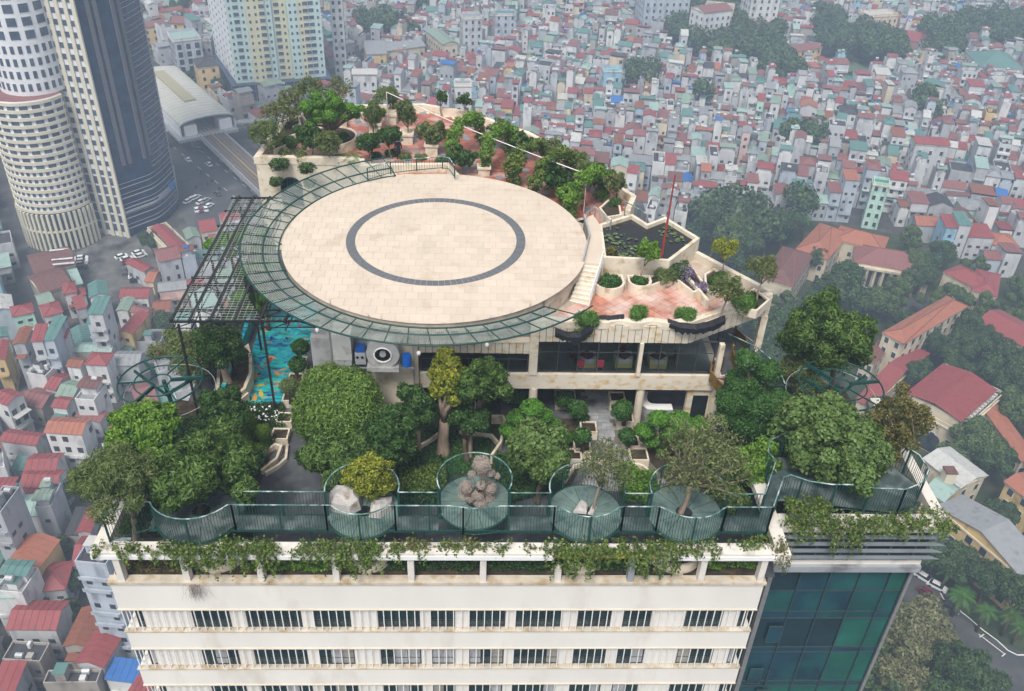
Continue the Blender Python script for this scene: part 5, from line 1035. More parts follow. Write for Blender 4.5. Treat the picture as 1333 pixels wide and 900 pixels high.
b = MB(); b.dome(P + Vector((0, -.01, 1.63)), .085, .1, .12, m_skin, 12, 6, low=-PI / 2); b.box(P.x - .015, P.y - .13, P.z + 1.6, P.x + .015, P.y - .1, P.z + 1.64, m_skin)
for s_ in (-.25, .26): b.dome(P + Vector((s_, -.1, .82)), .035, .03, .07, m_skin, 8, 4, low=-PI / 2)
part('head', b, t, smooth=True); b = MB(); b.dome(P + Vector((0, .015, 1.64)), .115, .125, .14, m_hat, 12, 6, low=-.5); part('headscarf', b, t, smooth=True)
# hanging vines over the front beams
def vine(label, x0, x1, y0, y1, ztop, lmin, lmax, ns, kind='vine', seed=0, name='hanging_vine', n=26, ybk=.9):
    g = np.random.default_rng(seed); P = []; N = []; t = thing(name, label, 'vine', ((x0 + x1) / 2, y0, ztop)); mb = MB()
    for k in range(int(ns * .62)):
        x = g.uniform(x0, x1); L = lmin + min(lmax - lmin, g.exponential((lmax - lmin) * .33)); yb = y0 + g.uniform(.1, ybk); back = g.random() < .35
        pts = [np.array([x, yb, ztop - .15]), np.array([x + g.normal(0, .25), (yb + y0) / 2, ztop + g.uniform(.0, .4)]), np.array([x + g.normal(0, .2), y0 - .05, ztop + g.uniform(-.05, .1)])]
        xx = pts[-1][0]; m_ = max(1, int(L / .28))
        if not back:
            for q in range(m_): xx += g.normal(0, .08); pts.append(np.array([xx, y0 - .1 - g.uniform(0, .14), pts[2][2] - L * (q + 1) / m_]))
        if k % 2 == 0: mb.tube([Vector(p) for p in pts], .012, m_wood, 4)
        for i in range(len(pts) - 1):
            sd = .10 if i < 2 else .055; m = g.integers(5, 14) if i < 2 else g.integers(3, 9)
            f = g.random((m, 1)); P.append(pts[i] * (1 - f) + pts[i + 1] * f + g.normal(0, sd, (m, 3))); q = np.tile([0, -.6, .6], (m, 1)); N.append(q)
    part('stems', mb, t, kind='stuff'); P = np.concatenate(P); N = np.concatenate(N); m, L, Wd, j, dr = LK[kind]; me = leafmesh('leaves', P - np.array(ORG[t.name]), N, L * .95, Wd * .95, m, seed, .9, None, dr); link('leaves', me, t, kind='stuff'); return t
vine('small sprig of vine at the left front corner beam', -19.8, -19.2, 32.55, 33.4, 123.1, .2, .5, 9, seed=1); vine('short bright vine next to the corner sprig', -18.4, -16.8, 32.55, 33.4, 123.1, .3, .9, 26, seed=2)
vine('dense bright vine hanging over the second opening from the left', -16.3, -13.2, 32.5, 33.4, 123.15, .6, 1.7, 90, seed=3, ybk=1.1); vine('deep green vine bunch hanging before the third post', -13.2, -10.2, 32.5, 33.4, 123.2, .7, 2.0, 120, seed=4, ybk=1.3)
vine('vine bunch climbing left of the rock circle front', -9.3, -7.1, 32.5, 33.4, 123.1, .3, 1.3, 60, seed=5, ybk=1.3); vine('bright vine bunch under the rock circle', -7.2, -4.6, 32.45, 33.4, 123.2, .6, 2.0, 100, seed=6, ybk=1.4)
vine('rusty brown leaves on the beam right of the rock circle', -4.4, -2.2, 32.9, 33.6, 123.15, .1, .3, 34, 'rust', seed=7, ybk=.6); vine('patch of green and brown leaves on the beam in the middle', -1.3, .4, 32.95, 33.6, 123.15, .1, .2, 20, 'rust', seed=8, ybk=.8)
vine('bright vine bunch beside the broken post', 4.2, 6.7, 32.5, 33.4, 123.1, .6, 1.8, 95, seed=9, ybk=1.4); vine('vine trailing right of the broken post opening', 6.6, 8.4, 32.6, 33.4, 123.1, .3, 1.3, 50, seed=10, ybk=1.4); vine('bright vine bunch over the grey post', 8.6, 11.0, 32.5, 33.4, 123.1, .4, 1.7, 85, seed=11, ybk=1.4)
vine('thin vine at the beam below the twiggy tree circle', 10.9, 13.2, 32.6, 33.4, 123.15, .2, .7, 46, seed=12, ybk=1.4); vine('sprigs of vine at the right end of the front beam', 13.6, 16.1, 33.0, 33.6, 123.1, .1, .3, 26, seed=13, ybk=1.2)
vine('thin rusty vine trailing down the seam between cream and glass blocks', 16.2, 17.0, 32.7, 33.6, 123.1, .6, 2.4, 20, 'rust', seed=14, ybk=1.6)
vine('bright vine bunch over the left sun louvres', 17.4, 20.2, 34.4, 35.2, 123.2, .2, 1.2, 80, seed=15, ybk=1.8); vine('longest vine tail hanging before the sun louvres', 19.6, 21.3, 34.1, 35.2, 123.2, .5, 2.1, 36, seed=16, ybk=1.8); vine('vine mass over the middle of the louvre beam', 21.0, 23.6, 34.4, 35.2, 123.2, .2, .9, 66, seed=17, ybk=1.8); vine('vine mass at the right end of the louvre beam', 23.4, 26.8, 34.4, 35.2, 123.2, .2, 1.0, 84, seed=18, ybk=2.2); vine('climbing foliage below the bend of the right railing', 17.4, 19.5, 34.6, 35.8, 124.4, .6, 1.6, 70, seed=19, ybk=1.2)
vine('thin vine spread along the beam before the bare bush circle', -1.6, 3.9, 32.75, 33.5, 123.1, .1, .6, 45, seed=20, ybk=1.0); vine('loose vine in the opening between rock circle and middle post', -4.8, -2.4, 32.6, 33.5, 123.1, .2, 1.2, 22, seed=21, ybk=1.2)
b = MB(); g = random.Random(8); c = Vector((-14.9, 32.6, 120.6))
for k in range(44):
    p = c + Vector((g.gauss(0, .22), 0, g.uniform(-.1, .1))); pts = [p]
    for q in range(5): p = p + Vector((g.gauss((p.x - c.x) * .06, .07), g.uniform(-.04, .02) - (.1 if q == 0 else 0), -g.uniform(.08, .33))); pts.append(p)
    b.tube(pts, [.011, .010, .009, .008, .006, .004], LK['dead'][0], 3)
part('dried_roots', b, None, loc=c, kind='stuff', label='dry brown root mat hanging over the top cream band', cat='dead plant')
# beds and hedges
def patch(name, label, kind, l, z, n, h, cat='hedge', org=None, world=False, kind2=None, n2=0, size=1.0, ob=None):
    q = l if world else ppts(l, z); g = np.random.default_rng(n); xs_ = [p[0] for p in q]; ys_ = [p[1] for p in q]; P = []
    while len(P) < n:
        x, y = g.uniform(min(xs_), max(xs_)), g.uniform(min(ys_), max(ys_))
        if inpoly((x, y), q): P.append((x, y, z + h * (.35 + .65 * g.random()) * (.7 + .3 * math.sin(x * 3.1) * math.sin(y * 2.7))))
    P = np.array(P); o0 = np.array([P[:, 0].mean(), P[:, 1].mean(), z]); m, L, Wd, j, dr = LK[kind]; me = leafmesh(name, P - o0, np.tile([0, 0, 1.], (len(P), 1)), L * size, Wd * size, m, n, .8, None, dr); o = link(name, me, None, o0, label=label, cat=cat, kind='stuff'); return o
patch('hedge', 'bright low hedge behind the second and third front openings', 'bright', [(-12.4, 33.3), (-5.5, 33.3), (-5.5, 34.2), (-12.4, 34.2)], G + .3, 5200, .65, world=True); patch('hedge', 'dark mixed hedge behind the left middle front openings', 'dark', [(-4.6, 33.3), (.3, 33.3), (.3, 34.4), (-4.6, 34.4)], G + .3, 4500, 1.0, world=True); patch('hedge', 'dark leafy hedge behind the right middle front openings', 'dark', [(.9, 33.3), (8.4, 33.3), (8.4, 34.4), (.9, 34.4)], G + .3, 6500, 1.0, world=True); patch('hedge', 'green hedge behind the last front opening at the right', 'bright', [(12.7, 33.4), (15.8, 33.4), (15.8, 34.6), (12.7, 34.6)], G + .3, 3200, 1.2, world=True); patch('hedge', 'scrappy brown and green growth behind the first front opening', 'rust', [(-18.5, 33.3), (-13.6, 33.3), (-13.6, 34.6), (-18.5, 34.6)], G + .1, 1300, .5, world=True)
patch('flower_bed', 'dark leafy flower bed left of the mossy clipped bushes', 'dark', ((225, 560), (300, 528), (370, 530), (372, 560), (350, 590), (330, 640), (240, 640)), G + .1, 15000, .7, cat='flower bed')
patch('white_flowers', 'white hydrangea flowers scattered above the mossy bushes', 'white', ((325, 532), (362, 530), (365, 550), (330, 548)), G + .8, 60, .3, cat='flowers', size=1.4); patch('red_flowers', 'red flowers at the left of the flower bed', 'redf', ((270, 530), (312, 530), (312, 560), (270, 560)), G + .8, 80, .3, cat='flowers', size=1.3)
patch('shrub_bed', 'dense green planting behind the walkway between the two left circles', 'dark', ((505, 600), (575, 600), (575, 660), (505, 660)), G + .1, 8000, 1.0, cat='plants'); patch('shrub_bed', 'red flecked creeper left of the bare bush circle', 'vine', ((520, 612), (580, 606), (582, 640), (520, 645)), G + 1.0, 2400, .4, cat='plants', size=.8); patch('shrub_bed', 'dark planting behind the bare bush circle', 'dark', ((640, 590), (700, 620), (740, 640), (650, 660)), G + .1, 7000, .9, cat='plants')
patch('shrub_bed', 'green planting between the stone path and the right circle', 'bright', ((800, 612), (850, 620), (860, 660), (810, 660)), G + .1, 4500, 1.1, cat='plants'); patch('shrub_bed', 'dark planting right of the cloud pruned tree', 'dark', ((900, 570), (990, 590), (1000, 640), (920, 640)), G + .1, 9000, 1.0, cat='plants'); patch('shrub_bed', 'dark planting at the left end under the big trees', 'dark', ((150, 700), (215, 590), (300, 600), (330, 650), (300, 700)), G + .1, 12000, .9, cat='plants'); patch('shrub_bed', 'planting under the right wing trees', 'dark', [(17.6, 36), (26, 36), (26, 42.5), (21, 49.5), (17.6, 49.5)], G + .35, 16000, 1.0, cat='plants', world=True); patch('moss_lawn', 'mossy green lawn between the middle tree trunks', 'clipd', ((540, 560), (640, 560), (630, 615), (535, 620)), G + .02, 5000, .1, cat='lawn')
patch('ground_plants', 'green plants under the black pergola at the left', 'dark', [(-19, 50), (-17.2, 50), (-17.2, 66), (-19, 66)], G + .1, 6000, 1.4, cat='plants', world=True)
# =====================================================================  THE CITY
m_road = mat('asphalt_road', (0.065, 0.068, 0.072), 0.85, 0.15, 0.3, stain=(0.13, 0.13, 0.13), stain_amt=0.4, stain_scale=0.08)
m_ground = mat('city_ground', (0.06, 0.06, 0.058), 0.95, 0.25, 0.15, stain=(0.16, 0.14, 0.12), stain_amt=0.4, stain_scale=0.1)
m_grass = mat('campus_grass', (0.035, 0.055, 0.022), 0.95, 0.35, 0.2, stain=(0.10, 0.07, 0.05), stain_amt=0.3, stain_scale=0.1)
m_lot = mat('worn_parking_tarmac', (0.13, 0.13, 0.125), 0.9, 0.3, 0.3, stain=(0.035, 0.035, 0.035), stain_amt=0.55, stain_scale=0.12)
def pg(l, z=0.0): return [px(u, v, z) for u, v in l]
b = MB(); b.box(-2500, -380, -.6, 2500, 4500, 0, m_ground); struct('ground', b)
b = MB(); b.poly([(x, y, .02) for x, y in pg([(880, 300), (935, 285), (1035, 285), (1200, 310), (1333, 360), (1700, 480), (1700, 1400), (900, 1300)])], m_grass); struct('campus_grass', b)
b = MB(); b.poly([(x, y, .03) for x, y in pg([(352, 330), (262, 330), (228, 262), (196, 180), (170, 120), (160, 60), (190, 60), (215, 120), (290, 180), (352, 230)][::1])], m_road); struct('road', b)
b = MB(); b.poly([(x, y, .035) for x, y in pg([(62, 540), (50, 540), (15, 330), (20, 230), (36, 230), (48, 330), (64, 470)])], m_road); struct('alley', b)
b = MB(); b.poly([(x, y, .04) for x, y in pg([(98, 330), (190, 285), (235, 300), (250, 340), (215, 370), (195, 400), (160, 400), (105, 375)])], m_lot); struct('parking_lot', b)
b = MB(); b.poly([(x, y, .05) for x, y in pg([(1080, 340), (1110, 330), (1230, 400), (1180, 420), (1100, 390), (1060, 420), (1010, 410), (1020, 390), (1065, 385)])], m_road); struct('school_yard', b)
rq = pg([(1195, 735), (1225, 760), (1275, 825), (1333, 850), (1450, 870), (1450, 1020), (1250, 1000), (1230, 890), (1190, 800), (1165, 770)])
b = MB(); b.poly([(x, y, .05) for x, y in rq], m_road); struct('road', b)
b = MB(); b.poly([(x, y, .055) for x, y in pg([(1118, 850), (1180, 860), (1200, 900), (1180, 960), (1080, 960)])], m_road); struct('service_road', b)
m_line = mat('white_road_paint', (.7, .7, .68), .8, .1)
b = MB()
for l in (((1224, 772), (1228, 780), (1243, 791), (1258, 802), (1280, 821), (1298, 834), (1312, 847), (1324, 853), (1340, 853)),):
    q = pg(l)
    for i in range(len(q) - 1):
        a, c = Vector((*q[i], .06)), Vector((*q[i + 1], .06)); n = (c - a).normalized().cross(Vector((0, 0, 1))) * .14; b.poly([a - n, c - n, c + n, a + n], m_line)
struct('road_marking', b)
for a, c in (((1219, 790), (1226, 785)), ((1275, 830), (1281, 826)), ((1274, 826), (1308, 852)), ((1304, 855), (1309, 851))):
    b = MB(); A, C = Vector((*px(*a, 0), .065)), Vector((*px(*c, 0), .065)); n = (C - A).normalized().cross(Vector((0, 0, 1))) * .1; b.poly([A - n, C - n, C + n, A + n], m_line); struct('parking_marking', b)
# lane marks on the big road
for k in range(26):
    for o_ in (0, 1): A = Vector((*px(236 + o_ * 34, 200 + o_ * 4, 0), .05)) + Vector((math.cos(R(-52)), math.sin(R(-52)), 0)) * (k - 8) * 8; C = A + Vector((math.cos(R(-52)), math.sin(R(-52)), 0)) * 3.2; n = Vector((math.sin(R(-52)), -math.cos(R(-52)), 0)) * .12; b = MB(); b.poly([A - n, C - n, C + n, A + n][::-1], m_line); struct('lane_marking', b)
# ---- materials of houses
HW = {n: mat('wall_' + n, c, .9, .1, .4, stain=tuple(x * .55 for x in c), stain_amt=.38, stain_scale=.35, stretch=(1, 1, .4)) for n, c in
      (('grey', (0.40, 0.41, 0.43)), ('white', (0.65, 0.65, 0.64)), ('pale grey', (0.52, 0.53, 0.54)), ('cream', (0.62, 0.54, 0.40)), ('blue grey', (0.43, 0.48, 0.54)), ('yellow', (0.67, 0.49, 0.22)), ('mint', (0.45, 0.67, 0.56)), ('light blue', (0.31, 0.52, 0.65)), ('brown grey', (0.37, 0.34, 0.30)), ('pink', (0.62, 0.45, 0.40)))}
HR = {n: mat('roof_' + n, c, .55, .14, .5, stain=tuple(x * .6 + .03 for x in c), stain_amt=.35, stain_scale=.5) for n, c in
      (('red', (.27, .065, .065)), ('dull red', (.23, .095, .088)), ('orange', (.35, .13, .08)), ('teal', (.10, .21, .19)), ('grey green', (.22, .30, .24)), ('blue', (.03, .14, .40)), ('rust', (.24, .09, .055)), ('pale', (.50, .50, .47)), ('dark', (.055, .055, .06)), ('brown', (.16, .075, .065)), ('grey', (.27, .28, .29)), ('light teal', (.30, .42, .38)))}
m_win = mat('house_window', (.035, .045, .055), .3, .4, .5, spec=.5)
m_tank = mat('steel_water_tank', (.60, .61, .62), .3, .1, metal=.4)
m_bluetank = mat('blue_water_tank', (.02, .13, .45), .4)
def rect3(A, B, D):
    """rectangle through A, B with its far side at D"""
    A, B, D = Vector(A), Vector(B), Vector(D); e = (B - A); w = e.length; e.normalize(); n = Vector((-e.y, e.x)); d = (D - A).dot(n); c = A + e * w / 2 + n * d / 2
    return (c.x, c.y), math.atan2(e.y, e.x), w, abs(d)
def frame(c, rz):
    ca, sa = math.cos(rz), math.sin(rz); return lambda x, y: (c[0] + ca * x - sa * y, c[1] + sa * x + ca * y)
def gable(mb, F, w, d, z, rise, m, along='x', ov=.3, th=.12, ribs=0):
    w, d = w / 2 + ov, d / 2 + ov
    if along == 'x': a = [(-w, -d), (w, -d), (w, 0), (-w, 0)]; c = [(w, d), (-w, d), (-w, 0), (w, 0)]
    else: a = [(-w, d), (-w, -d), (0, -d), (0, d)]; c = [(w, -d), (w, d), (0, d), (0, -d)]
    for q in (a, c):
        zs = (z, z, z + rise, z + rise); P = [F(*p) for p in q]
        top = [(p[0], p[1], k + th) for p, k in zip(P, zs)]; bot = [(p[0], p[1], k) for p, k in zip(P, zs)]
        mb.poly(top, m); mb.poly(bot[::-1], m)
        for i in range(4): j = (i + 1) % 4; mb.poly([bot[i], bot[j], top[j], top[i]], m)
        for k in range(1, ribs):
            f = k / ribs; A = Vector(top[0]).lerp(Vector(top[1]), f); B = Vector(top[3]).lerp(Vector(top[2]), f); mb.bar(A + Vector((0, 0, .03)), B + Vector((0, 0, .03)), .12, m)
    g_ = [(-w + ov, 0), (w - ov, 0)] if along == 'x' else [(0, -d + ov), (0, d - ov)]
    return g_
def hip(mb, F, w, d, z, rise, m, ov=.35, ribm=None):
    W2, D2 = w / 2 + ov, d / 2 + ov
    if w >= d: r0, r1 = (-(W2 - D2), 0), (W2 - D2, 0)
    else: r0, r1 = (0, -(D2 - W2)), (0, D2 - W2)
    c = [F(-W2, -D2), F(W2, -D2), F(W2, D2), F(-W2, D2)]; a, e = F(*r0), F(*r1); t = z + rise
    C = [(p[0], p[1], z) for p in c]; A = (*a, t); E = (*e, t)
    if w >= d: fs = [(C[0], C[1], E, A), (C[1], C[2], E), (C[2], C[3], A, E), (C[3], C[0], A)]
    else: fs = [(C[1], C[2], E, A), (C[2], C[3], E), (C[3], C[0], A, E), (C[0], C[1], A)]
    for f in fs: mb.poly(f, m)
    b_ = [(p[0], p[1], z - .15) for p in c]
    for i in range(4): j = (i + 1) % 4; mb.poly([b_[i], b_[j], C[j], C[i]], ribm or m)
    mb.poly(b_[::-1], ribm or m)
    if ribm or True:
        for p, q in [(C[0], A), (C[3], A), (C[1], E), (C[2], E), (A, E)]:
            if (Vector(p) - Vector(q)).length > .1: mb.bar(p, q, .25, ribm or m)
def wins(mb, F, w, d, z0, z1, rnd, fh=3.3, sides='fbrl', dens=(.9, .35, .25, .25), sz=(1.0, 1.3), m=None, off=.05, z00=1.0):
    m = m or m_win; n = max(1, int((z1 - z0) / fh))
    for s, p in zip(sides, dens):
        L = w if s in 'fb' else d; k = max(1, int(L / 2.3))
        for f in range(n):
            for i in range(k):
                if rnd.random() > p: continue
                x = -L / 2 + L * (i + .5) / k; z = z0 + f * fh + z00; a, c = x - sz[0] / 2, x + sz[0] / 2
                if s == 'f': q = [(a, -d / 2), (c, -d / 2), (c, -d / 2 - off), (a, -d / 2 - off)][::-1]
                elif s == 'b': q = [(a, d / 2), (a, d / 2 + off), (c, d / 2 + off), (c, d / 2)][::-1]
                elif s == 'r': q = [(w / 2, a), (w / 2 + off, a), (w / 2 + off, c), (w / 2, c)]
                else: q = [(-w / 2, a), (-w / 2, c), (-w / 2 - off, c), (-w / 2 - off, a)]
                mb.hexa([F(*p_) for p_ in q], z, z + sz[1], m, bottom=False)
def tank(mb, F, x, y, z, m=None, r=.55):
    c = F(x, y); e = F(x + 1.4, y); mb.tube([(c[0], c[1], z + r + .3), (e[0], e[1], z + r + .3)], r, m or m_tank, 8); mb.obox(((c[0] + e[0]) / 2, (c[1] + e[1]) / 2), 1.3, .8, z, z + .3, 0, m_steel)
def house(mw, mr, mx, c, rz, w, d, h, wall, roof, style, rnd, near=False, z0=0.0):
    """walls into mw, roof into mr, windows, tanks and sheds into mx"""
    F = frame(c, rz); m = HW[wall]; r = HR[roof]; q = [F(-w / 2, -d / 2), F(w / 2, -d / 2), F(w / 2, d / 2), F(-w / 2, d / 2)]
    if style in ('gable', 'gabley'):
        mw.hexa(q, z0, h, m); rise = min(2.2, (d if style == 'gable' else w) * .22); g_ = gable(mr, F, w, d, h + .02, rise, r, 'x' if style == 'gable' else 'y', ribs=(max(3, int((w if style == 'gable' else d) / 1.2)) if near else 0))
        for sg in (-1, 1):
            if style == 'gable': t = [F(sg * w / 2 * .995, -d / 2), F(sg * w / 2 * .995, d / 2), F(sg * w / 2 * .995, 0)]
            else: t = [F(-w / 2, sg * d / 2 * .995), F(w / 2, sg * d / 2 * .995), F(0, sg * d / 2 * .995)]
            mw.poly([(*t[0], h), (*t[1], h), (*t[2], h + rise)], m)
    elif style == 'hip': mw.hexa(q, z0, h, m); hip(mr, F, w, d, h + .02, min(2.4, min(w, d) * .28), r)
    elif style == 'shed':
        mw.hexa(q, z0, h, m); t = .1; a = [F(-w / 2 - .3, -d / 2 - .3), F(w / 2 + .3, -d / 2 - .3), F(w / 2 + .3, d / 2 + .3), F(-w / 2 - .3, d / 2 + .3)]; zs = (h + .02, h + .02, h + .9, h + .9); top = [(*p, z + t) for p, z in zip(a, zs)]; bot = [(*p, z) for p, z in zip(a, zs)]
        mr.poly(top, r); mr.poly(bot[::-1], r)
        for i in range(4): mr.poly([bot[i], bot[(i + 1) % 4], top[(i + 1) % 4], top[i]], r)
        if near:
            n = int(w / 1.1)
            for k in range(1, n): A = Vector(top[0]).lerp(Vector(top[1]), k / n); B = Vector(top[3]).lerp(Vector(top[2]), k / n); mr.bar(A + Vector((0, 0, .03)), B + Vector((0, 0, .03)), .1, r)
    else:                                                    # flat roof with parapet, stair head, part cover
        mw.hexa(q, z0, h, m); mw.wallstrip([F(-w / 2 + .1, -d / 2 + .1), F(w / 2 - .1, -d / 2 + .1), F(w / 2 - .1, d / 2 - .1), F(-w / 2 + .1, d / 2 - .1)], .2, h, h + .7, m, closed=True)
        mr.hexa([F(-w / 2 + .22, -d / 2 + .22), F(w / 2 - .22, -d / 2 + .22), F(w / 2 - .22, d / 2 - .22), F(-w / 2 + .22, d / 2 - .22)], h, h + .05, HR['dark' if style == 'flatdark' else 'grey'])
        if style != 'flatdark':
            f = rnd.uniform(.35, .75); y0 = -d / 2 + .3 if rnd.random() < .5 else d / 2 - .3 - d * f; c2 = F(0, y0 + d * f / 2); F2 = frame(c2, rz); hh = rnd.uniform(2.0, 2.6)
            mw.hexa([F2(-w / 2 + .5, -d * f / 2 + .3), F2(w / 2 - .5, -d * f / 2 + .3), F2(w / 2 - .5, d * f / 2 - .3), F2(-w / 2 + .5, d * f / 2 - .3)], h + .06, h + hh, m)
            gable(mr, F2, w - .2, d * f, h + hh + .02, rnd.uniform(.2, .8), r, 'x', ribs=4 if near else 0)
        if rnd.random() < .8: tank(mx, F, rnd.uniform(-w / 2 + .6, w / 2 - 2) if w > 3.4 else -1, rnd.choice((-1, 1)) * d * .3, h + (.1 if style == 'flatdark' else 2.4), m_bluetank if rnd.random() < .08 else None)
        if rnd.random() < .5: p = F(rnd.uniform(-w * .25, w * .25), rnd.uniform(-d * .3, d * .3)); z_ = h + rnd.uniform(1.6, 2.8); mw.obox(p, 1.9, 2.1, h + .06, z_, rz, m); mx.obox(p, 2.3, 2.6, z_ + .004, z_ + .1, rz, rnd.choice((HR['grey'], r, HR['teal'], HR['pale'])))
        for _ in range(rnd.randint(0, 3)): p = F(rnd.uniform(-w * .4, w * .4), rnd.uniform(-d * .42, d * .42)); mx.obox(p, rnd.uniform(.5, 1.3), rnd.uniform(.5, 1.3), h + .06, h + rnd.uniform(.8, 1.5), rz, rnd.choice((HW['white'], HW['brown grey'], HR['dark'], m_tank)))
    if style not in ('flat', 'flatdark') and rnd.random() < .45:   # a small yard roof leaning on the back
        hb = h * rnd.uniform(.35, .8); dd = rnd.uniform(1.2, 2.2); q2 = [F(-w / 2 + .2, -d / 2 - dd), F(w / 2 - .2, -d / 2 - dd), F(w / 2 - .2, -d / 2 - .02), F(-w / 2 + .2, -d / 2 - .02)]; mx.hexa(q2, hb, hb + .12, rnd.choice((HR['grey'], HR['teal'], HR['rust'], HR['pale'])))
    wins(mx, F, w, d, z0 + .5, h, rnd, dens=(.62, .35, .1, .1) if not near else (.8, .45, .2, .2), sz=(rnd.uniform(.8, 1.5), rnd.uniform(.9, 1.6)))
    if not near and h > 8 and rnd.random() < .5:
        for f in range(1, int(h / 3.3)): mx.hexa([F(-w / 2 + .1, -d / 2 - .8), F(w / 2 - .1, -d / 2 - .8), F(w / 2 - .1, -d / 2 - .02), F(-w / 2 + .1, -d / 2 - .02)], f * 3.3 + .2, f * 3.3 + (.4 if rnd.random() < .5 else 1.1), rnd.choice((m, m, HW['white'], HR['grey'], HR['teal'], HR['dull red'])), bottom=False)
    if near:
        for f in range(1, max(1, int(h / 3.3))):              # balcony slabs on the front
            if rnd.random() < .5: p = F(0, -d / 2 - .5); mw.obox(p, w * .9, .9, f * 3.3 + .3, f * 3.3 + .45, rz, m); mw.obox(F(0, -d / 2 - .92), w * .9, .08, f * 3.3 + .454, f * 3.3 + 1.2, rz, m)
TAKEN = []                                                   # (cx, cy, radius-like half sizes, rz)
GRID = {}
def take(c, w, d, rz):
    k = (int(c[0] // 12), int(c[1] // 12)); GRID.setdefault(k, []).append((c[0], c[1], w, d, rz))
def free(c, w, d, rz):
    kx, ky = int(c[0] // 12), int(c[1] // 12); r = .5 * min(w, d) ; pts = [frame(c, rz)(x * w / 2 * .9, y * d / 2 * .9) for x in (-1, 0, 1) for y in (-1, 0, 1)]
    R_ = 4
    for i in range(kx - R_, kx + R_ + 1):
        for j in range(ky - R_, ky + R_ + 1):
            for (x, y, w2, d2, r2) in GRID.get((i, j), ()):
                if abs(x - c[0]) + abs(y - c[1]) > w + d + w2 + d2: continue
                ca, sa = math.cos(-r2), math.sin(-r2)
                for p in pts:
                    dx, dy = p[0] - x, p[1] - y; a, e = ca * dx - sa * dy, sa * dx + ca * dy
                    if abs(a) < w2 / 2 and abs(e) < d2 / 2: return False
                ca, sa = math.cos(-rz), math.sin(-rz); a, e = ca * (x - c[0]) - sa * (y - c[1]), sa * (x - c[0]) + ca * (y - c[1])
                if abs(a) < w / 2 and abs(e) < d / 2: return False
    return True
def hthing(c, rz, w, d, h, wall, roof, style, label, cat='house', group=None, name='house', seed=0, near=True, z0=0.0, wmb=None):
    t = thing(name, label, cat, (c[0], c[1], 0), group); a, r, x = MB(), MB(), MB(); house(a, r, x, c, rz, w, d, h, wall, roof, style, random.Random(seed), near, z0)
    part('wall', a, t); part('roof', r, t)
    if x.f: part('windows_and_fittings', x, t, kind='stuff')
    take(c, w, d, rz); return t
def quad(l, z):
    A, B, D = px(*l[0], z), px(*l[1], z), px(*(l[3] if len(l) > 3 else l[2]), z); return rect3(A, B, D)
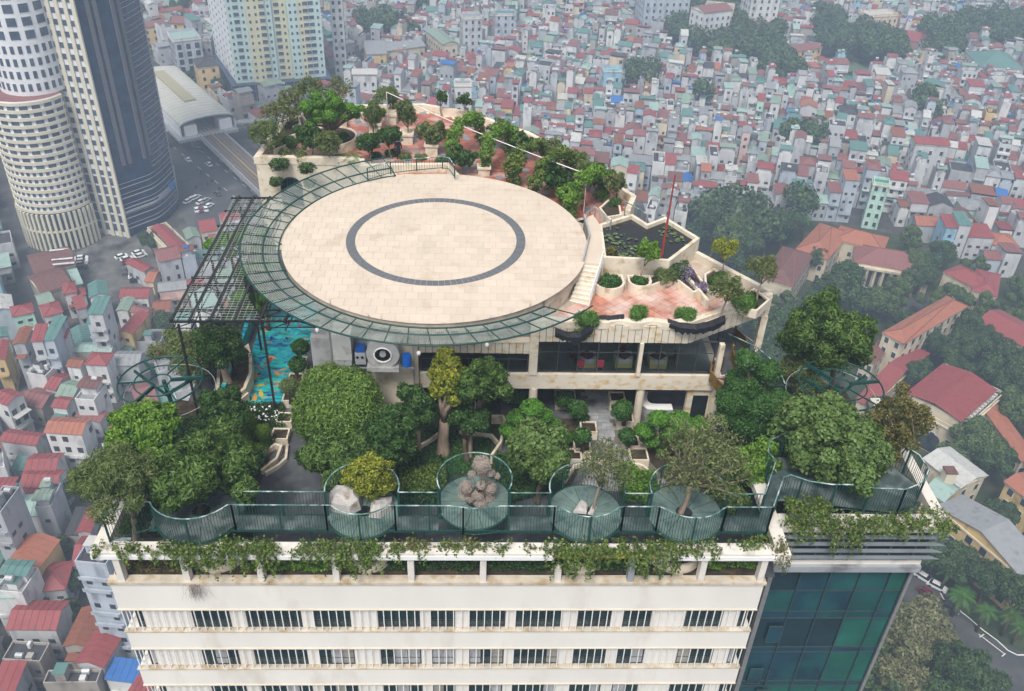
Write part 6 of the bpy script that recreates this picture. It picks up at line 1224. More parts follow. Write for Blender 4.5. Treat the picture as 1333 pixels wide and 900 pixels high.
# ---- houses read off one by one at the left of the photograph
NEAR = [
 ('grey house under a wide red sheet roof with two ridges', 'pale grey', 'red', 'gable', 9, (10, 819), (72, 820), (88, 783), (29, 783)),
 ('house with brown red tiled roof against the tall blue grey block', 'brown grey', 'rust', 'gabley', 8, (84, 841), (113, 842), (142, 794), (104, 793)),
 ('red gabled house with light valley sheet beside the blue roof', 'pale grey', 'red', 'gabley', 9, (99, 863), (134, 869), (162, 811), (133, 808)),
 ('house with big red hip roof over a small grey annexe', 'grey', 'red', 'hip', 8, (46, 770), (84, 766), (99, 738), (70, 734)),
 ('yellow walled house with orange gable roof', 'yellow', 'orange', 'gabley', 11, (5, 740), (46, 746), (55, 698), (24, 697)),
 ('low house with bright blue sheet roof at the foot of the cream tower', 'white', 'blue', 'shed', 7, (138, 884), (189, 890), (178, 864), (151, 861)),
 ('house with dark flat roof and parapet below the blue roof', 'brown grey', 'dark', 'flatdark', 8, (57, 892), (127, 891), (131, 878), (75, 875)),
 ('red roofed house cut by the bottom left corner', 'grey', 'red', 'shed', 10, (-12, 903), (17, 903), (30, 869), (-2, 866)),
 ('tall pale block with rows of small windows and grey roof', 'blue grey', 'grey', 'flatdark', 30, (98, 734), (139, 738), (150, 706), (112, 705)),
 ('low house with soot dark flat roof left of the brown tiles', 'brown grey', 'dark', 'flatdark', 8, (4, 861), (53, 864), (63, 838), (21, 837)),
 ('small house with pale green sheet roof at the left edge', 'white', 'light teal', 'shed', 12, (-12, 778), (17, 778), (21, 760), (-5, 759)),
 ('white house with teal half roof and water tanks', 'white', 'teal', 'flat', 13, (-5, 772), (30, 775), (38, 742), (5, 738)),
 ('grey six storey slab with slate roof at the left edge', 'grey', 'grey', 'flatdark', 22, (-20, 668), (2, 670), (16, 638), (-8, 634)),
 ('long low red roofed house over a shadowed yard', 'brown grey', 'red', 'shed', 8, (20, 648), (65, 650), (73, 637), (26, 635)),
 ('red roofed house with a dark skylight slot', 'white', 'red', 'gable', 9, (26, 634), (72, 635), (83, 618), (36, 612)),
 ('house with white edged large red roof', 'white', 'red', 'gable', 9, (32, 617), (71, 616), (90, 596), (40, 592)),
 ('weathered house with long red roof at the left edge', 'pale grey', 'red', 'gable', 10, (1, 574), (46, 580), (64, 570), (15, 560)),
 ('white three storey house with orange red overhanging roof', 'white', 'orange', 'gable', 14, (59, 563), (106, 566), (118, 547), (73, 544)),
 ('narrow red roof with a skylight beside the roof garden corner', 'grey', 'red', 'gabley', 9, (101, 693), (117, 693), (138, 659), (118, 661)),
 ('dark ribbed shed roof left of the narrow red roof', 'brown grey', 'dark', 'shed', 7, (86, 696), (104, 696), (118, 666), (100, 665)),
 ('teal flat topped house between red roofs', 'grey', 'teal', 'shed', 8, (15, 612), (35, 613), (40, 598), (25, 598)),
 ('white house with steep red roof and iron balconies', 'white', 'red', 'gabley', 12, (9, 528), (30, 514), (44, 495), (2, 513)),
 ('low spreading red roofs in a hollow', 'brown grey', 'dull red', 'gable', 6, (26, 526), (54, 532), (74, 512), (57, 507)),
 ('small house with dull red gable right of the black flat roof', 'grey', 'red', 'gable', 8, (59, 505), (72, 508), (88, 489), (78, 486)),
 ('white house with black tar flat roof', 'white', 'dark', 'flatdark', 10, (35, 488), (60, 492), (70, 480), (51, 474)),
 ('white cube house with small red roof', 'white', 'red', 'gable', 9, (68, 530), (86, 532), (96, 520), (78, 517)),
 ('pale green roofed long shed', 'grey', 'grey green', 'gable', 8, (73, 516), (94, 519), (110, 500), (96, 497)),
 ('white house with mossy brown flat roof and a water tank', 'white', 'brown', 'flat', 14, (98, 522), (123, 524), (140, 504), (114, 500)),
 ('house with wide dull red roof below the mossy flat roof', 'pale grey', 'dull red', 'gable', 9, (100, 542), (130, 550), (141, 532), (112, 530)),
 ('balconied white house with red hip roof', 'white', 'red', 'hip', 13, (111, 474), (138, 475), (147, 461), (118, 459)),
 ('house with streaked rust roof left of the balconied house', 'white', 'rust', 'gable', 12, (87, 477), (104, 479), (111, 469), (95, 466)),
 ('house with broad pale teal sheet roof', 'brown grey', 'light teal', 'gable', 10, (95, 458), (144, 459), (150, 449), (112, 447)),
 ('house with silvery grey arched roof near the left wheel frame', 'grey', 'grey', 'gable', 9, (146, 476), (180, 476), (185, 460), (154, 458)),
 ('small grey house with red front roof beside the tall pair', 'pale grey', 'red', 'shed', 16, (70, 440), (86, 440), (90, 431), (70, 432)),
 ('tall narrow pale house with dark teal roof', 'blue grey', 'teal', 'shed', 19, (56, 443), (70, 443), (69, 416), (55, 416)),
 ('tall grey house with red roof joined to the teal roofed one', 'pale grey', 'red', 'shed', 19, (41, 445), (55, 444), (54, 426), (43, 427)),
 ('grey house with long rust brown roof at the left', 'grey', 'rust', 'gabley', 16, (17, 449), (32, 448), (41, 428), (27, 428)),
 ('yellow house with carved balconies and red roof at the left edge', 'yellow', 'red', 'gabley', 12, (-8, 470), (6, 468), (13, 450), (-4, 446)),
 ('pale house with teal gable roof at the left edge', 'pale grey', 'teal', 'gabley', 9, (-3, 441), (10, 438), (17, 426), (2, 428)),
 ('mint green house with red hip roof by the alley', 'mint', 'red', 'hip', 11, (17, 412), (43, 406), (40, 397), (16, 400)),
 ('white house with red hip roof right of the alley', 'white', 'red', 'hip', 11, (58, 412), (81, 406), (78, 394), (56, 397)),
 ('tallest pale blank walled house with teal top floor', 'pale grey', 'teal', 'shed', 22, (115, 409), (133, 409), (141, 391), (126, 390)),
 ('slim blue grey house with tiny teal roof in front of the blank wall', 'blue grey', 'teal', 'shed', 18, (114, 421), (125, 421), (128, 413), (117, 413)),
 ('white house with bright red sheet roof below the blank wall', 'white', 'red', 'shed', 9, (131, 441), (158, 443), (163, 434), (134, 433)),
 ('yellow house with long red roof running uphill', 'yellow', 'red', 'gabley', 11, (155, 433), (172, 435), (183, 408), (170, 407)),
 ('grey shed with blackened flat roof right of the yellow house', 'grey', 'dark', 'flatdark', 7, (177, 448), (210, 447), (212, 432), (182, 432)),
 ('teal roofed hall at the edge of the parking lot', 'white', 'teal', 'gabley', 11, (117, 388), (140, 384), (138, 366), (116, 371)),
 ('white house with red hip roof below the brown hall', 'white', 'red', 'hip', 9, (84, 383), (99, 380), (92, 368), (80, 370)),
 ('little house with dark red roof beside the hip roof', 'grey', 'red', 'hip', 7, (101, 385), (111, 383), (109, 376), (100, 377)),
 ('house with pale yellow green roof at the alley', 'cream', 'grey green', 'gable', 8, (53, 397), (70, 392), (66, 380), (51, 384)),
 ('house with red tilted roof left of the blank walled house', 'grey', 'red', 'shed', 10, (100, 403), (112, 400), (109, 388), (97, 390)),
 ('walled compound with wide red roof below the parking lot', 'white', 'red', 'gable', 8, (156, 388), (192, 388), (197, 374), (158, 375)),
 ('small orange roofed house by the parked cars', 'cream', 'orange', 'gable', 8, (189, 367), (199, 368), (207, 354), (196, 352)),
 ('long red roofed shed right of the parked cars', 'pale grey', 'red', 'gabley', 6, (188, 354), (200, 348), (190, 332), (178, 336)),
 ('grey tiled villa with dormer and white windows', 'pink', 'grey', 'gable', 10, (207, 380), (242, 376), (244, 366), (211, 368)),
 ('house with striped rust and white roof below the villa', 'white', 'rust', 'gable', 8, (199, 407), (220, 406), (222, 391), (204, 392)),
 ('pale green roofed house between blank wall and long red roof', 'white', 'grey green', 'gabley', 9, (152, 405), (166, 405), (169, 389), (153, 389)),
 ('house with low red roof above the long red roof', 'cream', 'dull red', 'gable', 9, (170, 406), (190, 410), (193, 397), (172, 397)),
 ('house with teal roof showing at the corner of the black pergola', 'white', 'teal', 'gable', 10, (225, 419), (250, 419), (252, 403), (233, 402)),
 ('house with red gable left of the pergola middle', 'white', 'red', 'gable', 10, (246, 376), (267, 372), (265, 362), (250, 364)),
 ('red roofed house beside the small car park behind the pergola', 'cream', 'red', 'gable', 11, (262, 303), (282, 300), (284, 284), (262, 287)),
 ('blue walled house with red roof behind the pergola', 'light blue', 'dull red', 'gable', 11, (273, 320), (292, 318), (292, 304), (273, 306)),
 ('white walled house half behind the pergola post', 'white', 'red', 'gable', 12, (290, 290), (312, 286), (310, 276), (288, 278)),
 ('white block with narrow terrace behind the landing pad left', 'white', 'dull red', 'gable', 14, (290, 420), (320, 420), (325, 405), (296, 405)),
]
DX = 0
for i, (lab, wl, rf, stl, h, A, B, C_, D) in enumerate(NEAR):
    c, rz, w, d = quad((A, B, C_, D), h); hthing(c, rz, w, d, h, wl, rf, stl, lab, group='houses in the streets to the left', seed=i)
# ---- brown ribbed hall, long shed, campus and other large roofs
def big(lab, wl, rf, stl, h, l, name='building', cat='building', wside=None, fh=3.6, group=None, sz=(1.2, 1.7), dens=(.97, .95, .95, .95), near=True, ribs=False, hiprise=None):
    c, rz, w, d = quad(l, h); t = thing(name, lab, cat, (c[0], c[1], 0), group); F = frame(c, rz); m, r = HW[wl], HR[rf]; a, rr = MB(), MB()
    q = [F(-w / 2, -d / 2), F(w / 2, -d / 2), F(w / 2, d / 2), F(-w / 2, d / 2)]; a.hexa(q, 0, h, m); part('wall', a, t)
    b = MB(); b.wallstrip(q, .5, h - .5, h - .01, HW['cream'], closed=True); part('cornice', b, t)
    if stl == 'hip': hip(rr, F, w, d, h + .02, hiprise or min(w, d) * .24, r, ribm=HR['rust'] if rf in ('orange', 'dull red', 'brown') else None)
    elif stl == 'flat': rr.wallstrip([F(-w / 2 + .2, -d / 2 + .2), F(w / 2 - .2, -d / 2 + .2), F(w / 2 - .2, d / 2 - .2), F(-w / 2 + .2, d / 2 - .2)], .3, h, h + 1, m, closed=True); rr.hexa([F(-w / 2 + .4, -d / 2 + .4), F(w / 2 - .4, -d / 2 + .4), F(w / 2 - .4, d / 2 - .4), F(-w / 2 + .4, d / 2 - .4)], h, h + .06, r)
    else: gable(rr, F, w, d, h + .02, min(3.0, (d if stl == 'gable' else w) * .16), r, 'x' if stl == 'gable' else 'y', ov=.5, ribs=int(max(w, d) / 1.4) if ribs else 0)
    if stl in ('gable', 'gabley'):
        for sg in (-1, 1):
            rise = min(3.0, (d if stl == 'gable' else w) * .16)
            T = [F(sg * w / 2 * .99, -d / 2), F(sg * w / 2 * .99, d / 2), F(sg * w / 2 * .99, 0)] if stl == 'gable' else [F(-w / 2, sg * d / 2 * .99), F(w / 2, sg * d / 2 * .99), F(0, sg * d / 2 * .99)]
            b = MB(); b.poly([(*T[0], h), (*T[1], h), (*T[2], h + rise)], m); part('gable_wall', b, t)
    part('roof', rr, t); n = max(1, int(h / fh)); sd = wside or 'fblr'; me = None
    for s in sd:
        L = w if s in 'fb' else d; k = max(2, int(L / 3.4))
        for f in range(n):
            for i in range(k):
                x = -L / 2 + L * (i + .5) / k; z = 1.2 + f * fh
                x2, y2, r2 = {'f': (x, -d / 2 - .03, 0), 'b': (x, d / 2 + .03, PI), 'r': (w / 2 + .03, x, PI / 2), 'l': (-w / 2 - .03, x, -PI / 2)}[s]
                if me is None:
                    q_ = MB(); q_.box(-sz[0] / 2 - .12, -.05, -.12, sz[0] / 2 + .12, .03, sz[1] + .12, HW['white']); q_.box(-sz[0] / 2, -.09, 0, sz[0] / 2, -.051, sz[1], m_win); me = q_.mesh('window')
                o = link('window', me, t, Vector((*F(x2, y2), z)) - ORG[t.name]); o.rotation_euler = (0, 0, rz + r2)
    take(c, w + 2, d + 2, rz); return t, F, w, d, h
big('brown ribbed roof hall with white skylight strips beside the curved tower', 'brown grey', 'brown', 'gable', 8, ((46, 356), (97, 344), (88, 322), (35, 334)), ribs=True, wside='f')
t_, F_, w_, d_, h_ = big('lower brown ribbed hall below the striped hall', 'brown grey', 'brown', 'gable', 8, ((55, 382), (92, 370), (86, 349), (47, 358)), ribs=True, wside='f')
for k in range(4):
    p, q_ = W(64 + k * 1.5, 326.5 + k * 6, 9.6), W(90 + k * 2.2, 325 + k * 6 - 1, 9.2); b = MB(); b.bar(p, q_, .9, HW['white'], .1); part('skylight_strip', b, t_)
big('pale teal lean-to along the brown halls', 'grey', 'light teal', 'gable', 5, ((98, 371), (106, 369), (96, 346), (87, 348)), wside='r')
t_, F_, w_, d_, h_ = big('cream building with black flat roof and raised red centre roof', 'cream', 'dark', 'flat', 9, ((230, 338), (256, 330), (228, 290), (204, 296)), wside='f')
b = MB(); b.hexa([F_(-w_ * .3, -d_ * .42), F_(w_ * .22, -d_ * .42), F_(w_ * .22, d_ * .42), F_(-w_ * .3, d_ * .42)], h_ + .07, h_ + 1.2, HW['cream']); F2 = frame(F_(-w_ * .04, 0), 0); part('roof_house', b, t_)
b = MB(); c2, rz2, _, _ = quad(((230, 338), (256, 330), (228, 290), (204, 296)), 9); gable(b, frame(F_(-w_ * .04, 0), rz2), w_ * .55, d_ * .86, h_ + 1.22, .7, HR['red'], 'y'); part('raised_roof', b, t_)
cg = 'school buildings among the trees at the right'
big('school wing with bright orange hip roof and central dark gutter', 'cream', 'orange', 'hip', 10, ((1037, 324), (1077, 337), (1097, 298), (1058, 288)), group=cg, name='school_building')
big('long school wing with orange roof and small dormers', 'cream', 'orange', 'hip', 10, ((1086, 311), (1149, 327), (1153, 309), (1090, 293)), group=cg, name='school_building')
big('square hall with dark wine red hip roof and black gutters', 'cream', 'brown', 'hip', 10, ((991, 361), (1031, 373), (1059, 333), (1016, 320)), group=cg, name='school_building')
t_, F_, w_, d_, h_ = big('brick red roofed hall with dark portico between columns', 'cream', 'dull red', 'hip', 9, ((1113, 341), (1213, 358), (1219, 341), (1124, 319)), group=cg, name='school_building', wside='r')
for i in range(9):
    b = MB(); p = F_(-w_ / 2 + 2 + i * (w_ - 4) / 8, -d_ / 2 - .9); b.tube([(p[0], p[1], 0), (p[0], p[1], 7.6)], .45, HW['cream'], 10); part('column', b, t_)
    if i < 8: a_ = -w_ / 2 + 2.7 + i * (w_ - 4) / 8; b = MB(); b.hexa([F_(a_, -d_ / 2 - .06), F_(a_ + (w_ - 4) / 8 - 1.4, -d_ / 2 - .06), F_(a_ + (w_ - 4) / 8 - 1.4, -d_ / 2 + .1), F_(a_, -d_ / 2 + .1)], .4, 6.8, m_win); part('opening', b, t_)
b = MB(); b.hexa([F_(-w_ / 2 + 1, -d_ / 2 - 1.6), F_(w_ / 2 - 1, -d_ / 2 - 1.6), F_(w_ / 2 - 1, -d_ / 2 - .1), F_(-w_ / 2 + 1, -d_ / 2 - .1)], 7.604, 8.4, HW['cream']); part('portico_beam', b, t_)
big('cream school wing with red roof facing left', 'cream', 'red', 'hip', 10, ((1229, 354), (1275, 378), (1290, 360), (1240, 340)), group=cg, name='school_building')
big('cream school wing with red roof at the far right end', 'cream', 'red', 'hip', 10, ((1266, 378), (1297, 386), (1302, 366), (1278, 352)), group=cg, name='school_building')
big('four storey slab with orange roof and many windows', 'cream', 'orange', 'hip', 14, ((1150, 433), (1176, 447), (1248, 393), (1222, 381)), group=cg, name='school_building', fh=3.4, hiprise=1.8)
big('long narrow red roof sloping away behind the right wheel frame', 'cream', 'red', 'gable', 7, ((1116, 521), (1134, 530), (1199, 460), (1178, 447)), group=cg, name='school_building')
big('small wine red roof left of the long narrow one', 'cream', 'brown', 'hip', 8, ((1122, 466), (1138, 473), (1165, 453), (1140, 441)), group=cg, name='school_building')
t_, F_, w_, d_, h_ = big('auditorium with broad ribbed red roof above a grimy flat terrace', 'cream', 'dark', 'flat', 10, ((1171, 524), (1250, 566), (1292, 512), (1216, 470)), name='auditorium', cat='auditorium', wside='', group=None)
c2, rz2, w2, d2 = quad(((1183, 512), (1250, 547), (1287, 500), (1222, 472)), 13); b = MB(); F2 = frame(c2, rz2); b.hexa([F2(-w2 / 2, -d2 / 2), F2(w2 / 2, -d2 / 2), F2(w2 / 2, d2 / 2), F2(-w2 / 2, d2 / 2)], 10.07, 12.9, HW['cream']); part('upper_wall', b, t_)
b = MB(); gable(b, F2, w2, d2, 12.92, 1.4, HR['red'], 'y', ov=.6, ribs=30); part('ribbed_roof', b, t_)
for i, f in enumerate((.12, .26, .40, .54, .68)):
    a_ = -w_ / 2 + w_ * f; q = [F_(a_ + 1.5 * math.cos(R(k)), -d_ / 2 - .08) + (4.6 + 1.5 * math.sin(R(k)),) for k in range(180, -1, -20)]; A, B = F_(a_ - 1.5, -d_ / 2 - .08), F_(a_ + 1.5, -d_ / 2 - .08); b = MB(); b.poly([(*A, .3), (*B, .3)] + q[::-1], m_win); part('arch', b, t_)
for i in range(14):
    p = F_(w_ / 2 - 1.4, -d_ / 2 + 2 + i * (d_ - 3) / 14); b = MB(); b.obox(p, 1.0, .5, 10.07, 10.9, rz2, HW['white']); part('air_conditioner', b, t_)
big('building with beige ribbed roof beyond the right tip of the walkway', 'cream', 'pale', 'gable', 12, ((1204, 598), (1250, 634), (1277, 606), (1222, 573)), ribs=True)
t_, F_, w_, d_, h_ = big('teal roofed annexe with a small red capped turret', 'yellow', 'light teal', 'gable', 11, ((1206, 638), (1228, 652), (1245, 634), (1214, 612)), wside='f')
b = MB(); p = W(1232, 625, 12); b.box(p.x - 1.2, p.y - 1.2, 11, p.x + 1.2, p.y + 1.2, 15, HW['cream']); b.box(p.x - 1.35, p.y - 1.35, 15.004, p.x + 1.35, p.y + 1.35, 15.3, HR['brown']); part('turret', b, t_)
big('long yellow building with grey roof and white framed windows', 'yellow', 'grey', 'gabley', 11, ((1221, 660), (1330, 752), (1345, 722), (1244, 640)), sz=(1.7, 2.0), wside='fr')
big('red gabled hall at the right edge', 'cream', 'red', 'gable', 9, ((1273, 419), (1330, 450), (1345, 425), (1297, 402)), group=cg, name='school_building')
big('yellow building with white framed windows at the right edge', 'yellow', 'orange', 'gable', 11, ((1310, 628), (1345, 655), (1360, 630), (1325, 608)), wside='fl', sz=(1.4, 1.8))
big('roof with faded orange tiles at the right edge', 'cream', 'orange', 'gabley', 9, ((1330, 600), (1350, 600), (1350, 530), (1326, 530)))
big('small building with a light blue canopy among the right trees', 'cream', 'light teal', 'gable', 5, ((1296, 565), (1312, 572), (1318, 560), (1300, 553)))
# upper middle and right landmarks
for l in (('yellow brown school block with red roof left of the light striped tower', 'yellow', 'dull red', 'gable', 12, ((185, 36), (216, 33), (214, 26), (184, 29))), ('red roofed courtyard building behind the modern block', 'yellow', 'dull red', 'gable', 11, ((222, 30), (246, 31), (244, 24), (216, 21))),
          ('ochre walled house with dark hipped roof above the station', 'yellow', 'dark', 'hip', 15, ((257, 88), (284, 85), (283, 76), (243, 78))), ('white walled shop block with red roof left of the striped tower', 'white', 'red', 'gable', 15, ((284, 58), (303, 56), (300, 49), (276, 50))), ('grey blank walled building beside the modern block', 'grey', 'grey', 'flat', 14, ((260, 53), (274, 53), (272, 47), (258, 47))),
          ('cream school block with grey roof in the middle distance, left wing', 'cream', 'grey', 'gable', 13, ((495, 68), (553, 60), (545, 50), (495, 58))), ('cream school block with green grey roof in the middle distance, right wing', 'cream', 'grey green', 'gabley', 13, ((577, 58), (595, 56), (567, 38), (546, 41))), ('yellow school block with grey roof left of the cream wings', 'yellow', 'grey', 'gable', 13, ((478, 71), (503, 70), (480, 50), (458, 54))),
          ('white five storey building with blue window bands', 'white', 'grey', 'flat', 20, ((592, 112), (614, 112), (614, 105), (593, 105))), ('bright blue walled house in the middle distance', 'light blue', 'light teal', 'flat', 17, ((787, 93), (810, 93), (811, 88), (789, 88))), ('white plaster block with curved white roof behind the cloud tree', 'white', 'pale', 'gable', 14, ((459, 97), (490, 97), (485, 88), (458, 90))),
          ('long white building with reddish flat roof behind the terrace', 'white', 'dull red', 'flat', 9, ((430, 125), (480, 135), (478, 118), (430, 112))), ('tall pale blank block right of the school wings', 'pale grey', 'grey', 'flat', 22, ((603, 25), (628, 24), (627, 18), (606, 18))), ('broad white blue topped block in the middle distance', 'blue grey', 'teal', 'flat', 18, ((645, 20), (672, 20), (670, 14), (646, 14))),
          ('yellow school with long red roofs beside the playing field', 'yellow', 'dull red', 'gable', 11, ((1028, 69), (1070, 62), (1055, 52), (1016, 62))), ('second wing of the yellow school with red roof', 'yellow', 'dull red', 'gable', 11, ((998, 64), (1020, 70), (1035, 60), (1005, 55))), ('large hall with blue green roof at the upper right', 'white', 'teal', 'hip', 12, ((1275, 86), (1333, 90), (1333, 74), (1290, 70))),
          ('white building with brown red roof at the upper right', 'white', 'dull red', 'gable', 12, ((970, 30), (1006, 38), (1008, 28), (972, 23))), ('cream block at the top of the picture right of the trees', 'cream', 'grey', 'flat', 20, ((918, 8), (955, 12), (957, 5), (920, 3))), ('long red roofed market halls at the upper right', 'pale grey', 'red', 'gable', 9, ((1135, 45), (1195, 55), (1195, 45), (1150, 36))),
          ('second long red market hall at the upper right', 'pale grey', 'red', 'gable', 9, ((1180, 52), (1218, 50), (1210, 40), (1175, 42))), ('pale cream offices at the top right', 'cream', 'pale', 'flat', 16, ((1130, 22), (1170, 20), (1168, 14), (1132, 15))), ('green netted building under construction in the right middle distance', 'mint', 'teal', 'flat', 18, ((1137, 240), (1158, 243), (1162, 236), (1142, 233))),
          ('white blank walled house right of the playing field', 'white', 'teal', 'shed', 16, ((1205, 112), (1230, 115), (1232, 107), (1208, 105))), ('big grey block with red roof in the right middle distance', 'pale grey', 'red', 'gable', 20, ((1193, 187), (1236, 190), (1238, 181), (1200, 178)))): big(*l[:5], l[5], near=False)
# ---- white tower at the top, striped tower, cream curved tower, dark glass tower
def winrow(t, pts, me, lim=300):
    mb = None
    for k, (p, rz) in enumerate(pts):
        o = link('window', me, t, Vector(p) - ORG[t.name]); o.rotation_euler = (0, 0, rz)
m_cst = mat('cream_tower_stone', (.62, .58, .46), .8, .06, .3); m_wst = mat('white_tower_panel', (.72, .73, .74), .7, .05, .3); m_mint = mat('mint_tower_paint', (.50, .64, .60), .8, .06, .3); m_yst = mat('pale_yellow_tower_paint', (.62, .60, .40), .8, .06, .3)
m_twin = mat('tower_window', (.06, .085, .12), .25, .4, .3, spec=.6)
def winmesh(w, h, m=None, fr=None):
    q = MB(); q.box(-w / 2, -.12, 0, w / 2, .05, h, m or m_twin)
    if fr: q.box(-w / 2 - .1, -.2, -.12, w / 2 + .1, .05, -.004, fr)
    return q.mesh('window')
CT = thing('curved_office_tower', 'cream high-rise with a bulging curved front of small windows at the far left', 'high-rise', (-150, 290, 0))
zc = 13.0; P3 = [Vector(px(27, 277, zc)), Vector(px(60, 283.5, zc)), Vector(px(119, 268, zc))]
def circ3(a, b_, c):
    ax, ay, bx, by, cx, cy2 = a.x, a.y, b_.x, b_.y, c.x, c.y; d = 2 * (ax * (by - cy2) + bx * (cy2 - ay) + cx * (ay - by))
    ux = ((ax * ax + ay * ay) * (by - cy2) + (bx * bx + by * by) * (cy2 - ay) + (cx * cx + cy2 * cy2) * (ay - by)) / d; uy = ((ax * ax + ay * ay) * (cx - bx) + (bx * bx + by * by) * (ax - cx) + (cx * cx + cy2 * cy2) * (bx - ax)) / d; return ux, uy, math.hypot(ax - ux, ay - uy)
cxx, cyy, rr_ = circ3(*P3); angs = [math.degrees(math.atan2(p.y - cyy, p.x - cxx)) for p in P3]
a0, a1 = angs[0] - 50, angs[2]
a0 = a0 if a0 < a1 else a0 - 360
zt = WY(60, 135, cyy - rr_).z
fh = (zt - 15.5) / 15
b = MB(); b.hexa(arc(cxx, cyy, rr_ - .6, a0, a1, 40) + [(cxx, cyy + 10)], 0, zt, m_wst, top=HR['dull red']); part('curved_wall', b, CT)
for k in range(16):
    z = 14.2 + fh * k; b = MB(); b.wallstrip(arc(cxx, cyy, rr_ - .35, a0, a1, 40), .5, z, z + fh * .4, m_cst); part('floor_band', b, CT)
me1 = winmesh(2.4, fh * .46); me2 = winmesh(1.0, fh * .46); pts = []; pts2 = []
for k in range(15):
    z = 14.2 + fh * (k + .45); small = k < 6; n = int(R(a1 - a0) * rr_ / (2.05 if small else 3.7))
    for i in range(n):
        a = a0 + (a1 - a0) * (i + .5) / n
        if a < a0 + 28: continue
        ar = R(a); (pts2 if small else pts).append(((cxx + (rr_ - .58) * math.cos(ar), cyy + (rr_ - .58) * math.sin(ar), z), ar + PI / 2))
winrow(CT, pts, me1); winrow(CT, pts2[:300], me2)
b = MB()
for k in range(23):
    a = R(a0 + (a1 - a0) * k / 22); p = (cxx + (rr_ - .1) * math.cos(a), cyy + (rr_ - .1) * math.sin(a)); b.obox(p, .8, .8, 0, 13.8, a, m_cst)
b.wallstrip(arc(cxx, cyy, rr_ - .55, a0, a1, 40), .1, 0.1, 14, m_twin); b.wallstrip(arc(cxx, cyy, rr_ - .1, a0, a1, 40), .5, 7, 7.6, m_cst); part('podium_colonnade', b, CT, kind='stuff')
# upper curved part, set back
r2_ = rr_ * .80; b = MB(); c2x, c2y = cxx + (rr_ - r2_) * .75, cyy + 3.0; b.hexa(arc(c2x, c2y, r2_, a0, a1 + 4, 36) + [(c2x, c2y + 8)], zt + .01, 168, m_wst); part('upper_wall', b, CT)
fh2 = 3.9; me3 = winmesh(1.1, 2.3); me4 = winmesh(2.7, 2.5); me5 = winmesh(3.0, 9.0); pp = ([], [], []); n2_ = int(R(a1 - a0) * r2_ / 3.8)
for k in range(4):
    n_ = int(R(a1 - a0) * r2_ / 2.2)
    for i in range(n_): a = R(a0 + (a1 - a0) * (i + .5) / n_); pp[0].append(((c2x + (r2_ + .02) * math.cos(a), c2y + (r2_ + .02) * math.sin(a), zt + 1.5 + fh2 * k), a + PI / 2))
for k in range(4):
    for i in range(n2_): a = R(a0 + (a1 - a0) * (i + .5) / n2_); pp[1].append(((c2x + (r2_ + .02) * math.cos(a), c2y + (r2_ + .02) * math.sin(a), zt + 17.5 + fh2 * k), a + PI / 2))
for k in range(4):
    for i in range(n2_): a = R(a0 + (a1 - a0) * (i + .5) / n2_); pp[2].append(((c2x + (r2_ + .02) * math.cos(a), c2y + (r2_ + .02) * math.sin(a), zt + 33.5 + 10 * k), a + PI / 2))
for q, me in zip(pp, (me3, me4, me5)): winrow(CT, q, me)
# flat slab with three columns of windows
S0, S1 = Vector(px(128, 303, 0)), Vector(px(168, 309, 0)); e = (S1 - S0).normalized(); L = (S1 - S0).length; nn = Vector((-e.y, e.x)); rzs = math.atan2(e.y, e.x)
def SP(x, y): p = S0 + e * x + nn * y; return (p.x, p.y)
b = MB(); b.hexa([SP(0, 0), SP(L, 0), SP(L, 22), SP(0, 22)], 0, 166, m_wst); part('slab_wall', b, CT)
for f in (0, .27, .52, .77, 1.0): b = MB(); x = L * f; w_ = L * .055; b.hexa([SP(x - w_, -.5), SP(x + w_, -.5), SP(x + w_, .1), SP(x - w_, .1)], 0, 166, m_cst); part('pier', b, CT)
b = MB(); b.hexa([SP(-L * .18, -1.2), SP(-.6, -1.2), SP(-.6, 3), SP(-L * .18, 3)], 0, 166, m_cst); part('pier', b, CT)
pts = []; pts_b = []
for k in range(46):
    for f in (.135, .395, .645, .885):
        if f == .135 and k < 0: continue
        z = 2 + 3.55 * k; (pts_b if k < 6 else pts).append(((*SP(L * f, -.05), z), rzs))
winrow(CT, pts, winmesh(L * .13, 1.7)); winrow(CT, pts_b, winmesh(L * .15, 2.7))
take((cxx, cyy), rr_ * 2.1, rr_ * 2.1, 0)
# dark glass tower
DT = thing('dark_glass_tower', 'dark blue glass high-rise with rounded corner right of the cream tower', 'high-rise', (S1.x + 8, S1.y + 10, 0))
D0 = S1; D1 = Vector(px(212, 292, 0)); D2 = Vector(px(234, 268, 0)); m_dg = mat('dark_blue_glass', (.010, .032, .075), .2, .4, .25, spec=.5, stain=(.025, .06, .11), stain_amt=.3, stain_scale=.35); m_lit = mat('tower_silver_band', (.33, .35, .36), .4, .1); m_pier = mat('brown_grey_pier', (.12, .12, .13), .6, .1)
d1 = (D1 - D0); prof = [D0.lerp(D1, f) for f in (0, .25, .5, .75)]
for f in [i / 9 for i in range(10)]: prof.append((1 - f) ** 2 * D0.lerp(D1, .8) + 2 * f * (1 - f) * (D1 + (D1 - D0) * .12) + f * f * D2)
prof.append(D2 + Vector((-4, 12))); prof = [(p.x, p.y) for p in prof]
b = MB(); b.hexa(prof + [(prof[-1][0] - 18, prof[-1][1] + 2), (D0.x - 4, D0.y + 24)], 0, 172, m_dg); part('glass_wall', b, DT)
for k in range(44):
    z = 3.8 * k + 3; st_ = 7 if k > 4 else 0; b = MB(); b.wallstrip(offset(prof[st_:], -.12), .18, z, z + (.16 if k > 3 else .3), m_lit); part('floor_band', b, DT)
    b = MB(); b.wallstrip(offset(prof[st_:], -.12), .16, z + 1.6, z + 1.7, m_lit); part('floor_band', b, DT)
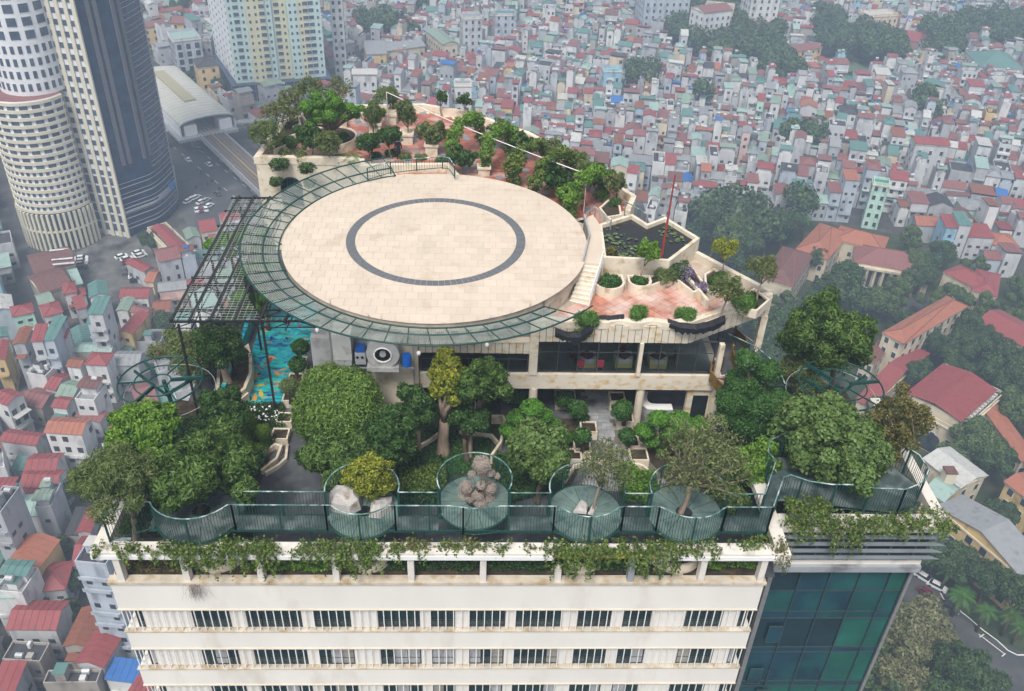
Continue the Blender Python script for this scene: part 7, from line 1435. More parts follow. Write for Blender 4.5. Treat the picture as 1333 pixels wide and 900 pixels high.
for i in (1.2, 1.9, 5.2, 7.2):
    j = int(i); a, c = Vector(prof[j]), Vector(prof[j + 1]); p = a.lerp(c, i - j); q = (c - a).normalized(); nn_ = Vector((q.y, -q.x)); b = MB(); b.hexa([tuple(p + nn_ * .5 - q * .6), tuple(p + nn_ * .5 + q * .6), tuple(p - nn_ * .1 + q * .6), tuple(p - nn_ * .1 - q * .6)], 26, 170, m_pier); part('pier', b, DT)
b = MB(); b.wallstrip(offset(prof[7:], -.3), .3, 9, 10.5, m_lit); b.wallstrip(offset(prof[:8], -.3), .3, 9, 9.8, m_lit); part('podium_band', b, DT)
b = MB(); p = Vector(prof[11]); q = Vector(prof[12]); b.bar((p.x + .5, p.y - .5, 10.6), (q.x + .5, q.y - .5, 10.6), 2.0, HR['blue'], 1.8); part('blue_sign', b, DT)
take(((D0.x + D2.x) / 2 - 3, (D0.y + D2.y) / 2 + 8), 34, 40, 0)
# striped light tower
ST = thing('striped_apartment_tower', 'mint and pale yellow striped apartment high-rise above the station', 'high-rise', (-95, 425, 0))
A, B, Cc = Vector(px(312, 136, 0)), Vector(px(427, 126, 0)), Vector(px(284, 96, 0)); e = (B - A).normalized(); L = (B - A).length; nn = Vector((-e.y, e.x)); rz_ = math.atan2(e.y, e.x); el = (Cc - A).normalized(); Ll = (Cc - A).length
def TP(x, y): p = A + e * x + nn * y; return (p.x, p.y)
ht = 92; segs = [(0, .13, m_mint, 0), (.13, .20, m_mint, 0), (.20, .40, m_yst, -.6), (.40, .47, m_mint, 0), (.49, .63, m_yst, .8), (.64, .75, m_mint, -.4), (.75, .86, m_yst, -.2), (.86, 1.0, m_mint, 0)]
b = MB(); b.hexa([TP(0, 1), TP(L, 1), TP(L, 24), TP(0, 24)], 10, ht, m_mint); part('core', b, ST)
fhh = 3.15; me = winmesh(.9, 1.2); me2 = winmesh(2.3, 1.7, None, m_wst); p1, p2 = [], []
for i, (f0, f1, m, y) in enumerate(segs):
    b = MB(); b.hexa([TP(L * f0 + .02, y), TP(L * f1 - .02, y), TP(L * f1 - .02, 1.2), TP(L * f0 + .02, 1.2)], 10, ht, m); part('bay', b, ST)
    w_ = L * (f1 - f0); n = max(1, round(w_ / 2.6))
    for k in range(25):
        for j in range(n): x = L * f0 + w_ * (j + .5) / n; ((p2 if (j + i) % 3 == 1 and n > 1 else p1)).append(((*TP(x, y), 11.5 + fhh * k), rz_))
sh = sorted(p1, key=lambda q: q[0][2]); winrow(ST, sh[:300], me); winrow(ST, p2, me2)
Q0 = A; b = MB(); nl = Vector((-el.y, el.x)); nl = nl if nl.dot(B - A) > 0 else -nl
b.hexa([tuple(A + nl * .3), tuple(A + el * Ll + nl * .3), tuple(A + el * Ll + nl * 12), tuple(A + nl * 12)][::-1], 10, ht - .5, m_wst); part('side_bay', b, ST); pl = []
for k in range(25):
    for j in range(6): p = A + el * Ll * (j + .5) / 6 + nl * .28; pl.append(((p.x, p.y, 11.5 + fhh * k), math.atan2(-el.y, -el.x)))
winrow(ST, pl, me)
b = MB(); b.hexa([tuple(A - nn * 2.5 - e * 2.5), TP(L + 2, -2.5), TP(L + 2, 25), tuple(A + el * (Ll + 2) - nl * 1)], 0, 9.99, m_dg); part('podium', b, ST)
b = MB()
for i in range(14): p = TP(-2.5 + (L + 4.5) * i / 13, -2.6); b.obox(p, .4, .4, 0, 10.3, rz_, m_pier)
for z in (3.3, 6.6, 9.8): b.bar((*TP(-2.5, -2.62), z), (*TP(L + 2, -2.62), z), .35, m_pier)
part('podium_grid', b, ST, kind='stuff'); take(TP(L / 2, 12), L + 8, 40, rz_)
c, rz, w, d = quad(((420, 30), (450, 38), (452, 28), (425, 22)), 14); big('white apartment block right behind the striped tower', 'white', 'grey', 'flat', 60, ((424, -60), (441, -60), (443, -70), (426, -70)), name='apartment_block'); big('lower white wing beside the apartment block behind the striped tower', 'white', 'grey', 'flat', 16, ((437, 28), (451, 27), (450, 22), (437, 23)), name='apartment_block')
big('white high-rise at the top right of the middle', 'white', 'grey', 'flat', 50, ((990, -62), (1028, -62), (1030, -70), (992, -70)), name='apartment_block'); big('pale high-rise left of the white one at the top', 'blue grey', 'grey', 'flat', 40, ((845, -42), (905, -42), (905, -52), (848, -52)), name='apartment_block'); big('cream building above the trees at the top right', 'white', 'dull red', 'gable', 24, ((918, 17), (953, 13), (956, 8), (925, 6)), name='apartment_block')
big('modern office with pale zigzag top band above the station', 'blue grey', 'light teal', 'flat', 20, ((226, 54), (261, 50), (258, 42), (207, 44)), name='office_building', sz=(2.2, 2.6))
# ---- metro station, viaduct, foot bridge
V0, V1 = Vector(px(200, 94, 13)), Vector(px(270, 158, 13)); ax = (V1 - V0).normalized(); VL = (V1 - V0).length; vn = Vector((-ax.y, ax.x)); vang = math.atan2(ax.y, ax.x)
def VP(x, y): p = V0 + ax * x + vn * y; return (p.x, p.y)
ms = mat('station_roof_sheet', (.50, .49, .43), .5, .06, .3); stn = thing('metro_station', 'elevated metro station with beige vaulted roof over the road', 'station', (*VP(VL / 2, 0), 0)); hw = 11.5
b = MB(); n = 12
arcp = [(hw * math.cos(PI * k / n) * 1.0, 12.5 + 2.7 * math.sin(PI * k / n) ** .8) for k in range(n + 1)]
for k in range(n):
    (y0, z0), (y1, z1) = arcp[k], arcp[k + 1]; b.poly([(*VP(0, y0), z0), (*VP(VL, y0), z0), (*VP(VL, y1), z1), (*VP(0, y1), z1)], ms); b.poly([(*VP(0, y1), z1 - .3), (*VP(VL, y1), z1 - .3), (*VP(VL, y0), z0 - .3), (*VP(0, y0), z0 - .3)], m_grout)
for x in (0, VL): b.tube([(*VP(x, y), z - .1) for y, z in arcp], .35, m_grey, 6)
part('vaulted_roof', b, stn)
b = MB()
for i in range(1, 22): b.tube([(*VP(VL * i / 22, y), z + .02) for y, z in arcp], .07, m_grey, 4)
part('roof_seams', b, stn, kind='stuff')
b = MB(); b.hexa([VP(8, -2.4), VP(VL * .72, -2.4), VP(VL * .72, 2.4), VP(8, 2.4)], 15.0, 15.9, mat('olive_roof_light', (.36, .33, .22), .6, .1)); part('ridge_light', b, stn)
b = MB(); b.hexa([VP(0, -hw - 2), VP(VL + 3, -hw - 2), VP(VL + 3, hw), VP(0, hw)], 7.2, 8.4, m_concrete); part('platform_slab', b, stn)
for s_ in (-1, 1): b = MB(); b.hexa([VP(VL - 6, s_ * 7.4 - 2.6), VP(VL + .2, s_ * 7.4 - 2.6), VP(VL + .2, s_ * 7.4 + 2.6), VP(VL - 6, s_ * 7.4 + 2.6)], 8.404, 12.6, m_whitebar); part('end_wall', b, stn); b = MB(); b.hexa([VP(0, s_ * hw - .2), VP(VL, s_ * hw - .2), VP(VL, s_ * hw + .2), VP(0, s_ * hw + .2)], 8.404, 12.4, m_wst); part('side_wall', b, stn)
for i in range(6):
    for s_ in (-1, 1): b = MB(); b.obox(VP(4 + i * VL / 6, s_ * 5), 2, 1.6, 0, 7.19, vang, m_concrete); part('pier', b, stn)
b = MB(); b.bar((*VP(VL - 12, -hw - 26), 6.6), (*VP(VL - 12, -hw), 7.6), 3.4, m_concrete, .8); b.bar((*VP(VL - 12, -hw - 27), 0), (*VP(VL - 12, -hw - 26), 6.4), 2, m_concrete); part('foot_bridge', b, stn)
b = MB(); b.bar((*VP(VL - 6, hw + 1), 7.6), (*VP(VL - 2, hw + 24), 6.8), 3.6, m_concrete, .8); b.bar((*VP(VL - 2, hw + 23), 0), (*VP(VL - 2, hw + 23), 6.2), 2, m_concrete); part('foot_bridge', b, stn)
va = thing('metro_viaduct', 'elevated railway viaduct with two tracks running from the station', 'viaduct', (*VP(VL + 40, 0), 0)); m_bal = mat('track_ballast', (.12, .105, .095), .95, .2, 1); m_rail = mat('rusty_rail', (.28, .17, .10), .5, .2)
for x0, x1 in ((-420, -.5), (VL + 3.2, VL + 190)):
    b = MB(); b.hexa([VP(x0, -4.8), VP(x1, -4.8), VP(x1, 4.8), VP(x0, 4.8)], 6.6, 8.38, m_concrete, top=m_bal); part('deck', b, va)
    for y in (-4.7, 4.7): b = MB(); b.hexa([VP(x0, y - .15), VP(x1, y - .15), VP(x1, y + .15), VP(x0, y + .15)], 8.384, 9.3, m_concrete); part('parapet', b, va)
for y in (-3.1, -1.6, 1.6, 3.1): b = MB(); b.bar((*VP(-420, y), 8.5), (*VP(VL + 190, y), 8.5), .16, m_rail, .2); part('rail', b, va)
b = MB(); b.bar((*VP(0, 0), 8.45), (*VP(VL + 190, 0), 8.45), .5, mat('yellow_cable_duct', (.35, .25, .08), .7), .2); part('cable_duct', b, va)
for i in range(16):
    x = VL + 12 + i * 11; b = MB(); b.obox(VP(x, 0), 1.8, 2.4, 0, 6.59, vang, m_concrete); part('pier', b, va)
take(VP(VL / 2, 0), VL + 30, 34, vang); take(VP(VL + 90, 0), 190, 22, vang); take(VP(-100, 0), 220, 20, vang)
b = MB(); p = [VP(VL - 5, -26), VP(VL + 22, -26), VP(VL + 22, -24.5), VP(VL - 5, -24.5)]
for k in range(3): b.hexa([VP(VL + 4, -34 - .2), VP(VL + 40, -31), VP(VL + 40, -28.5), VP(VL + 4, -31)], 3.2, 3.5, HR['teal'])
part('roadside_canopy', b, None, loc=(*VP(VL + 20, -31), 0), label='long teal canopy along the road at the foot of the dark tower', cat='canopy')
# ---- cars
CM = {n: mat('car_' + n, c, .3, .03, spec=.6) for n, c in (('white', (.75, .76, .77)), ('silver', (.38, .39, .41)), ('black', (.02, .022, .025)), ('red', (.14, .015, .02)), ('dark', (.06, .07, .08)))}
m_cg = mat('car_glass', (.012, .016, .02), .1, .1, spec=.7); m_ty = mat('tyre', (.02, .02, .02), .9); m_lamp = mat('headlight_lens', (.6, .6, .55), .2); m_tail = mat('taillight_lens', (.3, .01, .01), .3)
def carproto(col, van=False):
    t = thing('parked_car', 'car', 'car', (0, 0, 0)); m = CM[col]; L_, w = (4.9, .92) if van else (4.4, .88)
    prof = [(-L_ / 2, .35), (-L_ / 2 + .05, .85), (-L_ / 2 + .5, .98), (L_ / 2 - 1.1, .92), (L_ / 2 - .15, .72), (L_ / 2, .35)]; cab = [(-L_ / 2 + .45, .98), (-L_ / 2 + .95, 1.42), (.55, 1.45), (1.25, .93)] if not van else [(-L_ / 2 + .05, .95), (-L_ / 2 + .2, 1.95), (L_ / 2 - 1.4, 1.95), (L_ / 2 - .6, .95)]
    def ext(mb, pr, wb, wt, mm):
        n = len(pr); z0, z1 = min(z for _, z in pr), max(z for _, z in pr); k = len(mb.v); i = mb.mi(mm)
        for s in (-1, 1):
            for x, z in pr: f = (z - z0) / (z1 - z0 + 1e-6); mb.v.append((x, s * (wb + (wt - wb) * f), z))
        mb.f.append(tuple(range(k, k + n))); mb.m.append(i); mb.f.append(tuple(range(k + 2 * n - 1, k + n - 1, -1))); mb.m.append(i)
        for a in range(n): c = (a + 1) % n; mb.f.append((k + c, k + a, k + n + a, k + n + c)); mb.m.append(i)
    b = MB(); ext(b, prof, w, w - .06, m); part('body', b, t)
    b = MB(); ext(b, cab, w - .08, w - .24, m_cg); part('windows', b, t)
    b = MB(); zt_ = cab[1][1]; b.box(cab[1][0] + .05, -(w - .26), zt_ - .02, cab[2][0] - .02, w - .26, zt_ + .05, m); part('roof', b, t)
    for x in (-1.35, 1.35):
        for y in (-.8, .8): b = MB(); b.tube([(x, y - .1, .32), (x, y + .1, .32)], .32, m_ty, 10); part('wheel', b, t)
    for y in (-.6, .6): b = MB(); b.box(L_ / 2 - .12, y - .18, .55, L_ / 2 + .01, y + .18, .7, m_lamp); part('headlight', b, t); b = MB(); b.box(-L_ / 2 - .01, y - .2, .65, -L_ / 2 + .08, y + .2, .82, m_tail); part('taillight', b, t)
    return t
protos = {}; 
def car(u, v, deg, col, label, group=None, van=False):
    p = px(u, v, .6); key = (col, van)
    if key not in protos: protos[key] = t = carproto(col, van); t.location = (*p, .06); t.rotation_euler = (0, 0, R(deg)); t['label'] = label; t['category'] = 'van' if van else 'car'; t['group'] = group or 'parked cars'
    else: t = dup(protos[key], (*p, .06), R(deg), label, group or 'parked cars'); t['category'] = 'van' if van else 'car'
    t.name = 'parked_car' if not van else 'parked_van'
for a in ((1147, 872, 0, 'silver', 'silver van under the trees at the foot of the glass block', None, True), (1207, 773, -52, 'red', 'dark red car beside the curved white road line'), (1203, 752, -48, 'white', 'white car nearest the palm trees'), (1220, 763, -40, 'white', 'small white car at the bend of the road'), (1236, 791, -42, 'dark', 'dark car half under the trees by the road'),
          (158, 334, 40, 'white', 'white car at the left end of the far parking row'), (165, 337, 40, 'white', 'second white car of the far parking row'), (167, 341, 30, 'red', 'dark red car behind the parking row'), (180, 329, 40, 'white', 'white car at the right end of the parking row'), (183, 333, 40, 'white', 'white car next to the right end of the row'), (174, 346, 20, 'white', 'white car at the top of the inner row by the red shed'),
          (174, 350, 20, 'red', 'red car second in the inner row by the red shed'), (176, 354, 20, 'white', 'white car third in the inner row by the red shed'), (176, 360, 15, 'white', 'white car fourth in the inner row by the red shed'), (178, 365, 15, 'black', 'black car at the end of the inner row'), (162, 353, 110, 'dark', 'grey car parked alone in the lot'), (106, 336, 15, 'white', 'white car first beside the brown hall'), (106, 340, 15, 'white', 'white car second beside the brown hall'),
          (105, 344, 15, 'silver', 'silver car third beside the brown hall'), (106, 348, 15, 'black', 'black car last beside the brown hall'), (245, 208, 125, 'white', 'white car driving on the left lane of the big road'), (272, 214, 125, 'white', 'white car driving near the viaduct'), (283, 252, 125, 'dark', 'dark car driving toward the landing pad'), (258, 190, 125, 'silver', 'silver car below the station platform'),
          (245, 262, 60, 'white', 'white car in the small lot, first'), (250, 259, 60, 'white', 'white car in the small lot, second'), (255, 257, 60, 'white', 'white car in the small lot, third'), (262, 263, 60, 'white', 'white car in the small lot nearest the red roofs'), (268, 261, 60, 'silver', 'silver car in the small lot'), (272, 268, 60, 'white', 'white car at the end of the small lot'), (256, 273, 110, 'white', 'white car below the small lot, left'), (262, 273, 110, 'red', 'red car below the small lot, middle'), (268, 272, 110, 'white', 'white car below the small lot, right'),
          (1063, 366, 80, 'black', 'black car before the wine red hall, upper'), (1066, 372, 80, 'dark', 'dark car before the wine red hall, lower')): car(*a)
mbk = thing('motorcycle', 'motorcycle riding down the big road', 'motorcycle', (*px(270, 240, .5), .05), 'motorcycles on the big road'); p = ORG[mbk.name]
b = MB(); b.tube([(p.x, p.y - .6, .35), (p.x, p.y - .6, .36), (p.x, p.y, .8), (p.x, p.y + .6, .36)], [.28, .25, .22, .28], m_black, 6); part('frame', b, mbk); b = MB(); b.dome((p.x, p.y, 1.0), .25, .2, .7, m_cloth, 8, 4, low=-.8); part('rider', b, mbk)
for u, v, l in ((276, 236, 'motorcycle right of the first one on the big road'), (286, 246, 'motorcycle near the viaduct kerb'), (262, 226, 'motorcycle behind the white car on the big road'), (255, 244, 'motorcycle at the left kerb of the big road')): dup(mbk, (*px(u, v, .5), .05), R(u), l)
# ---- procedural streets of houses
def keepout(l, z=0): return pg(l, z)
EXC = [keepout([(352, 330), (262, 335), (225, 262), (196, 180), (165, 120), (155, 50), (190, 40), (225, 100), (300, 165), (352, 230)]), keepout([(66, 560), (46, 560), (12, 330), (-40, 200), (36, 200), (48, 330), (68, 470)]), keepout([(98, 345), (190, 285), (240, 300), (250, 340), (205, 385), (170, 400), (110, 385)]), keepout([(20, 330), (240, 300), (240, 130), (20, 130)]),
       keepout([(870, 320), (905, 290), (935, 283), (1000, 310), (1035, 288), (1160, 285), (1215, 330), (1333, 375), (1900, 520), (1900, 1400), (900, 1400)]), [(-26, 20), (34, 20), (34, 88), (-26, 88)],
       keepout([(1040, 72), (1100, 88), (1140, 82), (1160, 100), (1115, 112), (1035, 88)]), keepout([(232, 276), (275, 265), (275, 250), (235, 255)]), keepout([(25, 330), (112, 325), (112, 385), (45, 400)])]
TREES = [  # masses of trees far off
 keepout([(870, 20), (960, 35), (1020, 62), (1010, 105), (930, 95), (865, 65)]), keepout([(860, 0), (985, 0), (1000, 30), (900, 25)]), keepout([(980, 90), (1030, 95), (1035, 120), (990, 125)]), keepout([(1060, 42), (1165, 72), (1170, 100), (1065, 78)]), keepout([(1190, 55), (1270, 38), (1345, 45), (1345, 70), (1270, 78), (1205, 88)]), keepout([(1050, 30), (1090, 40), (1090, 55), (1060, 50)]),
 keepout([(455, 38), (540, 55), (540, 66), (480, 58)]), keepout([(220, -5), (290, -5), (290, 30), (230, 18)]), keepout([(905, 300), (940, 285), (985, 300), (990, 345), (950, 350), (900, 325)]), keepout([(1000, 320), (1035, 290), (1050, 310), (1010, 330)]), keepout([(820, 112), (845, 112), (845, 130), (820, 130)]), keepout([(1185, 150), (1215, 150), (1215, 170), (1185, 170)]), keepout([(540, 20), (600, 5), (600, 15), (545, 30)]), keepout([(1020, 200), (1060, 200), (1060, 215), (1020, 215)]), keepout([(900, 155), (925, 150), (925, 140), (900, 140)])]
EXC += TREES[:13]
g = random.Random(77); cand = []
wn = ['grey', 'pale grey', 'pale grey', 'white', 'white', 'blue grey', 'cream', 'brown grey', 'yellow', 'pink', 'light blue', 'mint']; ww = [18, 20, 12, 18, 12, 9, 5, 5, 1.6, 1.3, 1.3, .7]
rn = ['red', 'dull red', 'teal', 'grey green', 'orange', 'rust', 'grey', 'pale', 'dark', 'blue', 'light teal', 'brown']; rw_ = [15, 17, 12, 7, 2.5, 4, 14, 4, 4, 1, 5, 3]
def orient(x, y):
    if x < -62: return 4 if y < 150 else 27 if y < 330 else 36
    b_ = (int(x // 70) * 7 + int(y // 90) * 13) % 5
    return (-16, -22, -12, -20, -8)[b_] + (6 if y > 420 else 0)
for zi, (th, cond) in enumerate([(4, lambda x, y: x < -62 and y < 150), (27, lambda x, y: x < -62 and 150 <= y < 330), (36, lambda x, y: x < -62 and y >= 330)] + [(-16 + 5 * k - (8 if k % 2 else 0), (lambda k, fr: lambda x, y: x >= -62 and (y > 350) == fr and (int((x + 62) // 85) + int(y // 105) * 2) % 4 == k)(k, fr)) for k in range(4) for fr in (False, True)]):
    a = R(th); ca, sa = math.cos(a), math.sin(a); sc_ = .8 if zi > 2 and zi % 2 == 0 else 1.0
    v_ = -500.0
    row = 0
    while v_ < 1000:
        dep = g.uniform(7.5, 12) * sc_; u_ = -700.0 + g.uniform(0, 5)
        while u_ < 700:
            w = g.choice((3.6, 4, 4.2, 4.6, 5, 5.5, 6.5, 9)) * sc_ ; x, y = ca * (u_ + w / 2) - sa * (v_ + dep / 2), sa * (u_ + w / 2) + ca * (v_ + dep / 2); u_ += w + (g.uniform(.0, .25)) + (2.6 if g.random() < .07 else 0)
            if not (40 < y < 690) or abs(x) > .60 * y + (70 if y < 260 else 25) or not cond(x, y): continue
            if (x < -62 and y < 235 and g.random() < .12): continue
            if any(inpoly((x, y), q) for q in EXC): continue
            cand.append((x, y, a + (PI if row % 2 else 0), w, dep - g.uniform(0, 1.5)))
        v_ += dep + (3.2 if row % 2 else .6); row += 1
cand.sort(key=lambda q: math.hypot(q[0], q[1])); far = MB(); nind = 0; used = {}
LM = [('the vine arches', 690, 235), ('the flag mast', 877, 235), ('the white cable', 640, 170), ('the dark straight alley', 920, 255), ('the orange roofed school', 1070, 300), ('the portico hall', 1165, 330), ('the round dark trees', 945, 320), ('the upper right school wing', 1270, 360), ('the netted green building', 1150, 245), ('the bright blue house', 798, 95), ('the white five storey building', 604, 125), ('the lily pond', 850, 270),
      ('the curved cream tower', 30, 300), ('the brown ribbed halls', 70, 350), ('the left alley', 50, 450), ('the mint green house', 30, 410), ('the blank walled tall house', 140, 410), ('the left wheel frame', 200, 495), ('the black pergola', 270, 340), ('the parking lot', 165, 350), ('the long red roof', 170, 430), ('the grey slab at the left edge', 0, 670), ('the roof garden corner', 110, 690), ('the striped tower', 370, 150), ('the bottom left corner', 10, 880), ('the blue sheet roof', 160, 880), ('the terrace cloud tree', 430, 130), ('the big grey block', 1215, 190), ('the right edge of the photo', 1320, 250), ('the pond steel railing', 830, 262)]
Minv = Matrix(CAMROT).transposed()
def proj(p):
    q = Minv @ (Vector(p) - Vector((0, 0, H))); return 666.5 + FPX * q.x / -q.z, 450 - FPX * q.y / -q.z
ordn = ['', 'second such, ', 'third such, ', 'fourth such, ', 'fifth such, ', 'sixth such, ']
spots = []
for (x, y, a, w, d) in cand:
    if not free((x, y), w, d, a): continue
    take((x, y), w - .05, d - .05, a)
    h = g.choice((6, 6.5, 7, 8, 9, 9, 10, 10, 11.5, 13, 16)) + g.uniform(-1, 1)
    if x < -62 and y < 240: h = min(h, g.choice((7, 10, 10, 13)))
    if y > 350: h *= .9
    if d > 5 and w < 6 and g.random() < .06: h += 5
    wl = g.choices(wn, ww)[0]; rf = g.choices(rn, rw_)[0]; stl = g.choice(('flat', 'flat', 'flat', 'gable', 'gable', 'gabley', 'shed', 'shed', 'shed', 'hip', 'flatdark', 'flat'))
    if g.random() < .03: spots.append((x, y)); continue
    u, v = proj((x, y, h)); vis = -30 < u < 1365 and -20 < v < 930
    hid = (330 < u < 800 and v > 155 + max(0, (u - 560)) * .45 and u < 800) or (240 < u < 330 and v > 380)
    if vis and not hid and nind < 205 and v > 95:
        nind += 1; lm = min(LM, key=lambda q: math.hypot(q[1] - u, q[2] - v)); dx, dy = u - lm[1], v - lm[2]
        rel = ('right of' if dx > 0 else 'left of') if abs(dx) > abs(dy) else ('below' if dy > 0 else 'above'); far_ = 'just ' if math.hypot(dx, dy) < 32 else ('well ' if math.hypot(dx, dy) > 75 else '')
        sz = 'tall' if h > 15 else 'low' if h < 8.5 else 'medium'; st_n = {'flat': 'half roofed top', 'gable': 'sheet roof', 'gabley': 'long sheet roof', 'shed': 'lean-to roof', 'hip': 'hip roof', 'flatdark': 'flat tar roof'}[stl]; rr = '' if stl == 'flatdark' else rf + ' '
        lab = f'{sz} {wl} house, {rr}{st_n}, {far_}{rel} {lm[0]}'
        if lab in used: lab = f'{"wider" if w > used[lab] else "narrower"} {lab}'
        k = 0; base = lab
        while lab in used: k += 1; lab = base.replace(' house', ' ' + ('farther', 'rearmost', 'outer', 'outermost', 'last')[min(k - 1, 4)] + ' house')
        if len(lab.replace(',', ' ').split()) > 16: lab = lab.split(' ', 1)[1]
        used[lab] = w
        hthing((x, y), a, w - .15, d, h, wl, rf, stl, lab, group='houses in the crowded streets', seed=nind, near=True)
    else: house(far, far, far, (x, y), a, w - .15, d, h, wl, rf, stl, g, False)
part('distant_houses', far, None, kind='stuff', label='dense blocks of narrow houses stretching to the top of the photo', cat='houses')
# ---- trees on the ground
m_ft = [leafmat('ground_tree_leaf_' + n, a, b_, .15, var=.35, scale=.25) for n, a, b_ in (('dark', (.028, .066, .022), (.085, .145, .045)), ('mid', (.050, .098, .026), (.13, .19, .055)), ('olive', (.10, .12, .04), (.25, .24, .12)))]
tp = []
for i, (mk, n, k) in enumerate(((0, 5200, 15), (0, 5200, 12), (1, 5200, 14), (2, 5200, 15), (1, 3800, 10))):
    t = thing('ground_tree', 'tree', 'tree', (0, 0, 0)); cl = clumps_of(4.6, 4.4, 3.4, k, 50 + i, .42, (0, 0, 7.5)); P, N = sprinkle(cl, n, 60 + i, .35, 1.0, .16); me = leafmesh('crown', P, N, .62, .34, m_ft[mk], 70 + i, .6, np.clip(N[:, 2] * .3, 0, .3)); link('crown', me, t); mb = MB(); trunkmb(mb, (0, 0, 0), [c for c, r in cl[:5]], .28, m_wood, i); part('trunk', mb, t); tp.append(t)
gt = random.Random(31); tc = [0] * 5; tplaced = []; first = [True] * 5; TL_ = {}
kinds = ['dark crowned', 'dark domed', 'mid green', 'pale olive', 'light green rounded']
def gtree(x, y, s, k, z=0.0):
    u, v = proj((x, y, 8)); lm = min(LM + [('the auditorium', 1235, 515), ('the long yellow building', 1285, 700), ('the silver van', 1150, 870), ('the curved road line', 1270, 815), ('the four storey slab', 1200, 415), ('the wine red hall', 1025, 345), ('the glass corner block', 1150, 790), ('the metro station', 240, 130), ('the far playing field', 1090, 85), ('the bottom right corner', 1320, 890), ('the blue green hall', 1300, 80), ('the yellow school wing', 1040, 60), ('the ochre house', 265, 90), ('the auditorium wall', 1290, 540), ('the right edge hall', 1310, 430)], key=lambda q: math.hypot(q[1] - u, q[2] - v)); dx, dy = u - lm[1], v - lm[2]
    rel = ('right of' if dx > 0 else 'left of') if abs(dx) > abs(dy) else ('below' if dy > 0 else 'above'); szn = 'large' if s > 1.15 else 'small' if s < .75 else 'medium'
    lab = f'{szn} {kinds[k]} tree {rel} {lm[0]}'; key = lab
    if lab in TL_: TL_[lab] += 1; n_ = TL_[lab]; lab = key.replace(' tree ', ' tree ' + ('farther ', 'third ', 'fourth ', 'fifth ', 'sixth ', 'seventh ', 'outermost ', 'eighth ', 'ninth ', 'tenth ')[min(n_ - 1, 9)])
    else: TL_[lab] = 0
    TL_.setdefault(lab, 0)
    if first[k]: first[k] = False; o = tp[k]; o.location = (x, y, z); o.rotation_euler = (0, 0, gt.uniform(0, 6)); o.scale = (s, s, s * gt.uniform(.85, 1.15)); o['label'] = lab
    else: o = dup(tp[k], (x, y, z), gt.uniform(0, 6), lab, None, (s * gt.uniform(.9, 1.1), s * gt.uniform(.9, 1.1), s * gt.uniform(.85, 1.15)))
    o['group'] = 'trees standing between the buildings on the ground'
def scat(poly, n, kk, s0=.8, s1=1.3, dmin=6.0, tries=4000):
    xs_ = [p[0] for p in poly]; ys_ = [p[1] for p in poly]; k = 0
    for _ in range(tries):
        if k >= n: break
        x, y = gt.uniform(min(xs_), max(xs_)), gt.uniform(min(ys_), max(ys_))
        if not inpoly((x, y), poly) or any(abs(x - a) + abs(y - c) < dmin for a, c in tplaced) or not free((x, y), 3, 3, 0): continue
        if inpoly((x, y), rq): continue
        tplaced.append((x, y)); gtree(x, y, gt.uniform(s0, s1), gt.choice(kk)); k += 1
for u, v, s, k in ((1190, 812, 1.35, 3), (1212, 835, 1.1, 3), (1175, 855, 1.2, 3), (1155, 800, .9, 1), (1245, 880, 1.1, 1), (1278, 892, 1.0, 0), (1165, 890, 1.2, 3), (1222, 722, 1.1, 0), (1250, 748, .9, 0), (1285, 765, .9, 0), (1320, 785, 1.0, 1), (1202, 712, 1.1, 0), (1080, 378, 1.2, 1), (1100, 372, 1.2, 1), (1100, 395, 1.4, 0), (1140, 395, 1.2, 2), (1160, 400, 1.1, 4), (1185, 372, .9, 2), (1195, 365, 1.1, 1), (1200, 350, 1.2, 1), (1185, 350, 1.1, 2), (1060, 345, .9, 1),
                   (930, 305, 1.5, 1), (950, 318, 1.5, 2), (970, 330, 1.3, 1), (945, 345, 1.3, 1), (915, 305, 1.2, 1), (965, 300, 1.2, 1), (1000, 305, 1.3, 0), (1020, 300, 1.3, 0), (985, 300, 1.2, 0), (920, 400, 1.2, 0), (1000, 440, 1.3, 0), (1020, 420, 1.3, 1), (1000, 480, 1.3, 0), (1030, 460, 1.1, 0), (85, 645, .7, 0), (75, 720, .7, 0), (92, 765, .6, 0), (86, 470, .9, 0), (220, 425, .9, 0), (205, 315, .8, 0), (198, 318, .8, 0), (90, 800, .6, 1), (1240, 300, 1, 0), (1260, 455, 1.2, 0), (1215, 455, 1, 0), (1290, 600, 1.1, 0), (1260, 580, 1.2, 2), (1275, 590, 1.2, 2), (1300, 500, 1.3, 0), (1320, 520, 1.2, 0), (1240, 600, 1, 2), (1150, 545, 1, 0)):
    p = px(u, v, 6 * s); tplaced.append(p); gtree(*p, s, k)
scat(keepout([(990, 300), (1050, 330), (1130, 340), (1100, 440), (1010, 470), (960, 420), (940, 350)]), 7, (0, 1, 4), .9, 1.1, 10)
scat(keepout([(1130, 330), (1240, 350), (1333, 400), (1333, 470), (1230, 460), (1190, 440), (1140, 430)]), 11, (0, 1, 2, 4), .8, 1.1, 11)
scat(keepout([(1150, 450), (1220, 440), (1333, 460), (1420, 560), (1420, 720), (1290, 690), (1280, 560), (1240, 600), (1140, 560)]), 26, (0, 0, 1, 2), .8, 1.2, 9)
scat(keepout([(1120, 820), (1200, 860), (1220, 960), (1110, 960)]), 5, (0, 1, 2), 1, 1.2, 8); scat(keepout([(195, 300), (225, 170), (190, 60), (150, 80), (165, 180)]), 14, (0, 0, 1), .6, .9, 9); scat(keepout([(245, 80), (290, 130), (300, 150), (240, 110)]), 8, (0, 0, 1), .6, .9, 8); scat(keepout([(190, 45), (250, 60), (250, 20), (190, 20)]), 12, (0, 0), .8, 1.1, 9)
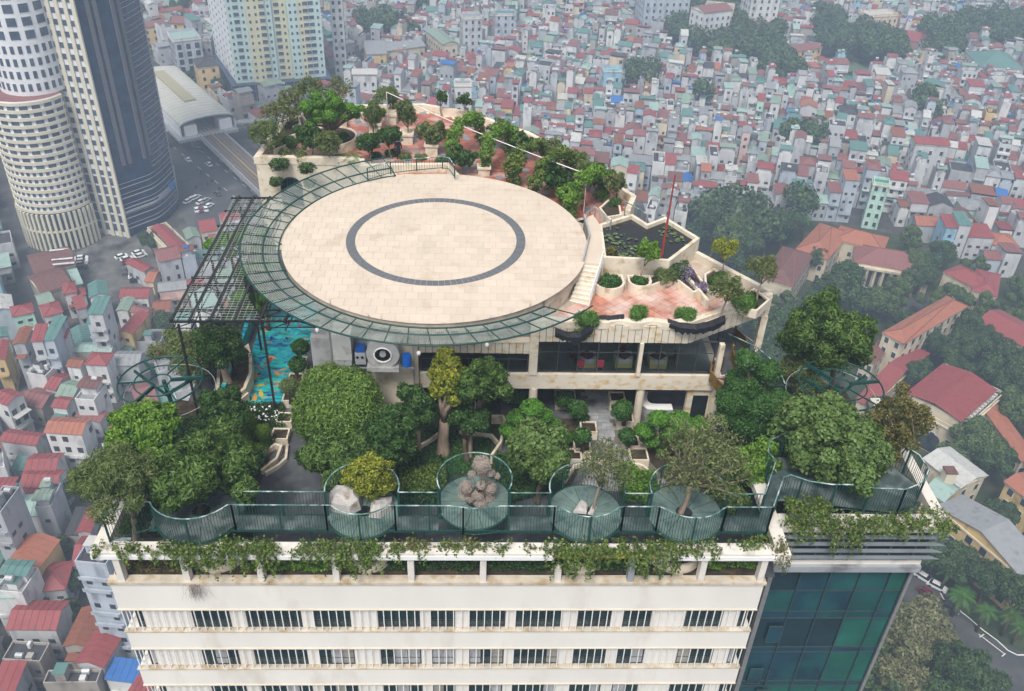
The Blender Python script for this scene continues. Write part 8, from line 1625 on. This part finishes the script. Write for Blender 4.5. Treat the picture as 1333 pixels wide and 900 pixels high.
scat([(36, 70), (36, 190), (75, 270), (112, 250), (105, 190), (88, 110), (70, 80)], 30, (0, 1, 4), .9, 1.2, 10)
for x, y in spots[:70]: gtree(x, y, gt.uniform(.45, .8), gt.choice((0, 0, 1)))
fm = MB(); P_, N_ = [], []; gg = np.random.default_rng(4)
for q in TREES:
    xs_ = [p[0] for p in q]; ys_ = [p[1] for p in q]; area = (max(xs_) - min(xs_)) * (max(ys_) - min(ys_)); n = int(area / 26); cl = []
    for _ in range(n):
        x, y = gt.uniform(min(xs_), max(xs_)), gt.uniform(min(ys_), max(ys_))
        if inpoly((x, y), q): s_ = gt.uniform(3.4, 6); cl.append(((x, y, gt.uniform(7, 13)), s_))
    if cl: C_ = np.array([c for c, r in cl]); rr2 = np.array([r for c, r in cl]); i = gg.integers(0, len(cl), len(cl) * 230); d = gg.normal(0, 1, (len(i), 3)); d[:, 2] = np.abs(d[:, 2]) * 1.0 - .3; d /= np.linalg.norm(d, axis=1)[:, None]; P_.append(C_[i] + d * rr2[i][:, None] * gg.uniform(.8, 1.05, (len(i), 1))); N_.append(d)
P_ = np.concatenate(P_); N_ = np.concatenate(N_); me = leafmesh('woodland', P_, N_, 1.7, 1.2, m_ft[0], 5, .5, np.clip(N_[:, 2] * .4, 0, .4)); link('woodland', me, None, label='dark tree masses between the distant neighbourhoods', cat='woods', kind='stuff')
# palms by the road
for i, (u, v, r_, h, lab) in enumerate(((1252, 775, 3.6, 7, 'tall palm with spread fronds beside the curved road line'), (1236, 742, 2.8, 7, 'yellow green palm above the white cars'), (1285, 795, 3.0, 7, 'palm right of the tall one along the road'), (1318, 800, 3.0, 7, 'palm near the right edge beside the road'), (1330, 815, 2.8, 6, 'palm lowest at the right edge'), (1295, 555, 2.8, 6, 'palm beside the auditorium'), (1302, 548, 2.5, 6, 'palm behind the first one beside the auditorium'), (1306, 460, 2.6, 7, 'palm right of the four storey slab'), (1240, 440, 2.4, 7, 'palm below the four storey slab roof end'), (1050, 285, 3.2, 9, 'lone palm above the orange school roof'), (1260, 770, 2.4, 6, 'small palm under the tall one'))):
    p = px(u, v, h); palm(lab, (p[0], p[1], 0.05), 0, r_, nf=15, h=h, name='palm_tree', m=LK['bright'][0] if i in (1, 3) else LK['clip'][0])
c, rz, w, d = quad(((1042, 86), (1110, 110), (1150, 96), (1090, 74)), 0); b = MB(); b.obox(c, w, d, .07, .1, rz, mat('playing_field', (.10, .16, .10), .9, .1)); struct('playing_field', b)
# =====================================================================  HAZE
m_haze = bpy.data.materials.new('haze_air'); m_haze.use_nodes = True
_n = m_haze.node_tree.nodes; _n.remove(_n['Principled BSDF'])
_v = _n.new('ShaderNodeVolumePrincipled'); _v.inputs['Color'].default_value = (0.60, 0.75, 0.95, 1); _v.inputs['Density'].default_value = 0.00064; _v.inputs['Anisotropy'].default_value = 0.0
m_haze.node_tree.links.new(_v.outputs[0], _n['Material Output'].inputs['Volume'])
b = MB(); b.box(-1600, -400, -1, 1600, 2600, 178, m_haze); part('haze', b, None, kind='stuff')
